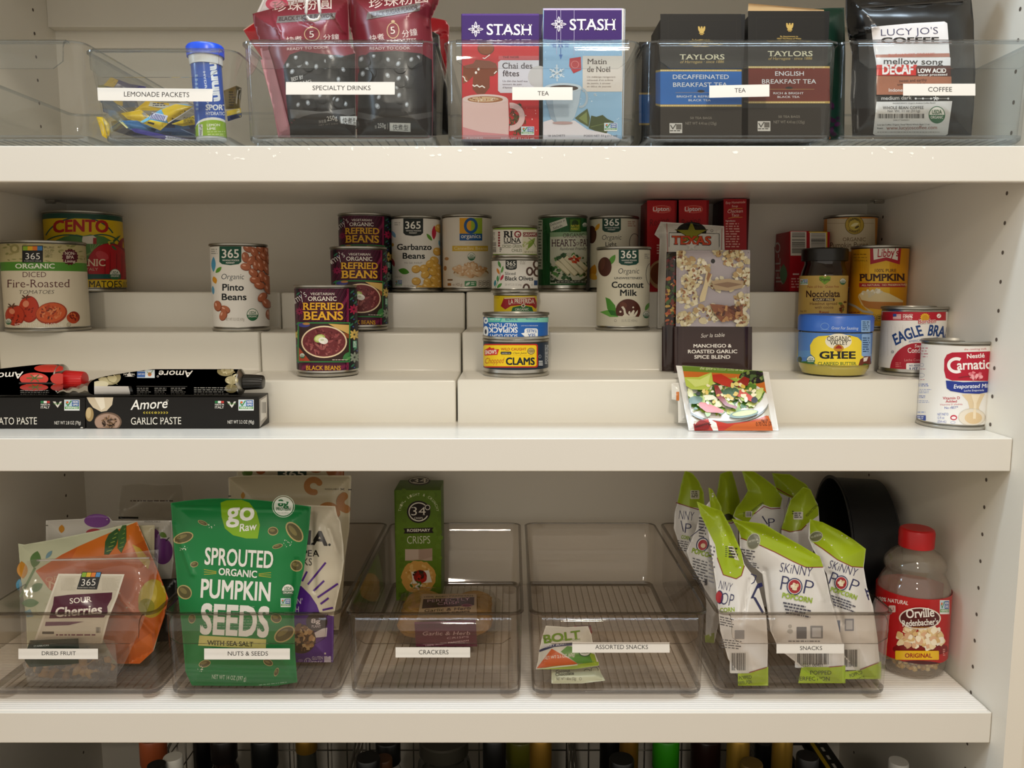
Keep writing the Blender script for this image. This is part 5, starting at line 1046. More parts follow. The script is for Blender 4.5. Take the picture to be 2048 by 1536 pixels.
lemon('brown and yellow packet standing at the right rear beside the tube', [(1740, 650), (1890, 592), (1950, 620), (1930, 860), (1760, 870)], .962, '#6b5a24', lambda A: (A.p([(1880, 600), (1950, 620), (1940, 760), (1900, 740)], '#3a3418'), A.micro(1800, 660, 1880, 840, 6, '#3a3214')), 10, seed=3)
lemon('teal packet sloping down under the white strip at the left', [(290, 768), (570, 768), (705, 900), (600, 1015), (470, 965)], .948, TEAL, lambda A: (A.p([(440, 768), (560, 775), (560, 830), (500, 815)], YEL), A.l([(500, 830), (600, 910)], 8, '#c9ccc8'), A.l([(530, 826), (625, 900)], 6, '#c9ccc8'), A.p([(600, 770), (705, 800), (700, 850), (640, 850)], '#1a4a70')), 20, seed=4)
lemon('yellow packet with a white picture window under the strip, above the barcode packet', [(690, 882), (830, 772), (1110, 800), (1330, 790), (1300, 870), (900, 885)], .938, YEL, lambda A: (A.p([(880, 780), (1100, 825), (1080, 870), (860, 830)], '#c4c2b0'), A.micro(910, 795, 1060, 840, 2, '#4a4a5a'), A.p([(1100, 800), (1330, 790), (1300, 870), (1100, 860)], '#b8b8b0')), 24, seed=5)
lemon('blue packet lying along the left wall of the bin', [(330, 868), (470, 886), (570, 1000), (545, 1040), (440, 975)], .928, '#2a6a94', lambda A: A.p([(330, 868), (380, 875), (400, 920), (350, 900)], '#1f4a74'), 22, seed=6)
lemon('yellow packet with a pointed left end beside the barcode packet', [(535, 916), (765, 874), (880, 955), (800, 1010), (740, 1012), (620, 985)], .922, '#c9a51c', lambda A: A.p([(780, 915), (810, 900), (850, 950), (820, 965)], '#8a8478'), 24, seed=7)
lemon('yellow packet with small dark print just left of the tube', [(1130, 1042), (1430, 928), (1446, 1042), (1262, 1068)], .916, YEL, lambda A: A.micro(1270, 960, 1400, 1035, 5, '#5a4a14'), 26, seed=8)
lemon('dark teal packet lying low at the right before the tube', [(770, 1108), (900, 1080), (1240, 1092), (1446, 1180), (1440, 1215), (1100, 1165)], .910, '#24466a', lambda A: (A.p([(770, 1108), (900, 1080), (960, 1100), (860, 1125)], '#b89c2c'), A.l([(1240, 1100), (1420, 1180)], 6, '#8a98a8')), 32, seed=9)
lemon('small yellow and navy packet at the right wall under the brown one', [(1770, 890), (1940, 852), (1950, 960), (1790, 1010)], .930, '#c8a824', lambda A: A.p([(1780, 950), (1950, 910), (1950, 960), (1790, 1010)], NAV), 18, seed=10)
lemon('blue packet with a pale yellow edge at the bottom left', [(512, 1002), (560, 1000), (722, 1000), (965, 1092), (905, 1165), (640, 1105)], .898, '#275c86', lambda A: (A.p([(512, 1002), (545, 1000), (625, 1085), (605, 1092)], '#d6cf8a'), A.p([(725, 1005), (960, 1092), (905, 1160), (840, 1090)], '#1f4a6c')), 26, seed=11)
lemon('crumpled bright yellow packet in the left front corner', [(248, 955), (330, 962), (400, 1040), (414, 1130), (380, 1218), (318, 1180), (290, 1080)], .884, '#ddb917', lambda A: A.l([(330, 980), (390, 1200)], 5, '#8a7414'), 12, seed=12)
lemon('purple edged packet lying flat along the bottom of the bin', [(645, 1098), (720, 1092), (1060, 1172), (1440, 1236), (1440, 1246), (1050, 1226), (700, 1138)], .882, '#2f2a78', lambda A: (A.p([(1060, 1178), (1440, 1236), (1440, 1246), (1055, 1222)], '#d8d6dc'), A.micro(1080, 1186, 1400, 1215, 2, '#4a4a5a', dy=40)), 30, T=.002, seed=13)
lemon('bright packet with a barcode and light blue band on top of the pile', [(764, 1016), (1000, 872), (1180, 806), (1300, 812), (1400, 838), (1250, 930), (1092, 1030), (1000, 1118), (880, 1076)], .888, SKY, lambda A: (A.p([(840, 985), (1092, 1035), (1000, 1118), (764, 1020)], '#e2c22a'), A.p([(1010, 872), (1180, 806), (1400, 838), (1250, 930), (1092, 1030)], '#dfba22'), A.p([(900, 900), (1090, 945), (1060, 1010), (870, 975)], '#e2e2f0'), A.add([[(905+18*k, 912+4*k), (914+18*k, 914+4*k), (890+18*k, 975+4*k), (881+18*k, 973+4*k)] for k in range(9)], '#3a3a86'), A.p([(850, 1010), (930, 1030), (920, 1052), (845, 1030)], '#3a3012'), A.p([(764, 1016), (840, 968), (880, 985), (800, 1030)], '#7cc4e6'), A.l([(1092, 1030), (1250, 930), (1380, 845)], 10, '#f0f2f4')), 24, T=.006, seed=14)
lemon('dark navy packet lying behind the pile just above the bin floor', [(420, 1010), (700, 960), (1300, 1000), (1450, 1060), (1450, 1230), (700, 1200), (440, 1120)], .978, '#1a2a4c', lambda A: (A.p([(700, 960), (1000, 980), (980, 1050), (720, 1040)], '#6a5a1c'), A.p([(1150, 1000), (1300, 1000), (1350, 1100), (1180, 1110)], '#27507a')), 8, seed=15)
lemon('deep blue packet leaning behind the teal one near the left wall', [(300, 690), (700, 700), (760, 880), (560, 980), (330, 900)], .985, '#1d3c66', lambda A: A.p([(420, 700), (520, 700), (480, 800), (400, 790)], '#8a7a2c'), 8, seed=16)
# effervescent tablet tube
x, y, r = can_at(393.5, 454.5, .890, ZT); zt = atY(420, 84, y-r).z; H = zt-FT
o = thing('tablet_tube', 'blue and lime tablet tube with a bright blue cap standing in the lemonade bin', 'tablet tube', (x, y, FT))
WH = mat('white_plastic', '#e9e9e4', .3)
mesh('tube_body', *lathe([(0, .001), (r-.002, 0), (r, .002), (r, H-.020), (0, H-.020)], x, y, FT, 48), WH, o, smooth=40)
A = can_art(x, y, r+.0002, 'T1b', 393.5, 454.5)
A.e(1610, 1060, 190, 95, '#e9ebe4'); A.r(1300, 1060, 1900, 1400, '#e9ebe4'); A.e(1610, 1085, 195, 90, '#8fb52a'); A.r(1300, 1085, 1900, 1222, '#8fb52a')
A.t('nuun', 1600, 300, 1642, 782, 105, '#f2f4f6', .05); A.t('HYDRATION', 1520, 430, 1560, 860, 26, '#d6e0f0', .01); A.t('SPORT', 1538, 878, 1790, 884, 62, '#f2f4f6', .03); A.t('HYDRATION', 1540, 938, 1800, 946, 40, '#e6ecf4', .014)
A.t('LEMON', 1548, 1070, 1700, 1070, 28, '#eef2d8', .02); A.t('LIME', 1550, 1112, 1650, 1112, 28, '#eef2d8', .02); A.micro(1550, 1130, 1770, 1150, 1, '#c8dc8a'); A.micro(1555, 1160, 1760, 1205, 2, '#c8dc8a'); A.r(1452, 1045, 1500, 1200, '#e4e6de'); A.micro(1458, 1050, 1496, 1196, 9, '#2a2a2a')
A.micro(1425, 460, 1460, 900, 9, '#8aa4d0'); A.l([(1760, 700), (1760, 830)], 6, '#8aa4d0')
jar_print(A, x, y, r+.0002, FT+.004, atY(420, 114, y-r).z, '#2b58b4', o, m=GLOSS)
mesh('cap_neck', *lathe([(r-.003, H-.020), (r+.0012, H-.020), (r+.002, H-.011), (0, H-.011)], x, y, FT, 48), WH, o, smooth=40)
mesh('cap', *lathe([(r+.002, H-.0115), (r+.0036, H-.0115), (r+.0040, H-.002), (r+.0025, H), (0, H)], x, y, FT, 48), mat('bright_blue_cap', '#1a4fd6', .3), o, smooth=40)
o.rotation_euler = (0, math.radians(-1.6), 0)
# tapioca pouches
PK, BK = '#7c2834', '#1c1a19'
def pearls(A, x0, x1, y0, y1, n, seed):
    R = random.Random(seed)
    for k in range(n):
        x, y, r = R.uniform(x0, x1), R.uniform(y0, y1), R.uniform(45, 62); A.e(x, y, r, r, '#121110', 0, 18); A.e(x-r*.1, y-r*.1, r*.85, r*.85, '#23211f', 0, 18); A.e(x-r*.3, y-r*.35, r*.30, r*.40, '#86888a', R.uniform(-40, 40), 12); A.e(x-r*.32, y-r*.38, r*.16, r*.22, '#bfc3c6', 20, 8)
def tapL(A):
    A.p([(470, 1080), (420, 520), (470, 430), (560, 400), (690, 420), (900, 440), (985, 420), (990, 1085)], BK); A.within([(440, 440), (985, 430), (985, 900), (455, 900)]); pearls(A, 460, 960, 440, 860, 24, 5); A.within(None)
    A.p([(235, 380), (300, 380), (345, 520), (470, 1000), (475, 1082), (380, 1078), (330, 800)], '#b5747c'); A.p([(240, 470), (330, 470), (460, 1020), (390, 1040)], '#c68a90')
    A.t('珍珠粉圓', 335, 86, 800, 62, 76, '#e6d6d0', .004, .05); A.p([(375, 128), (835, 98), (825, 150), (365, 182)], '#6f6762'); A.t('BLACK SUGAR FLAVOR', 385, 166, 812, 134, 30, '#3a2426', .006, .1, sf=.03)
    A.ring(645, 268, 62, 56, 7, '#bfa07a', 28); A.e(640, 212, 14, 9, '#bfa07a'); A.t('5', 625, 296, 662, 292, 50, '#d9c8c0', .006, .05); A.t('快煮', 445, 335, 570, 325, 44, '#e0d0ca'); A.t('分鐘', 735, 312, 860, 306, 40, '#e0d0ca'); A.t('5 MINUTES', 720, 342, 880, 336, 20, '#e0d0ca', .006, sf=.03); A.t('READY TO COOK', 450, 396, 780, 380, 20, '#d6c4be')
    A.p([(470, 860), (720, 880), (980, 850), (985, 900), (760, 950), (480, 930)], '#5d5a57'); A.e(760, 980, 260, 90, '#1d1b1a'); A.t('BEST BY', 486, 640, 580, 620, 30, '#cfcac4', .006); A.t('27AUG', 500, 672, 642, 650, 22, '#cfcac4', .006); A.t('淨含量', 698, 972, 760, 962, 24, '#a8a39c'); A.t('250g', 766, 954, 846, 942, 36, '#d0cbc4', .006); A.t('NET WT 8.8oz', 700, 992, 850, 978, 12, '#8a857e'); A.r(862, 915, 864, 965, '#a8a39c')
    A.p([(868, 916), (1000, 914), (1000, 988), (872, 972)], '#cfccc6'); A.t('快煮型', 885, 972, 1000, 978, 48, '#2a2826'); A.p([(250, 400), (300, 395), (310, 330), (240, 330)], '#8f3a46')
def tapR(A):
    A.p([(1000, 1082), (1020, 470), (1100, 410), (1300, 400), (1500, 420), (1590, 470), (1592, 1082)], BK); A.within([(1010, 430), (1592, 430), (1592, 900), (1005, 900)]); pearls(A, 1040, 1560, 450, 860, 22, 9); A.within(None)
    A.t('珍珠粉圓', 1095, 62, 1560, 10, 78, '#e6d6d0', .004, .05); A.p([(1082, 98), (1500, 20), (1495, 84), (1072, 155)], '#6f6762'); A.t('BLACK SUGAR FLAVOR', 1112, 138, 1480, 72, 34, '#3a2426', .006, .1, sf=.03)
    A.ring(1284, 240, 50, 64, 7, '#bfa07a', 28); A.e(1284, 168, 15, 10, '#bfa07a'); A.t('5', 1266, 268, 1302, 264, 56, '#d9c8c0', .006); A.t('快煮', 1102, 330, 1218, 312, 52, '#e0d0ca'); A.t('分鐘', 1358, 292, 1478, 272, 52, '#e0d0ca'); A.t('5 MINUTES.', 1262, 334, 1475, 326, 24, '#e6d8d0', .008, sf=.04); A.t('READY TO COOK', 1100, 392, 1420, 388, 22, '#d6c4be')
    A.p([(1002, 880), (1250, 930), (1590, 880), (1592, 920), (1300, 980), (1004, 930)], '#4d4a47'); A.e(1300, 1000, 270, 80, '#1d1b1a'); A.t('重', 1140, 1012, 1158, 1010, 24, '#a8a39c'); A.t('250g', 1164, 1008, 1228, 1004, 36, '#d0cbc4', .006); A.r(1240, 970, 1243, 1020, '#a8a39c'); A.p([(1257, 966), (1422, 970), (1422, 1040), (1257, 1032)], '#cfccc6'); A.p([(1262, 972), (1416, 976), (1416, 1034), (1262, 1026)], '#e0ddd6'); A.t('快煮型', 1280, 1022, 1404, 1026, 44, '#2a2826')
pouch('pouch_bag', 'bright red foil pouch standing behind the right maroon pouch', 'pouch', 'T2', [(1300, 160), (1600, 138), (1700, 160), (1728, 210), (1712, 500), (1690, 640), (1640, 900), (1300, 900)], (-.13, 1.015, FT), 4, 0, .012, .03, '#9c1420', wr=.003, seed=31, folds=((1610, 290, 1700, 270, -.002, 12),))
pouch('pouch_bag', 'black pouch standing behind the right maroon pouch', 'pouch', 'T2', [(1380, 260), (1600, 250), (1650, 275), (1668, 500), (1712, 700), (1722, 1060), (1400, 1085)], (-.12, .965, FT), 4, 0, .008, .03, '#26241f', wr=.003, seed=32)
pouch('pouch_bag', 'red packet corner poking out left of the maroon pouches', 'pouch', 'T2', [(106, 238), (190, 180), (420, 200), (420, 480), (260, 470), (152, 312)], (-.26, .99, FT), 4, 0, .006, .02, '#a81822', draw=lambda A: A.l([(106, 238), (190, 180)], 8, '#d8a89a'), wr=.002, seed=33)
pouch('zip_bag', 'clear zip bag with pink edging above the left maroon pouch', 'zip bag', 'T2', [(212, 95), (262, -10), (300, -60), (640, -60), (700, 60), (640, 110), (300, 120)], (-.24, .955, FT), 4, 0, .006, .02, '#d9d2d4', draw=lambda A: (A.e(370, 30, 90, 55, '#c9526a'), A.e(372, 34, 60, 34, '#dd8fa0'), A.l([(225, 95), (275, -20)], 14, '#eceaea')), m=FOIL, wr=.003, seed=34)
pouch('pouch_bag', 'maroon tapioca pouch with a wire clip, left one of the two', 'pouch', 'T2', [(178, 108), (320, 70), (560, 20), (800, -10), (930, 0), (942, 330), (990, 420), (988, 1086), (380, 1084), (330, 800), (230, 330), (190, 200)], (-.24, .912, FT), 5, 0, .026, .034, PK, draw=tapL, wr=.0035, wf=26, seed=21, group='maroon tapioca pouches', folds=((330, 90, 420, 330, .003, 16), (560, 160, 640, 200, -.003, 14), (820, 120, 900, 250, .003, 16)))
pouch('pouch_bag', 'maroon tapioca pouch at the right, taller one of the two', 'pouch', 'T2', [(925, -60), (1665, -60), (1640, 30), (1582, 150), (1598, 330), (1600, 700), (1594, 1086), (1000, 1086), (985, 700), (970, 330), (940, 200)], (-.14, .918, FT), 5, 0, .026, .034, PK, draw=tapR, wr=.0032, wf=22, seed=22, group='maroon tapioca pouches', folds=((980, 0, 960, 300, -.002, 14), (1580, 40, 1560, 200, .003, 18)))
P = [atY(460+a/3.938, b/3.938, .884) for a, b in ((622, -60), (605, 20), (598, 100), (604, 132), (625, 156), (660, 162), (694, 154), (710, 130), (708, 95), (700, 20), (692, -60))]
mesh('wire_clip', *tube(P, .0016, 10), mat('white_coated_wire', '#dedad4', .3), loc=P[5], smooth=True, label='white wire clip hanging over the left maroon pouch', cat='clip')
# tea cartons
PUR = '#3d2168'
def star(A, x, y, r):
    for k in range(8):
        a = PI*k/4; q = r if k % 2 == 0 else r*.72; A.leaf(x+.12*r*math.cos(a), y+.12*r*math.sin(a), x+q*math.cos(a), y+q*math.sin(a), r*.17, '#ece8f0', 5); A.leaf(x+.3*q*math.cos(a), y+.3*q*math.sin(a), x+.85*q*math.cos(a), y+.85*q*math.sin(a), r*.06, PUR, 4)
def holiday(A):
    A.r(252, 340, 858, 1106, '#c4252c'); A.p([(252, 108), (858, 118), (858, 362), (700, 360), (480, 352), (252, 345)], PUR); A.r(252, 108, 858, 122, '#5a3c8c'); star(A, 360, 230, 62); A.t('STASH', 446, 273, 802, 276, 84, '#efebf2', .012, sf=.05)
    A.e(440, 382, 66, 52, '#6e3417'); A.e(440, 380, 58, 46, '#86441f'); A.p([(260, 520), (340, 500), (360, 470), (470, 480), (520, 500), (540, 560), (500, 600), (470, 600), (470, 690), (430, 740), (370, 740), (335, 700), (340, 600), (300, 640), (258, 660)], '#7a3a1c'); A.p([(262, 590), (290, 600), (300, 640), (262, 655)], '#8f4a26')
    A.l([(335, 668), (350, 680), (370, 670), (390, 686), (410, 676), (430, 690)], 9, '#efe6dc'); A.l([(256, 600), (272, 612), (276, 632), (290, 640)], 8, '#efe6dc'); A.l([(505, 580), (525, 560)], 8, '#efe6dc'); A.e(382, 545, 9, 11, '#efe6dc'); A.e(362, 572, 9, 11, '#efe6dc'); A.l([(415, 455), (430, 462), (470, 432)], 6, '#efe6dc')
    A.p([(540, 440), (858, 440), (858, 470), (540, 470)], '#c75a5e'); A.t('THÉ NOIR', 572, 458, 702, 458, 16, '#5a1a24', .004, sf=.02)
    A.p([(536, 490), (556, 474), (858, 474), (858, 732), (556, 732), (536, 715)], '#d7d2d8'); A.t('Chai des', 570, 540, 806, 540, 46, '#3a2a34', .006, sf=.03); A.t('fêtes', 572, 600, 702, 600, 46, '#3a2a34', .006, sf=.03)
    for k, q in enumerate(('Un thé chai festif aux', 'saveurs de pain', "d'épices et de chai")): A.t(q, 572, 645+25*k, 572+(198, 150, 186)[k], 645+25*k, 13, '#6a5a66', .002, sf=.02)
    A.e(858, 604, 86, 86, '#c9c3c0')
    A.scatter(('e', 690, 950, 65, 120), 90, 8, 26, ['#3a3a1c', '#4d5428', '#2c2c16', '#5f4a28'], 6, .2, .2); A.scatter(('e', 700, 850, 50, 30), 20, 8, 20, ['#2f3a1e', '#44502a'], 8, .25)
    A.ring(635, 920, 112, 112, 44, '#d8b6b4', 32, -95, 95); A.p([(255, 780), (615, 780), (622, 960), (618, 1106), (258, 1106)], '#dcbcb8'); A.p([(258, 1000), (400, 1040), (620, 1060), (618, 1106), (258, 1106)], '#d08a8e'); A.e(433, 780, 178, 38, '#e3cbc6', n=32); A.e(435, 783, 140, 26, '#a5683c', n=28); A.e(425, 782, 116, 20, '#d6b48c'); A.scatter(('e', 430, 782, 110, 16), 30, 4, 10, ['#8a4a24', '#f0e0cc', '#b87a48'], 3, .4)
    A.scatter(('r', 640, 740, 850, 1090), 18, 3, 6, ['#e89a9a', '#f2d0cc'], 4); A.ngmo(718, 996, 820, 1062); A.t('18 SACHETS', 282, 1093, 416, 1093, 14, '#f6e8e8', .006, sf=.02); A.t('POIDS NET 33 g (1.1 oz)', 560, 1096, 820, 1096, 14, '#f6e8e8', .006, sf=.02)
def morning(A):
    A.r(890, 65, 1512, 1108, '#8fb6d4'); A.p([(898, 66), (1510, 66), (1510, 312), (1300, 325), (1100, 322), (892, 308)], PUR); A.r(892, 66, 1512, 80, '#c9b8dc')
    for xx in (998, 1030, 1135): A.l([(xx, 66), (xx, 430)], 3, '#b8b0d0')
    star(A, 1014, 190, 62); A.t('STASH', 1100, 236, 1462, 236, 86, '#efebf2', .012, sf=.05)
    for q in ((980, 355, 22), (1030, 345, 34), (1078, 355, 22)): flower(A, *q, '#3a64a8', 6)
    A.p([(1015, 430), (1045, 430), (1030, 470)], '#4a78b8'); A.l([(1030, 375), (1030, 440)], 5, '#3a64a8')
    for cx, cy, r in ((1000, 575, 66), (930, 348, 16), (1300, 745, 14)):
        for k in range(6): a = PI*k/3+.5; A.l([(cx, cy), (cx+r*math.cos(a), cy+r*math.sin(a))], r*.13, '#d7dde0'); A.l([(cx+r*.6*math.cos(a)-r*.2*math.sin(a), cy+r*.6*math.sin(a)+r*.2*math.cos(a)), (cx+r*.45*math.cos(a), cy+r*.45*math.sin(a)), (cx+r*.6*math.cos(a)+r*.2*math.sin(a), cy+r*.6*math.sin(a)-r*.2*math.cos(a))], r*.12, '#d7dde0')
    A.scatter(('r', 900, 330, 1500, 960), 34, 3, 6, ['#dce8f0', '#c9dcea'], 5)
    A.p([(1100, 460), (1188, 448), (1192, 550), (1130, 578), (1096, 520)], '#b8343c'); A.ring(1142, 508, 32, 30, 5, '#dc7a78', 16); A.r(1202, 440, 1512, 722, '#d9cfc4'); A.t('Matin', 1240, 505, 1392, 505, 42, '#4a3c38', .006, sf=.03); A.t('de Noël', 1238, 566, 1420, 566, 42, '#4a3c38', .006, sf=.03)
    for k, q in enumerate(('Un mélange revigorant', "rehaussé d'un arôme", 'de jasmin, à siroter', 'en début de journée')): A.t(q, 1236, 612+25*k, 1236+(224, 204, 186, 190)[k], 612+25*k, 13, '#8a7a72', .002, sf=.02)
    A.p([(892, 960), (960, 940), (1140, 950), (1240, 1020), (1400, 1050), (1510, 1100), (1510, 1108), (890, 1108)], '#dfd9de'); A.p([(1140, 930), (1190, 890), (1240, 855), (1260, 930), (1250, 1000), (1180, 960)], '#55603c'); A.p([(1170, 930), (1235, 880), (1240, 980)], '#7d8a52'); A.p([(1250, 1010), (1270, 910), (1310, 920), (1360, 905), (1395, 935), (1450, 960), (1420, 1000), (1390, 1050), (1300, 1030)], '#46522e'); A.l([(1265, 1000), (1430, 960)], 6, '#6a7848')
    A.ring(1190, 770, 56, 80, 18, '#a8b8c4', 26, -110, 110); A.p([(905, 690), (1190, 690), (1176, 800), (1140, 920), (1110, 960), (985, 965), (950, 930), (915, 800)], '#b4c4d0'); A.p([(905, 690), (960, 690), (975, 880), (1000, 960), (985, 965), (950, 930), (915, 800)], '#9aacbc'); A.e(1048, 690, 146, 36, '#c5d2da', n=32); A.e(1050, 694, 118, 24, '#4a3a34', n=28); A.e(1045, 968, 80, 12, '#b89a98')
    A.ngmo(1372, 968, 1474, 1032); A.t('18 SACHETS', 930, 1078, 1064, 1076, 16, '#4a4450', .006, sf=.02); A.t('POIDS NET 33 g (1.1 oz)', 1212, 1078, 1474, 1076, 16, '#4a4450', .006, sf=.02)
carton('tea_carton', 'tea carton with a purple band and gingerbread on red', 'tea box', 'T3', (252, 108, 858, 1108), .874, .062, PUR, holiday, sidecol='#3a2050', group='tea cartons', zb=FT)
t2 = carton('tea_carton', 'tea carton with a purple band over pale winter blue', 'tea box', 'T3', (892, 66, 1512, 1108), .873, .066, PUR, morning, sidecol='#d5cfca', group='tea cartons', zb=FT)
x1 = atY(860+1512/3.938, 1108/3.938, .873).x
VF = box(x1+.0006, x1+.0012, .874, .886, FT+.003, atY(1200, 86/3.938, .88).z, 0); mesh('open_flap', *xf(VF, (x1, .874, FT), math.radians(-10)), CARD, t2, cols=[lin('#cfd6dc')]*len(VF[1]))
carton('tea_carton', 'dark tea carton hidden at the rear behind the purple tea cartons', 'tea box', 'T3', (700, 112, 1300, 1000), .96, .06, '#2a2440', lambda A: A.r(700, 112, 1300, 300, '#3a2a66'), sidecol='#2a2440', group='tea cartons', zb=FT)
GOLD, TB = '#c2a45c', '#23211e'
def feathers(A, x, y, s):
    for dx, ro in ((-.28, -22), (0, 0), (.28, 22)):
        a = math.radians(ro); A.leaf(x+dx*s*.35, y+s*.35, x+dx*s+math.sin(a)*s*.4, y-s*.55, s*.16, GOLD, 6); A.e(x+dx*s*1.25, y-s*.42, s*.12, s*.10, GOLD)
    A.r(x-s*.32, y+s*.28, x+s*.32, y+s*.40, GOLD); A.r(x-s*.2, y+s*.44, x+s*.2, y+s*.56, GOLD)
def taylor(A, x0, x1, dy, col, l1, l2, l3, lx, qty):
    w = x1-x0; cx = (x0+x1)/2; A.ring(cx, 235+dy, 5, 5, 1, GOLD, 8); feathers(A, cx+5, 240+dy, 62)
    for k, (q, hw) in enumerate((('By Appointment to', 70), ('HRH The Prince of Wales', 95), ('Suppliers of Beverages, Taylors of Harrogate', 170), ('North Yorkshire', 60))): A.t(q, cx-hw, 318+17*k+dy, cx+hw, 318+17*k+dy, 11, GOLD, .012)
    for q in ((x0+60, 160+dy, x1-40, 162+dy), (x0+60, 160+dy, x0+62, 380+dy), (x1-42, 160+dy, x1-40, 380+dy)): A.r(*q, '#34312c')
    A.t('TAYLORS', cx-168, 468+dy, cx+185, 468+dy, 40, '#d8cfae', .012, sf=.05); A.t('of Harrogate · since 1886', cx-165, 498+dy, cx+180, 496+dy, 22, GOLD, -.004, .2)
    A.r(x0, 548+dy, x1, 840+dy, GOLD); A.r(x0, 563+dy, x1, 823+dy, col); A.micro(x0, 551+dy, x1, 559+dy, 1, '#e2cf96', 3, .9); A.micro(x0, 829+dy, x1, 837+dy, 1, '#e2cf96', 3, .9)
    for q, a, b, yy, hh in ((l1, *lx[0], 622, 34), (l2, *lx[1], 684, 34), (l3, *lx[2], 768, 16), ('BLACK TEA', *lx[3], 797, 16)): A.t(q, a, yy+dy, b, yy+dy, hh, '#dfe4e8', .006)
    A.r(cx-200, 728+dy, cx+200, 730+dy, GOLD); A.leaf(cx-32, 718+dy, cx+32, 718+dy, 10, TB); A.r(x0, 845+dy, x1, 1110, '#332f2a')  # lower part greyed: the bin wall's reflection is painted into its colour
    A.t('50 TEA BAGS', cx-85, 938+dy*.4, cx+85, 938+dy*.4, 18, '#8a8478'); A.t('NET WT 4.41oz (125g)', cx-122, 982+dy*.4, cx+122, 982+dy*.4, 22, '#8a8478'); A.r(cx-248, 970+dy*.6, cx-148, 1048+dy*.6, '#cfccc6'); A.r(cx-196, 978+dy*.6, cx-154, 1020+dy*.6, '#6a6660'); A.l([(cx-240, 985+dy*.6), (cx-222, 1015+dy*.6), (cx-198, 978+dy*.6)], 7, '#3a3834'); A.micro(cx-244, 1026+dy*.6, cx-152, 1040+dy*.6, 1, '#3a3834')
k1 = carton('tea_carton', 'black tea carton with a blue band, left one in front', 'tea box', 'T4', (318, 110, 955, 1110), .869, .072, TB, lambda A: taylor(A, 318, 958, 0, '#2467b4', 'DECAFFEINATED', 'BREAKFAST TEA', 'BRIGHT & REFRESHING', ((416, 857), (418, 845), (446, 812), (540, 714)), 50), sidecol='#1c1a18', group='black tea cartons', zb=FT)
k2 = carton('tea_carton', 'black tea carton with a brown band and raised flap', 'tea box', 'T4', (1008, 86, 1608, 1106), .869, .072, TB, lambda A: taylor(A, 1012, 1652, -26, '#6e2a1e', 'ENGLISH', 'BREAKFAST TEA', 'RICH & BRIGHT', ((1222, 1448), (1118, 1545), (1208, 1446), (1240, 1414)), 50), sidecol='#1c1a18', group='black tea cartons', zb=FT)
carton('tea_carton', 'black tea carton with a blue band standing behind, seen at the bin edge', 'tea box', 'T4', (150, 330, 650, 1000), .962, .07, TB, lambda A: (A.r(150, 730, 650, 985, GOLD), A.r(150, 745, 650, 970, '#2467b4')), sidecol='#1c1a18', group='black tea cartons', zb=FT)
for kk, cr in ((k1, '#2467b4'), (k2, '#6e2a1e')):
    s = PlaneS((kk.location.x-.0001, .9, FT), n=(-1, 0, 0)); A = Art(s, 'T4'); q = 320 if kk is k1 else 1014; d = 0 if kk is k1 else -26
    A.p([(q-40, 555+d), (q-2, 550+d), (q-2, 840+d), (q-40, 830+d)], GOLD); A.p([(q-40, 572+d), (q-2, 565+d), (q-2, 823+d), (q-40, 814+d)], cr); A.build('side_panel', CARD, kk)
a, b, c, d = [atY(1240+p/3.938, q/3.938, Y) for p, q, Y in ((1008, 88, .8695), (1608, 88, .8695), (1606, 76, .93), (1012, 26, .924))]
V = [a, b, c, d]+[p+Vector((0, .001, -.0008)) for p in (a, b, c, d)]
mesh('top_flap', V, [[0, 1, 2, 3], [7, 6, 5, 4], [0, 4, 5, 1], [1, 5, 6, 2], [2, 6, 7, 3], [3, 7, 4, 0]], CARD, k2, cols=[lin('#b39064')]*2+[lin('#d8ccb4')]*4)
pouch('pouch_bag', 'dark green pouch squeezed between the brown band carton and the bin wall', 'pouch', 'T4', [(1500, 70), (1660, 62), (1766, 60), (1775, 420), (1766, 1100), (1500, 1105)], (.31, .962, FT), 3, 0, .007, .02, '#12382c', draw=lambda A: (A.scatter(('r', 1640, 790, 1720, 1060), 14, 12, 26, ['#3c1238', '#4a1a48', '#2a1030'], 3), A.e(1650, 1085, 8, 12, '#c86a2a')), wr=.002, seed=41)
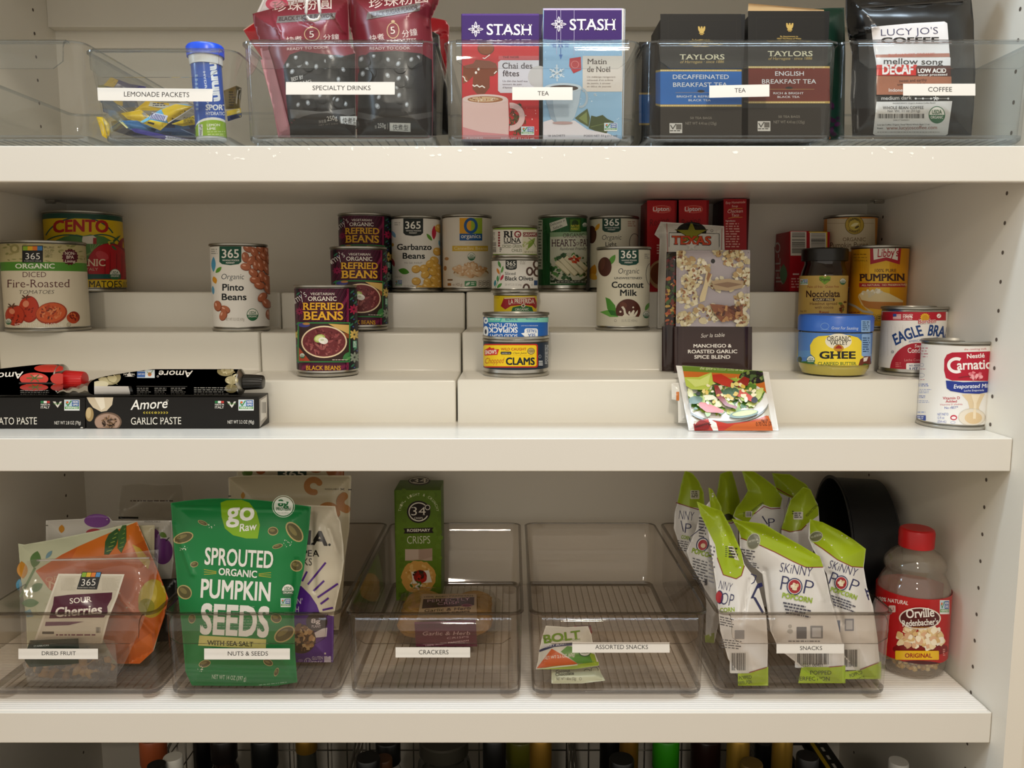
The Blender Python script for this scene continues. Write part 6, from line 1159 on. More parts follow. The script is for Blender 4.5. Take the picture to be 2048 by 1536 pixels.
# coffee bag
def coffee(A):
    A.p([(652, 246), (1000, 214), (1320, 196), (1346, 212), (1362, 412), (1375, 590), (700, 606), (668, 410)], '#e6e4e6'); A.t("LUCY JO'S", 742, 328, 1262, 308, 62, '#2c2c58', -.012); A.t('COFFEE', 742, 396, 1272, 392, 52, '#1c1a1a', .03, sf=.08)
    A.p([(690, 500), (1366, 486), (1370, 520), (694, 528)], '#b0786a'); A.t('BLUE HARVEST ORGANIC', 810, 516, 1230, 506, 24, '#c86a5a', .006); A.r(696, 526, 1376, 600, '#e3e1e2'); A.t('mellow song', 766, 584, 1306, 592, 54, '#2a2a2e', .008)
    A.r(700, 592, 1070, 690, '#cc2420'); A.t('DECAF', 752, 678, 1036, 676, 84, '#f0ecea', .035); A.p([(1062, 608), (1376, 600), (1380, 700), (1062, 700)], '#4a1c16'); A.t('LOW ACID', 1076, 666, 1336, 664, 40, '#eeeae6', .03); A.t('water processed', 1080, 694, 1346, 690, 20, '#eeeae6', .014)
    A.p([(700, 694), (1384, 700), (1386, 866), (700, 866)], '#a8684c'); A.t('sweet and earthy', 908, 752, 1160, 742, 26, '#4a2418'); A.t('smooth and full', 890, 782, 1140, 776, 22, '#4a2418'); A.t('Indonesia', 812, 838, 985, 838, 30, '#f0e6e0', .012); A.t('medium dark', 744, 914, 1020, 908, 34, '#dcdad8', .006)
    A.l([(1060, 902), (1355, 900)], 3, '#dcdad8')
    for xx in (1058, 1124, 1198, 1262, 1355): A.e(xx, 901, 9, 9, '#dcdad8')
    for k in range(5): a = 2*PI*k/5; A.l([(1240, 898), (1240+24*math.sin(a), 898-24*math.cos(a))], 7, '#f0eeec')
    A.p([(700, 930), (1392, 924), (1350, 1226), (1330, 1238), (690, 1238), (668, 1222)], '#d9d6d2'); A.t('INGREDIENTS: Organic Arabica Coffee Beans', 850, 950, 1238, 946, 12, '#5a5856'); A.t('WHOLE BEAN COFFEE', 758, 998, 1130, 996, 26, '#3a3836', .006); A.t('Net Wt. 11 oz (311g)', 802, 1026, 1096, 1024, 22, '#5a5856'); A.barcode(714, 1040, 1140, 1082, '#2c2a28', 8, 38); A.t('2001T300001', 852, 1106, 998, 1104, 14, '#5a5856')
    A.usda(1252, 1050, 76); A.t('Lucy Jos Coffee, Organic Decaf Blend, Whole Bean 11 oz', 706, 1148, 1184, 1144, 14, '#4a4846', .004); A.t('Roast', 706, 1180, 760, 1178, 14, '#4a4846', .012); A.t('www.lucyjoscoffee.com', 790, 1186, 1252, 1180, 32, '#8a4a38', -.002); A.micro(706, 1205, 1310, 1216, 1, '#8a8784')
    A.l([(560, 70), (1500, 8)], 8, '#32302e'); A.l([(560, 88), (1500, 26)], 5, '#0c0c0c'); A.ring(485, 40, 26, 24, 5, '#121212', 20)
pouch('coffee_bag', 'black coffee bag with white and brown labels', 'coffee bag', 'T5', [(415, -60), (1560, -60), (1572, 40), (1588, 200), (1592, 420), (1604, 660), (1588, 1000), (1566, 1244), (478, 1248), (462, 900), (476, 500), (440, 330), (414, 150)], (.39, .918, FT), 3, 0, .028, .036, '#191817', draw=coffee, m=GLOSS, wr=.0034, wf=20, seed=51, folds=((560, 78, 1500, 16, .0022, 8), (540, 52, 1480, -10, -.002, 8), (480, 330, 700, 240, .003, 14), (480, 500, 520, 1200, .003, 16)))
# ================================================================ what is in the smoky bins
FB = ZB+.0018+.0108
LIME, SW = '#a3bd12', '#e6e5e3'
# --- dried fruit
pouch('clear_bag', 'crumpled clear bag lying at the rear behind the dried fruit bags', 'plastic bag', 'B1', [(745, 95), (860, 82), (960, 92), (1120, 86), (1130, 240), (1050, 305), (740, 296), (722, 238)], (-.50, 1.15, FB), 4, 0, .02, .04, '#b9b3a6', draw=lambda A: (A.micro(800, 186, 1080, 200, 1, '#5a4a44', 4), A.p([(728, 286), (850, 288), (850, 300), (728, 300)], '#1d1b18')), m=FILM, wr=.007, wf=30, seed=61)
def plum(A):
    A.e(597, 312, 80, 42, '#7e4a94'); A.e(580, 386, 52, 26, '#b0363f'); A.leaf(377, 388, 380, 336, 18, '#c98a2c'); A.e(1000, 500, 62, 80, '#6a2f78'); A.e(945, 420, 40, 60, '#7a4088'); A.leaf(975, 385, 1025, 412, 16, '#6a8a3c'); A.l([(1018, 436), (1040, 415)], 5, '#2a1c1c'); A.t('RESEALABLE', 888, 322, 985, 322, 9, '#8a867c'); A.l([(280, 340), (296, 342)], 6, '#6a665c')
pouch('fruit_bag', 'white dried plum bag with purple fruit, rear of the dried fruit bin', 'food bag', 'B1', [(282, 310), (500, 300), (570, 282), (670, 288), (690, 312), (1056, 310), (1066, 560), (1050, 690), (1040, 900), (282, 900)], (-.50, .992, FB), 6, 0, .015, .035, '#cfccc4', draw=plum, wr=.003, seed=62)
pouch('fruit_bag', 'beige bag edge showing between the plum bag and the mango bag', 'food bag', 'B1', [(700, 345), (950, 338), (948, 620), (940, 900), (700, 900)], (-.50, .972, FB), 5, 0, .005, .02, '#b9b08f', wr=.002, seed=63)
pouch('snack_pouch', 'black pouch standing low at the right rear of the dried fruit bin', 'pouch', 'B1', [(900, 700), (1000, 670), (1085, 665), (1090, 900), (1085, 1050), (900, 1060)], (-.43, .975, FB), 8, 0, .008, .02, '#1b1a18', wr=.003, seed=64)
def mango(A):
    A.p([(380, 520), (480, 470), (620, 408), (842, 318), (905, 470), (968, 610), (1035, 790), (1010, 900), (940, 1110), (782, 1262), (690, 1150), (560, 900), (300, 730), (218, 620)], '#cf6316'); A.p([(480, 470), (620, 408), (842, 318), (890, 430), (650, 560), (430, 560)], '#da741f')
    A.p([(640, 520), (646, 440), (668, 395), (720, 358), (735, 380), (715, 460), (670, 520)], '#2f5a2c'); A.p([(722, 480), (726, 390), (752, 340), (776, 338), (776, 440), (745, 510)], '#3a6632')
    for k in range(5): A.l([(655+12*k, 500-26*k), (690+8*k, 490-26*k)], 4, '#9ab04c'); A.l([(730+8*k, 480-28*k), (758+3*k, 470-28*k)], 4, '#8aa444')
    A.p([(812, 456), (860, 480), (925, 560), (910, 610), (850, 545)], '#d8b02c'); A.e(935, 790, 85, 120, '#bda522', 10); A.e(915, 760, 50, 80, '#d2bf4a', 10); A.e(900, 840, 50, 50, '#97941c')
    A.leaf(142, 668, 132, 560, 34, '#cf8f24', 8); A.leaf(205, 600, 230, 498, 32, '#5a8246', 8); A.l([(125, 780), (215, 600)], 14, '#6d8f58'); A.leaf(180, 745, 262, 700, 24, '#5a8246', 8); A.leaf(130, 820, 240, 815, 26, '#64905a', 8); A.leaf(280, 545, 320, 495, 12, '#7aa0b0'); A.leaf(112, 740, 120, 668, 18, '#4f94b8'); A.p([(150, 870), (185, 855), (205, 900), (165, 905)], '#7aaac0')
    A.t('ORGANIC', 280, 690, 560, 650, 30, '#e0a070', .004, .1); A.t('Mango', 300, 730, 620, 690, 44, '#e8b890', .004, .1); A.p([(720, 1170), (800, 1090), (930, 1000), (945, 1110), (782, 1262)], '#e0701a')  # light on the lower right corner painted in as a brighter orange patch
pouch('fruit_bag', 'pale green and orange mango bag behind the cherries bag', 'food bag', 'B1', [(112, 452), (150, 458), (300, 432), (480, 396), (660, 360), (842, 318), (900, 450), (965, 610), (1035, 792), (1005, 900), (945, 1110), (782, 1262), (600, 1262), (170, 1250), (160, 900), (128, 660)], (-.5, .941, FB), 14, 0, .014, .04, '#cdd2b4', draw=mango, wr=.004, wf=24, seed=65, folds=((700, 760, 940, 1000, .004, 20), (800, 1090, 790, 1250, .004, 16)))
def cherry(A):
    A.crop('B1b'); A.p([(495, 243), (1172, 248), (1100, 480), (1010, 700), (940, 962), (235, 962), (300, 780), (380, 560)], '#d9d4c6'); A.p([(505, 262), (1148, 264), (1080, 470), (985, 700), (925, 950), (262, 950), (330, 760), (400, 560)], '#c6bfae')
    A.micro(520, 285, 680, 420, 14, '#b3ab98', 4, .35); A.micro(940, 285, 1120, 420, 14, '#b3ab98', 5, .35)
    A.p([(740, 222), (938, 224), (890, 404), (682, 402)], '#161514')
    for k, c in enumerate(('#86b02e', '#dfb52a', '#e07c2a', '#4f8fc8')): A.p([(742+48*k, 230), (786+48*k, 230), (774+48*k, 276), (730+48*k, 276)], c)
    A.t('365', 728, 366, 872, 362, 68, '#efece6', -.008, .15); A.t('EVERYDAY VALUE', 696, 390, 870, 390, 10, '#cfcac2', .004)
    A.p([(450, 478), (600, 458), (1048, 434), (1040, 500), (995, 580), (1000, 640), (960, 690), (400, 700), (420, 620), (440, 560)], '#4d0f2c'); A.t('SOUR', 612, 550, 838, 528, 54, '#ece4dc', .01, .06, sf=.04); A.t('Cherries', 460, 684, 940, 650, 92, '#ece4dc', .024, .15)
    A.p([(365, 735), (760, 732), (600, 770), (358, 778)], '#5a1c3a'); A.r(330, 835, 450, 860, '#4a4640'); A.micro(470, 862, 900, 890, 1, '#6a3048', 4); A.barcode(880, 790, 925, 850, '#4a4640', 3, 8)
cb = pouch('clear_bag', 'clear zip bag with a slanting white label reading SOUR Cherries', 'food bag', 'B1', [(228, 548), (600, 530), (975, 488), (968, 620), (940, 760), (870, 960), (760, 1200), (700, 1345), (175, 1345), (140, 1200), (125, 900), (118, 700), (160, 560)], (-.5, .8965, FB), 17, 0, .012, .03, '#ffffff', draw=cherry, m=FILM, wr=.004, wf=28, seed=66, folds=((228, 552, 960, 535, .003, 8), (860, 700, 900, 900, .004, 14)))
sf = PlaneS((-.5, .8965, FB), 17, 0)
P = [sf.pt(228/3.0725+k*(690/3.0725)/12, 940+(556-k*1.3)/3.0725, .004) for k in range(13)]
mesh('zip_strip', *tube(P, .0012, 8), clear('zip_plastic', '#e8e4de', .12, .5, .2, .25), cb, smooth=True)
def blob_mesh(R, r, asp=(1, .8, .7), jit=.18, sub=1):
    bm = bmesh.new(); bmesh.ops.create_icosphere(bm, subdivisions=sub, radius=r)
    ax = [asp[i]*R.uniform(.85, 1.15) for i in range(3)]
    for v in bm.verts: v.co = Vector((v.co.x*ax[0], v.co.y*ax[1], v.co.z*ax[2]))*(1+R.uniform(-jit, jit))
    V = [v.co.copy() for v in bm.verts]; Fc = [[v.index for v in f.verts] for f in bm.faces]; bm.free()
    from mathutils import Euler
    M = Euler((R.uniform(0, 6), R.uniform(0, 6), R.uniform(0, 6))).to_matrix(); return [M@v for v in V], Fc
R = random.Random(12); V, Fc, C = [], [], []
s2 = PlaneS((-.5, .902, FB), 12, 0)
for k in range(95):
    u, v = R.uniform(175, 700), R.uniform(1165, 1335); p = s2.flat(u/3.0725, 940+v/3.0725)+Vector((0, R.uniform(-.002, .012), 0)); r = R.uniform(.0055, .0088)
    p.z = max(p.z, FB+r*.9); a, b = blob_mesh(R, r); i = len(V); V += [p+q for q in a]; Fc += [[j+i for j in f] for f in b]; C += [lin(R.choice(['#a3762f', '#b98a3e', '#c39a54', '#2c1a1c', '#3a2024', '#241618', '#8a5f28', '#33202a']))]*len(b)
mesh('dried_fruit_mix', V, Fc, mat('dried_fruit', None, .4), loc=(-.55, .92, FB), cols=C, smooth=True, label='golden and dark dried fruit at the bottom of the clear bags', cat='dried fruit', kind='stuff')
def sbx(A):
    A.crop('B1b'); A.p([(205, 925), (700, 905), (712, 1118), (150, 1130), (165, 1040)], '#16281f'); A.t('STARBUCKS', 243, 992, 398, 982, 15, '#c9cfc8', .01); A.p([(150, 1130), (700, 1112), (705, 1160), (560, 1175), (200, 1200)], '#1d3428'); A.micro(770, 980, 830, 1010, 2, '#5a5a54')
pouch('clear_bag', 'small trail mix packet with a dark green header in front of the cherries bag', 'food packet', 'B1', [(175, 1045), (330, 1020), (560, 1028), (705, 1050), (722, 1200), (715, 1348), (172, 1348), (148, 1200)], (-.55, .8845, FB), 8, 0, .006, .02, '#ffffff', draw=sbx, m=FILM, wr=.002, seed=67)
# --- nuts and seeds
def back365(A):
    A.r(784, 20, 962, 110, '#13382e'); A.t('365', 806, 106, 945, 106, 44, '#d8d4c8', .012, sf=.03); A.e(598, 76, 32, 30, '#5a7a2c'); A.e(680, 66, 30, 22, '#a85a2c'); A.e(1020, 62, 34, 18, '#a8693c'); A.p([(1070, 55), (1194, 55), (1192, 100), (1100, 100)], '#a8693c')
pouch('nut_bag', 'cream bag with a dark green logo shield, furthest back above the cashew bag', 'food bag', 'B2', [(530, 34), (1190, 30), (1190, 400), (1160, 1400), (560, 1400)], (-.30, 1.09, FB), 3, 0, .014, .03, '#cdc4aa', draw=back365, wr=.002, seed=71)
def cashew(A):
    def cash(x, y, r, w, a0, a1): A.ring(x, y, r, r*.95, w, '#b07a46', 22, a0, a1); [A.e(x+(r-w/2)*math.cos(math.radians(q)), y+(r-w/2)*.95*math.sin(math.radians(q)), w/2, w/2, '#b07a46', 0, 14) for q in (a0, a1)]
    cash(1005, 160, 60, 38, 80, 330); cash(1095, 330, 75, 48, 190, 360); cash(1215, 260, 70, 50, 100, 240); A.leaf(570, 240, 572, 196, 13, '#c08a2c'); A.t('RESEALABLE', 1075, 184, 1160, 184, 10, '#6a604c', .004); A.l([(1170, 174), (1195, 186)], 3, '#4a4034'); A.l([(1170, 186), (1195, 174)], 3, '#4a4034'); A.l([(482, 222), (498, 222)], 8, '#4a4034'); A.l([(1218, 182), (1238, 182)], 8, '#4a4034')
pouch('nut_bag', 'tall cream cashew bag behind the green pouch', 'food bag', 'B2', [(480, 108), (540, 98), (650, 94), (1238, 95), (1232, 250), (1226, 420), (1200, 600), (1180, 900), (1160, 1400), (540, 1400), (492, 400)], (-.30, 1.04, FB), 5, 0, .02, .035, '#cbc1a4', draw=cashew, wr=.003, seed=72)
def biena(A):
    A.p([(860, 770), (930, 775), (985, 830), (1025, 890), (1045, 945), (1130, 960), (1126, 1262), (860, 1285)], '#55278a')
    for q in ((935, 745, 965, 685), (970, 765, 1080, 630), (1005, 805, 1070, 742), (1030, 845, 1155, 760), (1048, 885, 1098, 848), (1060, 922, 1125, 908)): A.l([q[:2], q[2:]], 12, '#55278a')
    A.t('BIENA', 700, 500, 1092, 526, 84, '#241f1c', .03); A.e(1103, 521, 8, 8, '#241f1c'); A.t('CHICKPEA', 745, 588, 1040, 594, 40, '#241f1c', .012); A.t('SNACKS', 800, 644, 995, 648, 44, '#241f1c', -.006)
    A.t("ROCKIN'", 780, 882, 936, 884, 34, '#d8cfe0', .006); A.t('RANCH', 800, 932, 914, 934, 34, '#d8cfe0', .006)
    A.e(930, 1100, 90, 90, '#4a3626'); A.scatter(('e', 935, 1095, 78, 80), 50, 10, 24, ['#8a6440', '#b08a5c', '#6a4628', '#c9a878', '#4f3420'], 5, .7, .25); A.e(1025, 995, 66, 58, '#2f2024'); A.t('8g', 990, 1002, 1046, 1002, 26, '#e0d8dc', .02); A.t('PLANT', 994, 1030, 1050, 1030, 16, '#c8bcc4', .01); A.p([(1010, 1062), (1060, 1036), (1090, 1030), (1085, 1085), (1020, 1092)], '#d8d2d8')
    A.ring(970, 1238, 22, 22, 4, '#d8cfe4', 18); A.t('U', 960, 1248, 980, 1248, 22, '#d8cfe4', .01); A.t('GLUTEN', 996, 1228, 1062, 1226, 20, '#e6deee', .01); A.t('FREE', 996, 1258, 1062, 1256, 22, '#e6deee', .014); A.r(1070, 1206, 1112, 1246, '#d8cfe4'); A.e(925, 1232, 16, 9, '#8a68b0')
pouch('nut_bag', 'cream and purple chickpea snack pouch behind the right side of the green pouch', 'food bag', 'B2', [(700, 275), (1000, 278), (1138, 284), (1150, 340), (1170, 380), (1188, 520), (1192, 620), (1176, 740), (1140, 900), (1120, 1010), (1126, 1264), (985, 1280), (700, 1280)], (-.26, .945, FB), 9, 0, .018, .035, '#d7cfba', draw=biena, wr=.0035, wf=24, seed=73, folds=((1100, 420, 1150, 560, .003, 14), (990, 300, 1010, 800, -.003, 18)))
def seed(A, x, y, a, b, ro):
    A.e(x, y, a, b, '#b5a56e', ro, 18); A.e(x, y, a*.88, b*.8, '#56502c', ro, 18); A.e(x-a*.15, y-b*.2, a*.55, b*.35, '#7c7344', ro, 12)
def goraw(A):
    A.p([(434, 262), (470, 248), (560, 244), (610, 262), (655, 320), (676, 400), (662, 483), (590, 482), (510, 462), (460, 420), (440, 350)], '#7fae12')
    A.t('go', 468, 374, 640, 368, 118, '#eef0ea', .02, .08); A.t('Raw', 550, 440, 654, 428, 46, '#eef0ea', .012, .2)
    for q in ((205, 478, 64, 33, -18), (324, 386, 32, 13, 22), (888, 442, 72, 42, 52), (756, 437, 32, 27, 0), (784, 530, 33, 14, -15), (272, 641, 25, 18, -15), (900, 650, 38, 36, 20), (212, 812, 48, 42, 40), (826, 1070, 70, 44, -32), (775, 972, 34, 30, 20), (258, 975, 22, 30, 10), (336, 1252, 38, 22, -15), (726, 1244, 32, 20, 25), (777, 1303, 13, 28, 20)): seed(A, *q)
    A.scatter(('e', 378, 405, 20, 18), 9, 2, 4, ['#d8e0cc'], 3); A.scatter(('e', 200, 545, 32, 18), 12, 2, 4, ['#d8e0cc'], 4); A.scatter(('e', 845, 508, 26, 26), 12, 2, 4, ['#d8e0cc'], 5); A.scatter(('e', 310, 1285, 20, 20), 10, 2, 4, ['#d8e0cc'], 6)
    A.ring(820, 285, 70, 68, 4, '#cfe0d0', 28); A.e(820, 285, 60, 58, '#e4ebe2'); A.t('8g', 786, 284, 852, 284, 40, '#17703c', .03); A.t('PROTEIN', 776, 310, 862, 312, 20, '#17703c', .012); A.t('PER SERVING', 784, 326, 852, 327, 9, '#17703c', .008)
    A.t('SPROUTED', 334, 640, 754, 664, 102, '#e9e8e2', .02); A.t('ORGANIC', 420, 705, 656, 724, 42, '#e9e8e2', .024)
    for sx, x0 in ((-1, 408), (1, 668)):
        for k in range(-1, 2): A.l([(x0, (692 if sx < 0 else 706)+k*6), (x0+sx*76, (688 if sx < 0 else 706)+k*15)], 3.5, '#b9a92c')
    A.t('PUMPKIN', 310, 843, 738, 866, 112, '#e9e8e2', .024); A.t('SEEDS', 306, 1064, 728, 1086, 180, '#e9e8e2', .03)
    A.micro(330, 900, 700, 1060, 9, '#e0e2da', 5, .06); A.p([(304, 1078), (500, 1090), (714, 1102), (712, 1158), (500, 1152), (296, 1140)], '#c9c374'); A.t('WITH SEA SALT', 350, 1136, 634, 1146, 28, '#2c3418', .014, sf=.04)
    A.usda(848, 803, 40); A.ngmo(803, 850, 864, 904); A.t('NET WT 14 OZ (397 g)', 380, 1344, 590, 1356, 26, '#cfe0cc'); A.micro(670, 1380, 850, 1392, 1, '#8ab89a', dy=-18)
pouch('nut_bag', 'bright green pumpkin seed pouch at the front of its bin', 'food bag', 'B2', [(127, 264), (200, 252), (345, 238), (430, 236), (600, 240), (770, 256), (990, 286), (978, 420), (945, 680), (905, 850), (886, 960), (892, 1180), (906, 1366), (770, 1412), (500, 1402), (258, 1386), (218, 1300), (196, 1040), (172, 820), (148, 540)], (-.30, .8855, FB), 13, 0, .0145, .034, '#0c7a3c', draw=goraw, m=mat('printed_matte_film', None, .38, spec=.4), wr=.0028, wf=20, seed=74, folds=((150, 400, 260, 700, .003, 16), (905, 620, 880, 1000, -.003, 14), (180, 290, 960, 310, .0016, 9)))
# --- crackers
def crisps(A):
    R = random.Random(3); A.scatter(('r', 420, 160, 695, 790), 70, 10, 17, ['#637f24', '#587219'], 3, 1, 0)
    A.e(556, 294, 74, 70, '#231714'); A.ring(556, 294, 64, 60, 7, '#dfd9c8', 30, 25, 320); A.t('34', 510, 316, 600, 316, 54, '#efe9da', -.008, sf=.02); A.e(612, 266, 20, 20, '#231714'); A.ring(612, 266, 17, 17, 5, '#dfd9c8', 18); A.t('CRISPS', 528, 339, 582, 339, 12, '#dfd9c8', .004)
    T = 'THIN, LIGHT & CRUNCHY'
    for k, ch in enumerate(T):
        if ch == ' ': continue
        a = math.radians(200+140*k/(len(T)-1)-360+0); a = math.radians(-172+164*k/(len(T)-1)); x, y = 556+112*math.cos(a), 300+108*math.sin(a); tx, ty = -math.sin(a), math.cos(a); A.t(ch, x-6*tx, y-6*ty, x+6*tx, y+6*ty, 16, '#d8dcae', .006)
    A.p([(460, 398), (650, 392), (640, 408), (650, 426), (462, 430), (470, 414)], '#231714'); A.t('ROSEMARY', 484, 419, 628, 417, 17, '#efe9da', .014); A.t('CRISPS', 484, 494, 628, 492, 48, '#e6e2cc', -.014)
    A.r(471, 528, 642, 600, '#b59a86'); A.p([(471, 528), (553, 528), (553, 590), (471, 597)], '#c2ab98'); A.p([(560, 528), (642, 522), (642, 575), (560, 600)], '#a88c78'); A.e(556, 640, 96, 44, '#5c771c')
    A.add([[(556+(108+R.uniform(-5, 5))*math.cos(2*PI*k/40), 705+(104+R.uniform(-5, 5))*math.sin(2*PI*k/40)) for k in range(40)]], '#cf9a4a'); A.scatter(('e', 556, 705, 88, 85), 50, 6, 14, ['#dcae62', '#c08a3a', '#e2ba74'], 4); A.p([(510, 670), (620, 660), (640, 735), (520, 745)], '#e6ddcc'); A.e(566, 700, 42, 42, '#8f1f14'); A.e(575, 712, 32, 26, '#b52a1c'); A.scatter(('e', 556, 690, 34, 28), 14, 5, 12, ['#3a1a10', '#5a2414', '#2c2a14'], 5); A.scatter(('e', 540, 755, 40, 24), 12, 8, 16, ['#4f6a24', '#e0d8c8'], 6, .5)
    A.r(430, 800, 690, 830, '#4c6416')
cx = carton('cracker_box', 'tall green cracker box standing at the rear of its bin', 'food box', 'B3', (415, 158, 697, 860), 1.143, .062, '#5d7a1c', crisps, sidecol='#53701a', zb=FB)
zt = atY(837, 930+158/3.1357, 1.143).z; s = PlaneS((cx.location.x, 1.143, zt+.0001), n=(0, 0, 1)); A = Art(s, 'B3'); A.e(560, 100, 70, 26, '#231714'); A.ring(558, 98, 60, 21, 5, '#dfd9c8', 26); A.t('34', 520, 110, 605, 108, 24, '#efe9da', .004, .1); A.ring(616, 86, 12, 7, 3, '#dfd9c8', 14); A.build('top_panel', CARD, cx)
tx0, tx1, ty0, ty1, th = -.158, -.022, .989, 1.104, .041
o = thing('cracker_tray', 'clear plastic clamshell tray of seeded crackers with maroon labels', 'food tray', ((tx0+tx1)/2, ty0, FB))
def rl(e, z, r): return [(a, b, FB+z) for a, b in rrect(tx0-e, tx1+e, ty0-e, ty1+e, r, 6)]
V, Fc = loft([rl(-.010, .0006, .012), rl(-.002, .003, .016), rl(0, .018, .018), rl(.006, .019, .02), rl(.006, .0205, .02), rl(0, .0215, .018), rl(-.003, th-.006, .02), rl(-.010, th-.001, .022), rl(-.018, th, .022), rl(-.022, th-.002, .02)])
CLAM = clear('clamshell_plastic', '#f6f5f0', .07, .6, .05)
mesh('tray', V, Fc, CLAM, o, smooth=60)
xl0, xl1 = -.108, -.045
s = PlaneS((0, ty0-.0012, FB), n=(0, -1, 0)); A = Art(s, 'B3b'); A.vmax = proj((xl0, ty0-.0012, FB+.0012))[1]; A.p([(400, 690), (1405, 660), (1432, 1135), (428, 1135)], '#571234'); A.p([(400, 690), (1405, 655), (1406, 690), (404, 722)], '#7a3a5c'); A.t('Garlic & Herb', 530, 908, 1308, 900, 60, '#d9b8c4', -.004, .25); A.t('CRISPS', 930, 968, 1290, 946, 30, '#c2a0ac', 0, .2); A.l([(540, 1052), (770, 1050)], 5, '#b08a9a'); A.t('100% AGED PARMESAN', 585, 1088, 1290, 1000, 24, '#d0b0bc', .008)
A.build('front_label', GLOSS, o)
s = PlaneS((0, 1.03, FB+th+.0008), n=(0, 0, 1)); A = Art(s, 'B3b'); A.p([(520, 240), (540, 228), (1400, 222), (1418, 240), (1424, 640), (440, 660), (480, 460)], '#a68a6c'); A.t('100% AGED PARMESAN', 560, 288, 1360, 266, 20, '#4a3428', .01); A.p([(545, 314), (1382, 278), (1378, 410), (522, 466)], '#3d0c24'); A.t('PERFECTLY', 614, 366, 1308, 330, 44, '#c09aa4', -.008); A.t('CRISP', 778, 408, 1134, 392, 42, '#c09aa4', -.008); A.e(1258, 414, 92, 26, '#6a2440'); A.ring(1258, 414, 86, 23, 4, '#b08a94', 24); A.t('Garlic & Herb', 560, 524, 1320, 480, 44, '#3a2018', .002, .25); A.t('CHEESE CRISPS', 640, 560, 1305, 522, 22, '#3a2018', .01); A.build('top_label', GLOSS, o)
R = random.Random(5)
def wafer():
    V, Fc = [], []; n = 22
    L = []
    for z, k in ((-.0035, .86), (-.0028, .98), (0, 1.03), (.0028, .98), (.0036, .84)):
        L.append([(.027*k*(1+R.uniform(-.07, .07))*math.cos(2*PI*i/n), .0175*k*(1+R.uniform(-.07, .07))*math.sin(2*PI*i/n), z+R.uniform(-.0007, .0007)) for i in range(n)])
    return loft(L)
CRK = mat('seeded_cracker', '#b98a44', .7, bump=1.0, bscale=220, noisecol=.5)
V, Fc = wafer(); w0 = None
for k in range(14):
    side = k % 2; row = k//2
    x = tx0+.034 if side == 0 else tx1-.034
    y = ty0+.021+row*.0115
    if w0 is None: w0 = mesh('cracker', V, Fc, CRK, loc=(0, 0, 0), smooth=False); c = w0
    else: c = w0.copy(); S.collection.objects.link(c)
    c.location = (x+R.uniform(-.002, .002), y+.004, FB+.0205+R.uniform(-.001, .001)); c.rotation_euler = (math.radians(78+R.uniform(-5, 5)), R.uniform(-.2, .2), R.uniform(-.05, .05))
    tag(c, 'seeded cracker standing in the clear plastic tray', 'cracker', 'crackers in the tray')
# --- assorted snacks
def bolt(A):
    A.p([(225, 1075), (330, 1030), (480, 1018), (480, 1040), (340, 1052), (225, 1092)], '#26325e'); A.t('BERRY BLAST', 258, 1060, 435, 1030, 17, '#dfe0ea', .006, .2); A.t('BOLT', 262, 1024, 545, 985, 62, '#6f9a24', .03); A.t('ORGANIC ENERGY CHEWS', 315, 1010, 540, 1000, 15, '#6f9a24')
    A.p([(205, 1215), (320, 1065), (520, 1180), (430, 1200)], '#d05a14'); A.p([(390, 1088), (440, 1045), (560, 1060), (650, 1140), (650, 1175), (520, 1180)], '#4f9028'); A.p([(600, 1090), (650, 1110), (670, 1185), (640, 1180)], '#9ab82c'); A.e(575, 1100, 44, 26, '#26503a'); A.e(575, 1098, 38, 21, '#dfe4da'); A.t('USDA', 548, 1102, 604, 1102, 14, '#26503a', .01); A.t('NET WT 2.1 OZ (60g)', 262, 1150, 498, 1122, 24, '#f0e8dc', .004)
    A.p([(198, 1225), (330, 1200), (520, 1185), (682, 1165), (682, 1194), (500, 1222), (200, 1254)], '#9cb81c'); A.p([(205, 1222), (400, 1196), (520, 1185), (520, 1192), (300, 1216)], '#e8e6dc')
def choc(A):
    A.t('Coconut', 352, 1252, 462, 1244, 22, '#3a3428', .014); A.t('Chocolate', 350, 1276, 492, 1264, 24, '#3a3428', .014); A.t('NET WT 1.83oz (52g)', 358, 1308, 508, 1306, 22, '#4a4638'); A.ring(541, 1297, 10, 11, 2.5, '#5a5648', 16); A.ring(650, 1226, 30, 22, 5, '#4f5a38', 20, 150, 380); A.ring(592, 1236, 24, 16, 5, '#4f5a38', 20, 170, 370)
pouch('snack_wrapper', 'small red wrapper behind the energy chew packet', 'snack packet', 'B4', [(384, 916), (470, 908), (500, 888), (620, 884), (632, 940), (604, 975), (400, 960)], (.06, .955, FB), 52, 0, .004, .012, '#7c1420', draw=lambda A: A.p([(500, 888), (620, 884), (618, 900), (540, 905)], '#4a0c14'), wr=.002, seed=81)
pouch('snack_bar', 'pale coconut bar wrapper lying on the bin floor in front', 'snack packet', 'B4', [(318, 1232), (560, 1215), (682, 1210), (704, 1262), (732, 1310), (560, 1332), (318, 1352)], (.06, .890, FB), 62, 0, .007, .016, '#c9cbaa', draw=choc, wr=.0012, seed=82)
pouch('chew_packet', 'white, orange and green energy chew packet tilted over the coconut bar', 'snack packet', 'B4', [(276, 888), (440, 900), (600, 892), (626, 960), (650, 1090), (684, 1180), (684, 1196), (500, 1225), (198, 1258), (214, 1160), (228, 1060), (252, 960)], (.06, .900, FB+.013), 44, 0, .010, .022, '#dddcd2', draw=bolt, wr=.002, seed=83)
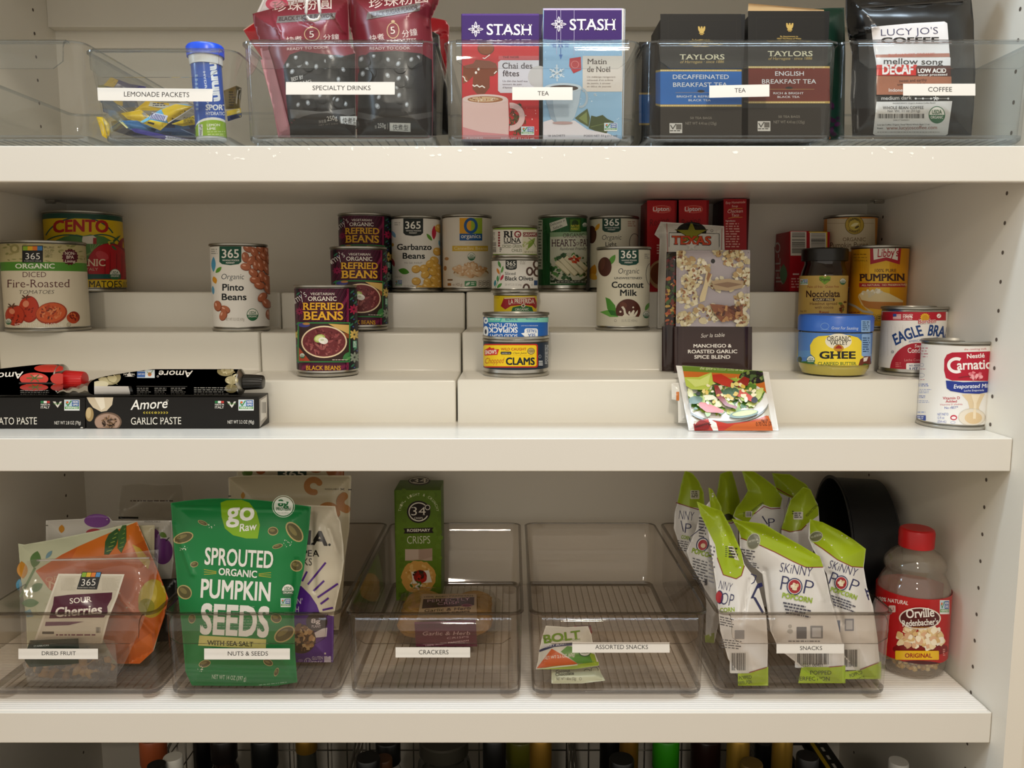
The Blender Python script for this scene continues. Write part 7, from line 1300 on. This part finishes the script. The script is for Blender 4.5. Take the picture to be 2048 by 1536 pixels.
# --- popcorn bags
def pop(A, x, y, k, sh=0, a=.06, body=True):
    """the bag's front print; x, y is the left end of the first word's baseline, k its width"""
    L = lambda dx, dy: (x+dx*k, y+(dy+a*dx)*k)
    N = '#22265a'
    A.t('SKiNNY', *L(0, 0), *L(1.0, .02), .30*k, N, -.012, sh)
    A.t('P', *L(.02, .56), *L(.26, .57), .46*k, N, -.014); A.t('P', *L(.74, .58), *L(1.02, .60), .46*k, N, -.014)
    cx, cy = L(.48, .40); A.e(cx, cy, .25*k, .27*k, N); A.e(cx, cy, .215*k, .235*k, '#e6e4e2'); A.e(cx, cy, .195*k, .215*k, '#a81c28'); A.scatter(('e', cx, cy, .07*k, .08*k), 12, .05*k, .08*k, ['#ead9b8', '#d9c096', '#f0e4cc'], 2, .8, .2)
    A.t('POPCORN', *L(.08, .80), *L(1.02, .84), .16*k, '#93b21a', .03)
    if body:
        for q in range(4): p0, p1 = L(.12+.03*q, .93+.10*q), L(1.02, .97+.10*q); A.micro(p0[0], p0[1], p1[0], p0[1]+.055*k, 1, '#4a4a5a', q, .9, p1[1]-p0[1])
def pbag(lb, outl, lime, O, lean, edge, draw, seed, T=.018, yaw=0, folds=()):
    def D(A):
        A.p(lime, LIME)
        if edge: A.l(edge, 5, '#8e1a2a')
        draw(A)
    return pouch('popcorn_bag', lb, 'popcorn bag', 'B5', outl, O, lean, yaw, T, .04, SW, draw=D, wr=.0045, wf=26, seed=seed, group='popcorn bags in the snacks bin', folds=folds)
X = .33
pbag('white and lime popcorn bag at the back, its tip seen beside the tallest lime flap', [(748, 80), (860, 88), (960, 150), (1030, 270), (1042, 400), (970, 560), (930, 800), (780, 800), (760, 330), (780, 210)], [(748, 80), (860, 88), (960, 150), (1012, 230), (930, 260), (780, 195)], (X, 1.10, FB), 8, [(775, 172), (850, 215), (935, 255)], lambda A: A.t('NNY', 836, 292, 900, 310, 70, '#22265a', -.014), 91)
pbag('lime pointed popcorn bag top at the rear left of the bin', [(430, 85), (500, 62), (522, 130), (552, 250), (540, 420), (540, 800), (400, 800), (420, 400), (408, 220)], [(430, 85), (500, 62), (522, 130), (552, 250), (545, 370), (470, 385), (420, 330), (408, 220)], (X, 1.085, FB), 8, [(440, 382), (500, 388), (545, 372)], lambda A: A.e(480, 350, 30, 20, '#34380c'), 92)
pbag('popcorn bag with a tall lime flap in the middle of the rear row', [(562, 62), (640, 72), (700, 110), (770, 165), (812, 235), (822, 335), (815, 430), (800, 900), (600, 900), (560, 400), (510, 345), (530, 290), (565, 250), (600, 190)], [(562, 62), (640, 72), (700, 110), (770, 165), (812, 235), (800, 290), (740, 290), (690, 270), (640, 330), (600, 390), (512, 345), (530, 290), (565, 250), (600, 190)], (X, 1.045, FB), 9, [(640, 332), (700, 285), (745, 300), (800, 296)], lambda A: (A.t('P', 728, 410, 768, 408, 52, '#22265a', -.014), A.l([(690, 345), (722, 395)], 7, '#22265a'), A.t('PERFECTION', 628, 322, 700, 268, 14, '#4a560c', .004), A.r(586, 314, 628, 352, '#d8d6cc', 6), A.barcode(592, 318, 622, 346, '#2a2a2a', 4, 7), A.micro(572, 320, 584, 350, 4, '#4a560c')), 93)
pbag('popcorn bag with its lime top rolled towards the pan', [(860, 250), (940, 165), (985, 180), (1035, 290), (1040, 380), (1010, 420), (990, 800), (850, 800), (806, 440), (820, 380)], [(860, 250), (940, 165), (985, 180), (1035, 290), (1035, 340), (960, 395), (930, 428), (860, 440), (806, 425), (820, 380)], (X, 1.02, FB), 9, [(806, 425), (860, 442), (930, 430), (960, 400)], lambda A: (A.r(880, 318, 940, 366, '#d8d6cc', 6), A.micro(886, 324, 934, 360, 3, '#2a2a2a'), A.t('PERFECTION', 965, 350, 1032, 282, 15, '#4a560c', .004), A.micro(872, 312, 884, 340, 2, '#4a560c')), 94)
pbag('popcorn bag standing furthest left at the rear of its bin', [(214, 64), (262, 82), (300, 130), (330, 200), (336, 290), (318, 420), (300, 600), (330, 760), (250, 640), (180, 520), (146, 420), (150, 330), (168, 255), (190, 150)], [(214, 64), (262, 82), (300, 130), (330, 200), (336, 300), (240, 288), (168, 262), (190, 150)], (X, 1.06, FB), 7, [(160, 262), (240, 288), (300, 305)], lambda A: (A.t('NNY', 176, 362, 266, 374, 56, '#22265a', -.014), A.t('P', 212, 448, 250, 452, 62, '#22265a', -.014), A.l([(190, 372), (205, 440)], 5, '#22265a'), A.t('CORN', 190, 482, 246, 492, 22, '#93b21a', .03), A.micro(170, 492, 240, 560, 5, '#5a5a60', 4, .4, 12), A.r(248, 186, 304, 240, '#d3d2b8', 6), A.micro(254, 192, 298, 234, 4, '#2a2a14')), 95)
pbag('popcorn bag turned sideways behind the left front bag', [(358, 168), (382, 180), (440, 290), (438, 330), (470, 500), (480, 900), (420, 1010), (395, 1125), (340, 1120), (345, 880), (330, 780), (250, 640), (224, 560), (285, 420), (300, 340), (335, 290), (368, 250)], [(358, 168), (382, 180), (440, 290), (436, 335), (372, 290), (366, 240)], (X, .955, FB), 11, None, lambda A: (A.e(322, 520, 38, 45, '#22265a', 20), A.e(322, 520, 32, 38, '#e6e4e2', 20), A.e(324, 522, 28, 33, '#a81c28', 20), A.e(326, 526, 15, 14, '#e0c8a0'), A.t('POPCORN', 254, 568, 400, 612, 30, '#93b21a', .03), A.micro(262, 600, 360, 740, 8, '#5a5a60', 4, .35, 30), A.micro(300, 350, 345, 480, 7, '#6a6a70', 5, .5, 8), A.l([(250, 470), (300, 430), (330, 410)], 4, '#22265a'), A.t('F', 247, 505, 258, 500, 22, '#22265a', .01), A.p([(336, 1080), (395, 1060), (395, 1125), (340, 1120)], LIME), A.barcode(335, 730, 352, 770, '#3a3a44', 5, 5)), 96, .02)
pbag('popcorn bag at the front right, beside the clear plastic jar', [(980, 362), (1060, 382), (1160, 432), (1252, 490), (1326, 546), (1312, 660), (1332, 780), (1370, 900), (1398, 1100), (1410, 1240), (1400, 1412), (1300, 1335), (1190, 1200), (1140, 1000), (1085, 700), (1000, 545), (972, 480)], [(980, 362), (1060, 382), (1160, 432), (1252, 490), (1326, 546), (1310, 658), (1240, 655), (1150, 612), (1060, 545), (985, 495)], (X, .902, FB), 13, [(1010, 512), (1060, 545), (1150, 612), (1240, 655), (1308, 660)], lambda A: (pop(A, 1092, 662, 172, .05, .30), A.e(1020, 470, 42, 32, '#c9cbb8', -20), A.e(1020, 470, 38, 28, '#6a6c50', -20), A.t('NO ARTIFICIAL', 990, 482, 1055, 462, 13, '#d8d8c4', .004), A.r(1196, 975, 1252, 1050, '#8a8f9c', 3), A.r(1204, 985, 1244, 1040, '#c9ccd2', 3), A.r(1140, 985, 1168, 1060, '#6a7896', 3), A.r(1172, 1160, 1290, 1290, '#dddcd8', 8), A.barcode(1196, 1165, 1276, 1270, '#2a2a30', 6, 14), A.micro(1330, 800, 1345, 850, 2, '#22265a'), A.l([(1322, 790), (1345, 860)], 7, '#22265a'), A.p([(1200, 1300), (1300, 1290), (1420, 1236), (1420, 1420), (1180, 1420)], LIME), A.l([(1290, 1288), (1410, 1242)], 5, '#8e1a2a'), A.t('POPPED', 1230, 1338, 1306, 1312, 22, '#3a440c', .006), A.t('TION', 1270, 1366, 1320, 1344, 20, '#3a440c', .006)), 97, folds=((1062, 390, 1250, 500, .003, 20), (1110, 700, 1180, 1000, -.004, 14)))
pbag('popcorn bag in the middle of the front row under the SNACKS strip', [(502, 360), (560, 372), (700, 392), (800, 452), (920, 520), (1042, 592), (1064, 656), (1082, 720), (1112, 862), (1152, 1000), (1192, 1180), (1188, 1412), (1080, 1366), (940, 1276), (790, 1160), (740, 1050), (712, 860), (690, 700), (620, 640), (552, 540), (548, 440)], [(502, 360), (560, 372), (700, 392), (800, 452), (920, 520), (1042, 592), (1064, 656), (960, 658), (880, 622), (770, 565), (650, 510), (560, 478), (548, 440)], (X, .892, FB), 15, [(556, 480), (650, 512), (770, 567), (880, 624), (960, 660), (1062, 658)], lambda A: (pop(A, 794, 686, 196, .05, .14), A.e(636, 500, 40, 52, '#c9cbb8', 20), A.e(636, 500, 36, 47, '#7a7c6c', 20), A.t('ARTIFICIAL', 606, 508, 668, 492, 12, '#e0e0d0', .004), A.micro(556, 545, 650, 610, 4, '#5a5a62', 3, .45, 16), A.micro(600, 625, 670, 660, 3, '#5a5a62', 5, .45, 12), A.l([(700, 690), (716, 900)], 5, '#c4c3c0'), A.r(985, 1018, 1062, 1096, '#8a8d92', 3), A.r(996, 1030, 1050, 1088, '#c9cbd0', 3), A.r(900, 1025, 962, 1098, '#6e7076', 3), A.e(860, 1052, 18, 14, '#b9b8b4'), A.e(860, 1022, 12, 12, '#b9b8b4'), A.micro(850, 1110, 1060, 1122, 1, '#6a6a70'), A.r(890, 1150, 1120, 1276, '#dddcd8', 8), A.barcode(905, 1160, 1100, 1256, '#2a2a30', 6, 30), A.t('50251 00401', 922, 1268, 1060, 1268, 16, '#2a2a30'), A.p([(930, 1272), (1100, 1272), (1200, 1262), (1200, 1420), (900, 1420)], LIME), A.l([(1100, 1272), (1190, 1264)], 5, '#8e1a2a'), A.t('POPPED', 985, 1318, 1114, 1318, 24, '#3a440c', .006), A.t('PERFECTION', 900, 1354, 1104, 1356, 24, '#3a440c', .006)), 98, .017, folds=((520, 380, 1040, 610, .0032, 22), (704, 680, 735, 1000, -.005, 15), (990, 700, 1060, 860, .003, 14)))
pbag('popcorn bag at the front left, turned towards the middle of the bin', [(286, 254), (370, 290), (440, 312), (500, 420), (560, 560), (580, 640), (640, 720), (668, 780), (700, 900), (714, 960), (724, 1120), (720, 1372), (604, 1402), (480, 1222), (432, 1050), (404, 760), (356, 430), (312, 340)], [(286, 254), (370, 290), (440, 312), (500, 420), (560, 560), (578, 650), (560, 710), (530, 728), (450, 704), (415, 610), (400, 520), (356, 430), (312, 340)], (X, .886, FB), 13, [(412, 600), (450, 705), (530, 730), (562, 710), (580, 650)], lambda A: (A.t('NNY', 420, 790, 496, 810, 54, '#22265a', -.014), A.e(428, 842, 22, 42, '#22265a'), A.e(424, 842, 20, 36, '#a81c28'), A.t('OP', 428, 884, 506, 900, 76, '#22265a', -.014), A.t('CORN', 430, 936, 520, 930, 26, '#93b21a', .03), A.l([(620, 700), (652, 712), (640, 750), (624, 760)], 6, '#22265a'), A.p([(618, 850), (660, 760), (686, 752), (694, 775), (660, 790), (632, 850)], '#22265a'), A.p([(628, 835), (650, 845), (700, 935), (690, 945)], '#22265a'), A.micro(430, 960, 520, 1020, 4, '#5a5a62', 3, .4, 20), A.r(520, 1045, 580, 1100, '#9a9ca0', 3), A.micro(440, 1100, 570, 1160, 4, '#6a6a70', 4, .4, 14), A.r(490, 1180, 606, 1310, '#dddcd8', 8), A.barcode(500, 1186, 590, 1292, '#2a2a30', 8, 16), A.micro(360, 520, 400, 760, 10, '#6a6a70', 4, .45, 14), A.p([(540, 1312), (610, 1310), (726, 1270), (726, 1410), (540, 1410)], LIME), A.l([(608, 1306), (722, 1272)], 5, '#8e1a2a'), A.t('POPPED', 548, 1350, 624, 1344, 22, '#3a440c', .006), A.t('PERFECTION', 540, 1384, 626, 1372, 22, '#3a440c', .006), A.p([(478, 528), (512, 530), (548, 618), (520, 610)], '#e6e4d8'), A.micro(484, 534, 540, 606, 4, '#2a2a14', 3, .6, 6), A.micro(462, 530, 478, 600, 6, '#5a6a0c', 5, .5)), 99, .015, folds=((420, 330, 540, 640, .003, 18), (610, 740, 560, 1000, -.004, 14)))
# --- round pan and popcorn jar at the right
r, dp = .098, .066
o = thing('cake_pan', 'black round cake pan standing on edge behind the popcorn bags', 'pan', (.475, 1.075, ZB+.0018))
V, Fc = lathe([(0, 0), (r-.008, 0), (r-.002, .004), (r, dp-.002), (r+.003, dp), (r+.003, dp+.0015), (r-.0015, dp+.0015), (r-.003, dp-.002), (r-.004, .006), (r-.010, .002), (0, .002)], 0, 0, 0, 96)
from mathutils import Euler
M = Euler((0, math.radians(-90), math.radians(-6))).to_matrix()
c0 = Vector((.5315, 1.122, ZB+.0018+r+.0035))
mesh('pan_body', [M@Vector(v)+c0 for v in V], Fc, mat('nonstick_metal', '#17191c', .42, metal=.3, bump=.05), o, smooth=40)
x, y, r = can_at(1743, 1894, .957, ZB)
zb = ZB+.0019; zz = lambda q: atY(1820, 920+q/2.647, y).z-zb; k = r/205
o = thing('popcorn_jar', 'clear plastic popcorn kernel jar with a red cap and red label', 'jar', (x, y, zb))
pr = [(0, .004), (r*.55, .003), (r*.70, 0), (r*.85, .002), (r*.95, .010), (r*.985, .022), (r*.985, zz(1000)), (r, zz(760)), (r, zz(700)), (r*.96, zz(650)), (k*178, zz(612)), (k*162, zz(590)), (k*162, zz(578)), (k*172, zz(555)), (k*168, zz(525)), (k*140, zz(492)), (k*105, zz(470)), (k*88, zz(462)), (k*86, zz(440))]
inn = [(a-.0012, b+(.0012 if i < 5 else 0)) for i, (a, b) in enumerate(pr) if a > 0][::-1]
mesh('jar_body', *lathe(pr+inn+[(0, .0055)], x, y, zb, 72), clear('pet_plastic', '#fbf9f6', .06, .7, .04, .07, '#f0e4d4'), o, smooth=60)
RC = mat('red_plastic', '#c01218', .35)
V, Fc = [], []; L = []
for a, b in ((88, 452), (96, 454), (98, 380), (92, 364), (80, 358)):
    L.append([(x+k*(a+(1.2 if i % 2 else 0))*math.cos(2*PI*i/96), y+k*(a+(1.2 if i % 2 else 0))*math.sin(2*PI*i/96), zb+zz(b)) for i in range(96)])
mesh('cap', *loft(L), RC, o, smooth=30)
A = can_art(x, y, r+.0003, 'B6', 1743, 1894)
A.t('100% NATURAL', 408, 742, 572, 768, 20, '#efe2dc', .014); A.r(470, 770, 506, 806, '#d8c0b8', 6); A.t('U', 480, 798, 496, 798, 18, '#a81a1c', .01)
A.e(640, 1000, 150, 40, '#7c0c10'); A.scatter(('e', 640, 935, 122, 62), 120, 13, 22, ['#eed9ae', '#f5e8cc', '#e2c48e', '#d8b47a', '#f7efdc', '#dcae88'], 7, .85, .25); A.e(633, 835, 106, 58, '#e6dcd0', n=32); A.e(633, 835, 99, 52, '#4f0f12', n=32)
A.t('Orville', 565, 834, 706, 824, 46, '#f2ece4', .016, sf=.03); A.t("Redenbacher's", 545, 878, 726, 866, 32, '#f2ece4', .016, sf=.03); A.t('GOURMET POPPING CORN', 590, 888, 680, 886, 7, '#d8a040', .004)
A.r(506, 1008, 732, 1056, '#e8b81a', 5); A.t('ORIGINAL', 556, 1044, 696, 1044, 22, '#9a1a18', .022); A.ngmo(740, 742, 790, 816); A.e(620, 1090, 140, 28, '#4a0a0c'); A.micro(756, 1000, 768, 1040, 4, '#d89a94')
jar_print(A, x, y, r+.0003, atY(1820, 920+1082/2.647, y-r).z, atY(1820, 920+738/2.647, y-r).z, '#b4161a', o, m=GLOSS)
R = random.Random(8); V, Fc, C = [], [], []
for q in range(420):
    a = R.uniform(0, 2*PI); rr = (r*.92-.006)*math.sqrt(R.uniform(.35, .9)); z = zb+.0105+R.uniform(0, .026); rr = min(rr, r*.72 if z < zb+.02 else rr)
    v, f = blob_mesh(R, R.uniform(.0034, .0044), (1, .85, .7), .1); i = len(V); p = Vector((x+rr*math.cos(a), y+rr*math.sin(a), z)); V += [p+w for w in v]; Fc += [[j+i for j in g] for g in f]; C += [lin(R.choice(['#d9b25e', '#c99a45', '#e6c982', '#b98a3c', '#eedaa4', '#d2a24c']))]*len(f)
mesh('popcorn_kernels', V, Fc, mat('kernel', None, .3), loc=(x, y, zb), cols=C, smooth=True, label='unpopped golden kernels in the bottom of the red capped jar', cat='popcorn kernels', kind='stuff')
# ================================================================ bottles and baskets under the lowest visible shelf
def bottle(lb, u, w, vtop, Y, cols, style='wine', capc='#141210', caph=.045, glass='#0c0d0a', cat='bottle', band=None, ribs=False):
    """u, w: neck or cap centre and width in the picture; vtop: row of its top (above the shelf edge = hidden)"""
    x, y, r = can_at(u-w/2, u+w/2, Y, ZL+.3); z1 = atY(u, vtop, Y).z; H = z1-ZL; z0 = ZL+.0068; H -= .0068
    o = thing('bottle', lb, cat, (x, y, z0), 'bottles on the lowest shelf')
    R_ = max(r*1.12, min(.034, r*1.9)) if style == 'wine' else r*1.12
    sh = H-caph-(.055 if style == 'wine' else .012)
    gm = mat('glass_'+glass[1:], glass, .08, coat=.4)
    if style == 'wine': pr = [(0, .004), (R_*.8, .002), (R_*.92, 0), (R_, .006), (R_, sh-.05), (R_*.93, sh-.025), (R_*.7, sh), (r*1.05, sh+.022), (r*.94, sh+.035), (r*.92, H-caph*.5), (0, H-caph*.5)]
    else: pr = [(0, .003), (R_*.9, 0), (R_, .004), (R_, sh-.012), (R_*.93, sh), (r*.86, sh+.006), (r*.84, H-caph*.5), (0, H-caph*.5)]
    mesh('bottle_body', *lathe(pr, x, y, z0, 40), gm, o, smooth=40)
    V, Fc, L = [], [], []
    for q, zz_ in ((.97, H-caph), (1, H-caph+.001), (1, H-.002), (.94, H), (.0001, H)):
        L.append([(x+r*(q+(.03 if ribs and i % 2 else 0))*math.cos(2*PI*i/48), y+r*(q+(.03 if ribs and i % 2 else 0))*math.sin(2*PI*i/48), z0+zz_) for i in range(48)])
    mesh('cap', *loft(L), mat('cap_'+capc[1:], capc, .38, metal=.6 if capc in GOLDS else 0), o, smooth=35)
    if band: mesh('neck_band', *lathe([(r*1.03, H-caph-.001), (r*1.05, H-caph+.003), (r*1.05, H-caph+.008), (r*1.03, H-caph+.010)], x, y, z0, 40), mat('cap_'+band[1:], band, .35, metal=.5), o, smooth=40)
    return o
GOLDS = ('#9a7428', '#b08a34', '#8a6420')
T_ = 1474
bottle('dark bottle with a copper coloured ring on its cap, in the left basket', 309, 56, T_, .985, None, 'wine', '#a8532c', .035, '#14120f')
bottle('bottle with a small white ribbed cap in front of the copper capped one', 350, 40, 1513, .925, None, 'plain', '#d9d6cc', .02, '#2a2620', ribs=True)
bottle('bottle with a low round black cap left of the white ribbed cap', 318, 40, 1529, .905, None, 'plain', '#121110', .02, '#15130f')
bottle('tall plain black bottle left of the bottle with an orange label', 407, 36, T_, 1.03, None, 'plain', '#0e0d0c', .05, '#0e0d0b')
ob = bottle('dark brown bottle with an orange label strip', 450, 54, T_, .985, None, 'plain', '#17110e', .03, '#1d120e')
b_ = ob.location; mesh('label', *box(b_.x-.006, b_.x+.006, b_.y-.0205, b_.y-.0195, b_.z+.21, b_.z+.285, 0), mat('orange_label', '#a8642a', .5), ob)
bottle('green bottle with a wide black cap', 531, 54, T_, .985, None, 'plain', '#0f100e', .040, '#0c3a20')
bottle('clear bottle with a thin gold collar between two wire baskets', 614, 44, T_, 1.0, None, 'wine', '#9a7428', .018, '#3a3a33')
bottle('spice bottle with a white shoulder and black lid', 777, 50, T_+6, .985, None, 'plain', '#131210', .030, '#b3afa6')
bottle('bottle with a round black cap in front of the white shouldered one', 738, 48, 1514, .915, None, 'plain', '#100f0e', .025, '#15130f')
bottle('bottle with a brown cap half hidden behind the round black cap', 768, 36, 1516, .94, None, 'plain', '#4a2c16', .022, '#241a12')
bottle('wide clear jar standing between the spice bottle and the wine bottle', 888, 98, T_+2, 1.0, None, 'plain', '#3b382f', .02, '#33322a', cat='jar')
bottle('black wine bottle with a straight black neck', 989, 46, T_, .965, None, 'wine', '#0e0d0c', .06, '#0d0e0b')
bottle('pale green bottle behind the gold capsule bottle', 1040, 60, T_, 1.05, None, 'plain', '#6a6a1c', .03, '#55581a')
bottle('bottle with a dull gold capsule beside the black wine bottle', 1081, 44, T_, .965, None, 'wine', '#9a7428', .07, '#14150f')
bottle('black bottle left of the round cap in the second basket from the right', 1221, 42, T_, 1.085, None, 'wine', '#100f0d', .05, '#11110d')
bottle('bottle with an amber gold capsule behind the round black cap', 1257, 38, T_, .985, None, 'wine', '#8a6420', .07, '#1a140c')
bottle('bottle with a broad black cap in front of the amber gold capsule', 1242, 50, 1517, .915, None, 'plain', '#0f0e0d', .022, '#15130f')
bottle('bottle with a bright green screw cap', 1331, 54, T_, 1.0, None, 'plain', '#2f9a12', .042, '#4a3c1c')
bottle('dark reddish brown bottle right of the green cap', 1412, 60, T_, 1.06, None, 'plain', '#2a130d', .05, '#20100b')
bottle('left one of two champagne bottles in ribbed gold foil', 1474, 46, T_, .965, None, 'wine', '#b08a34', .075, '#10120c', band='#9a7428')
bottle('bottle with a flat dark gold cap in front of the left gold foil bottle', 1500, 46, 1525, .912, None, 'plain', '#5f4a1c', .02, '#1a160f')
bottle('black bottle between the two gold foil champagne bottles', 1528, 36, T_+8, 1.075, None, 'wine', '#121110', .05, '#0f100c')
bottle('right one of two champagne bottles in ribbed gold foil', 1562, 42, T_, .965, None, 'wine', '#b08a34', .075, '#10120c', band='#9a7428')
bottle('bottle with a round black cap right of the champagne bottles', 1610, 46, 1511, .905, None, 'plain', '#0f0e0d', .025, '#15130f')
bottle('bottle with a white cap in front of the black cartons', 1793, 42, 1522, .93, None, 'plain', '#c9c6c0', .022, '#3a3834')
WIRE = mat('wire_chrome', '#8f8a80', .35, metal=.9)
def basket(lb, x0, x1, y0=.885, y1=1.215, h=.275):
    B = []; z0 = ZL+.004
    xs_ = [x0+(x1-x0)*k/9 for k in range(10)]; ys_ = [y0+(y1-y0)*k/11 for k in range(12)]; zs = [z0+h*k/6 for k in range(7)]
    for x in xs_: B += [tube([(x, y0, z0), (x, y0, z0+h*.55)], .0011, 6), tube([(x, y1, z0), (x, y1, z0+h)], .0011, 6), tube([(x, y0, z0), (x, y1, z0)], .0011, 6)]
    for y in ys_:
        hh = h*(.55+.45*(y-y0)/(y1-y0)); B += [tube([(x0, y, z0), (x0, y, z0+hh)], .0011, 6), tube([(x1, y, z0), (x1, y, z0+hh)], .0011, 6)]
    for z in zs:
        B.append(tube([(x0, y1, z), (x1, y1, z)], .0011, 6)); t = (z-z0)/h; yy = y0 if t <= .55 else y0+(y1-y0)*(t-.55)/.45
        if yy < y1: B += [tube([(x0, yy, z), (x0, y1, z)], .0011, 6), tube([(x1, yy, z), (x1, y1, z)], .0011, 6)]
        if t <= .56: B.append(tube([(x0, y0, z), (x1, y0, z)], .0011, 6))
    B.append(tube([(x0, y0, z0+h*.55), (x0, y1, z0+h), (x1, y1, z0+h), (x1, y0, z0+h*.55), (x0, y0, z0+h*.55)], .0022, 6))
    mesh('wire_basket', *join(*B), WIRE, loc=((x0+x1)/2, y0, ZL), smooth=True, label=lb, cat='wire basket', group='wire baskets on the lowest shelf')
basket('wire basket at the left holding the copper capped bottle', -.515, -.236)
basket('wire basket in the middle holding the wide clear jar and the wine bottles', -.230, .088)
basket('wire basket at the right holding the champagne bottles', .0935, .3655)
# black cartons lying at the right
for i, (x0, x1, y0, y1, h, rz, cl, lb) in enumerate(((.398, .432, .915, 1.16, .262, 4, '#161514', 'black carton with a white patch on its lid, beside the champagne bottles'), (.4345, .462, .91, 1.17, .268, 4, '#15140f', 'black carton with a yellow edge stripe, rightmost on the lowest shelf'), (.378, .3955, .96, 1.15, .255, 4, '#1c1410', 'narrow dark brown carton wedged between the right wire basket and the black cartons'))):
    o = thing('carton_box', lb, 'food box', ((x0+x1)/2, y0, ZL+.0004), 'dark cartons on the lowest shelf')
    mesh('carton', *box(x0, x1, y0, y1, ZL+.0004, ZL+h, .001), CARD, o, cols=[lin(cl)]*len(box(x0, x1, y0, y1, ZL, ZL+h, .001)[1]), smooth=30)
    s = PlaneS((x0, y0, ZL+h+.0001), n=(0, 0, 1)); V, Fc, C = [], [], []
    def q(a, b, c, d, col, dz=.0002):
        k = len(V); V.extend([Vector((a, b, ZL+h+dz)), Vector((c, b, ZL+h+dz)), Vector((c, d, ZL+h+dz)), Vector((a, d, ZL+h+dz))]); Fc.append([k, k+1, k+2, k+3]); C.append(lin(col))
    if i == 0: q(x0+.005, y0+.04, x1-.006, y0+.105, '#b9b4ae'); q(x0+.009, y0+.05, x0+.014, y0+.09, '#2a2826', .0004); q(x0+.017, y0+.055, x1-.010, y0+.085, '#8a8078', .0004); q(x0+.006, y0+.13, x1-.006, y0+.19, '#c9c4be')
    elif i == 1:
        q(x0+.002, y0+.03, x0+.008, y1-.01, '#b89a1c')
        for m_ in range(9): q(x0+.013, y0+.05+.02*m_, x0+.017, y0+.060+.02*m_, '#b9b4a8')
    else: q(x0+.004, y0+.02, x1-.004, y0+.05, '#8a2a1c')
    mesh('lid_print', V, Fc, CARD, o, cols=C)
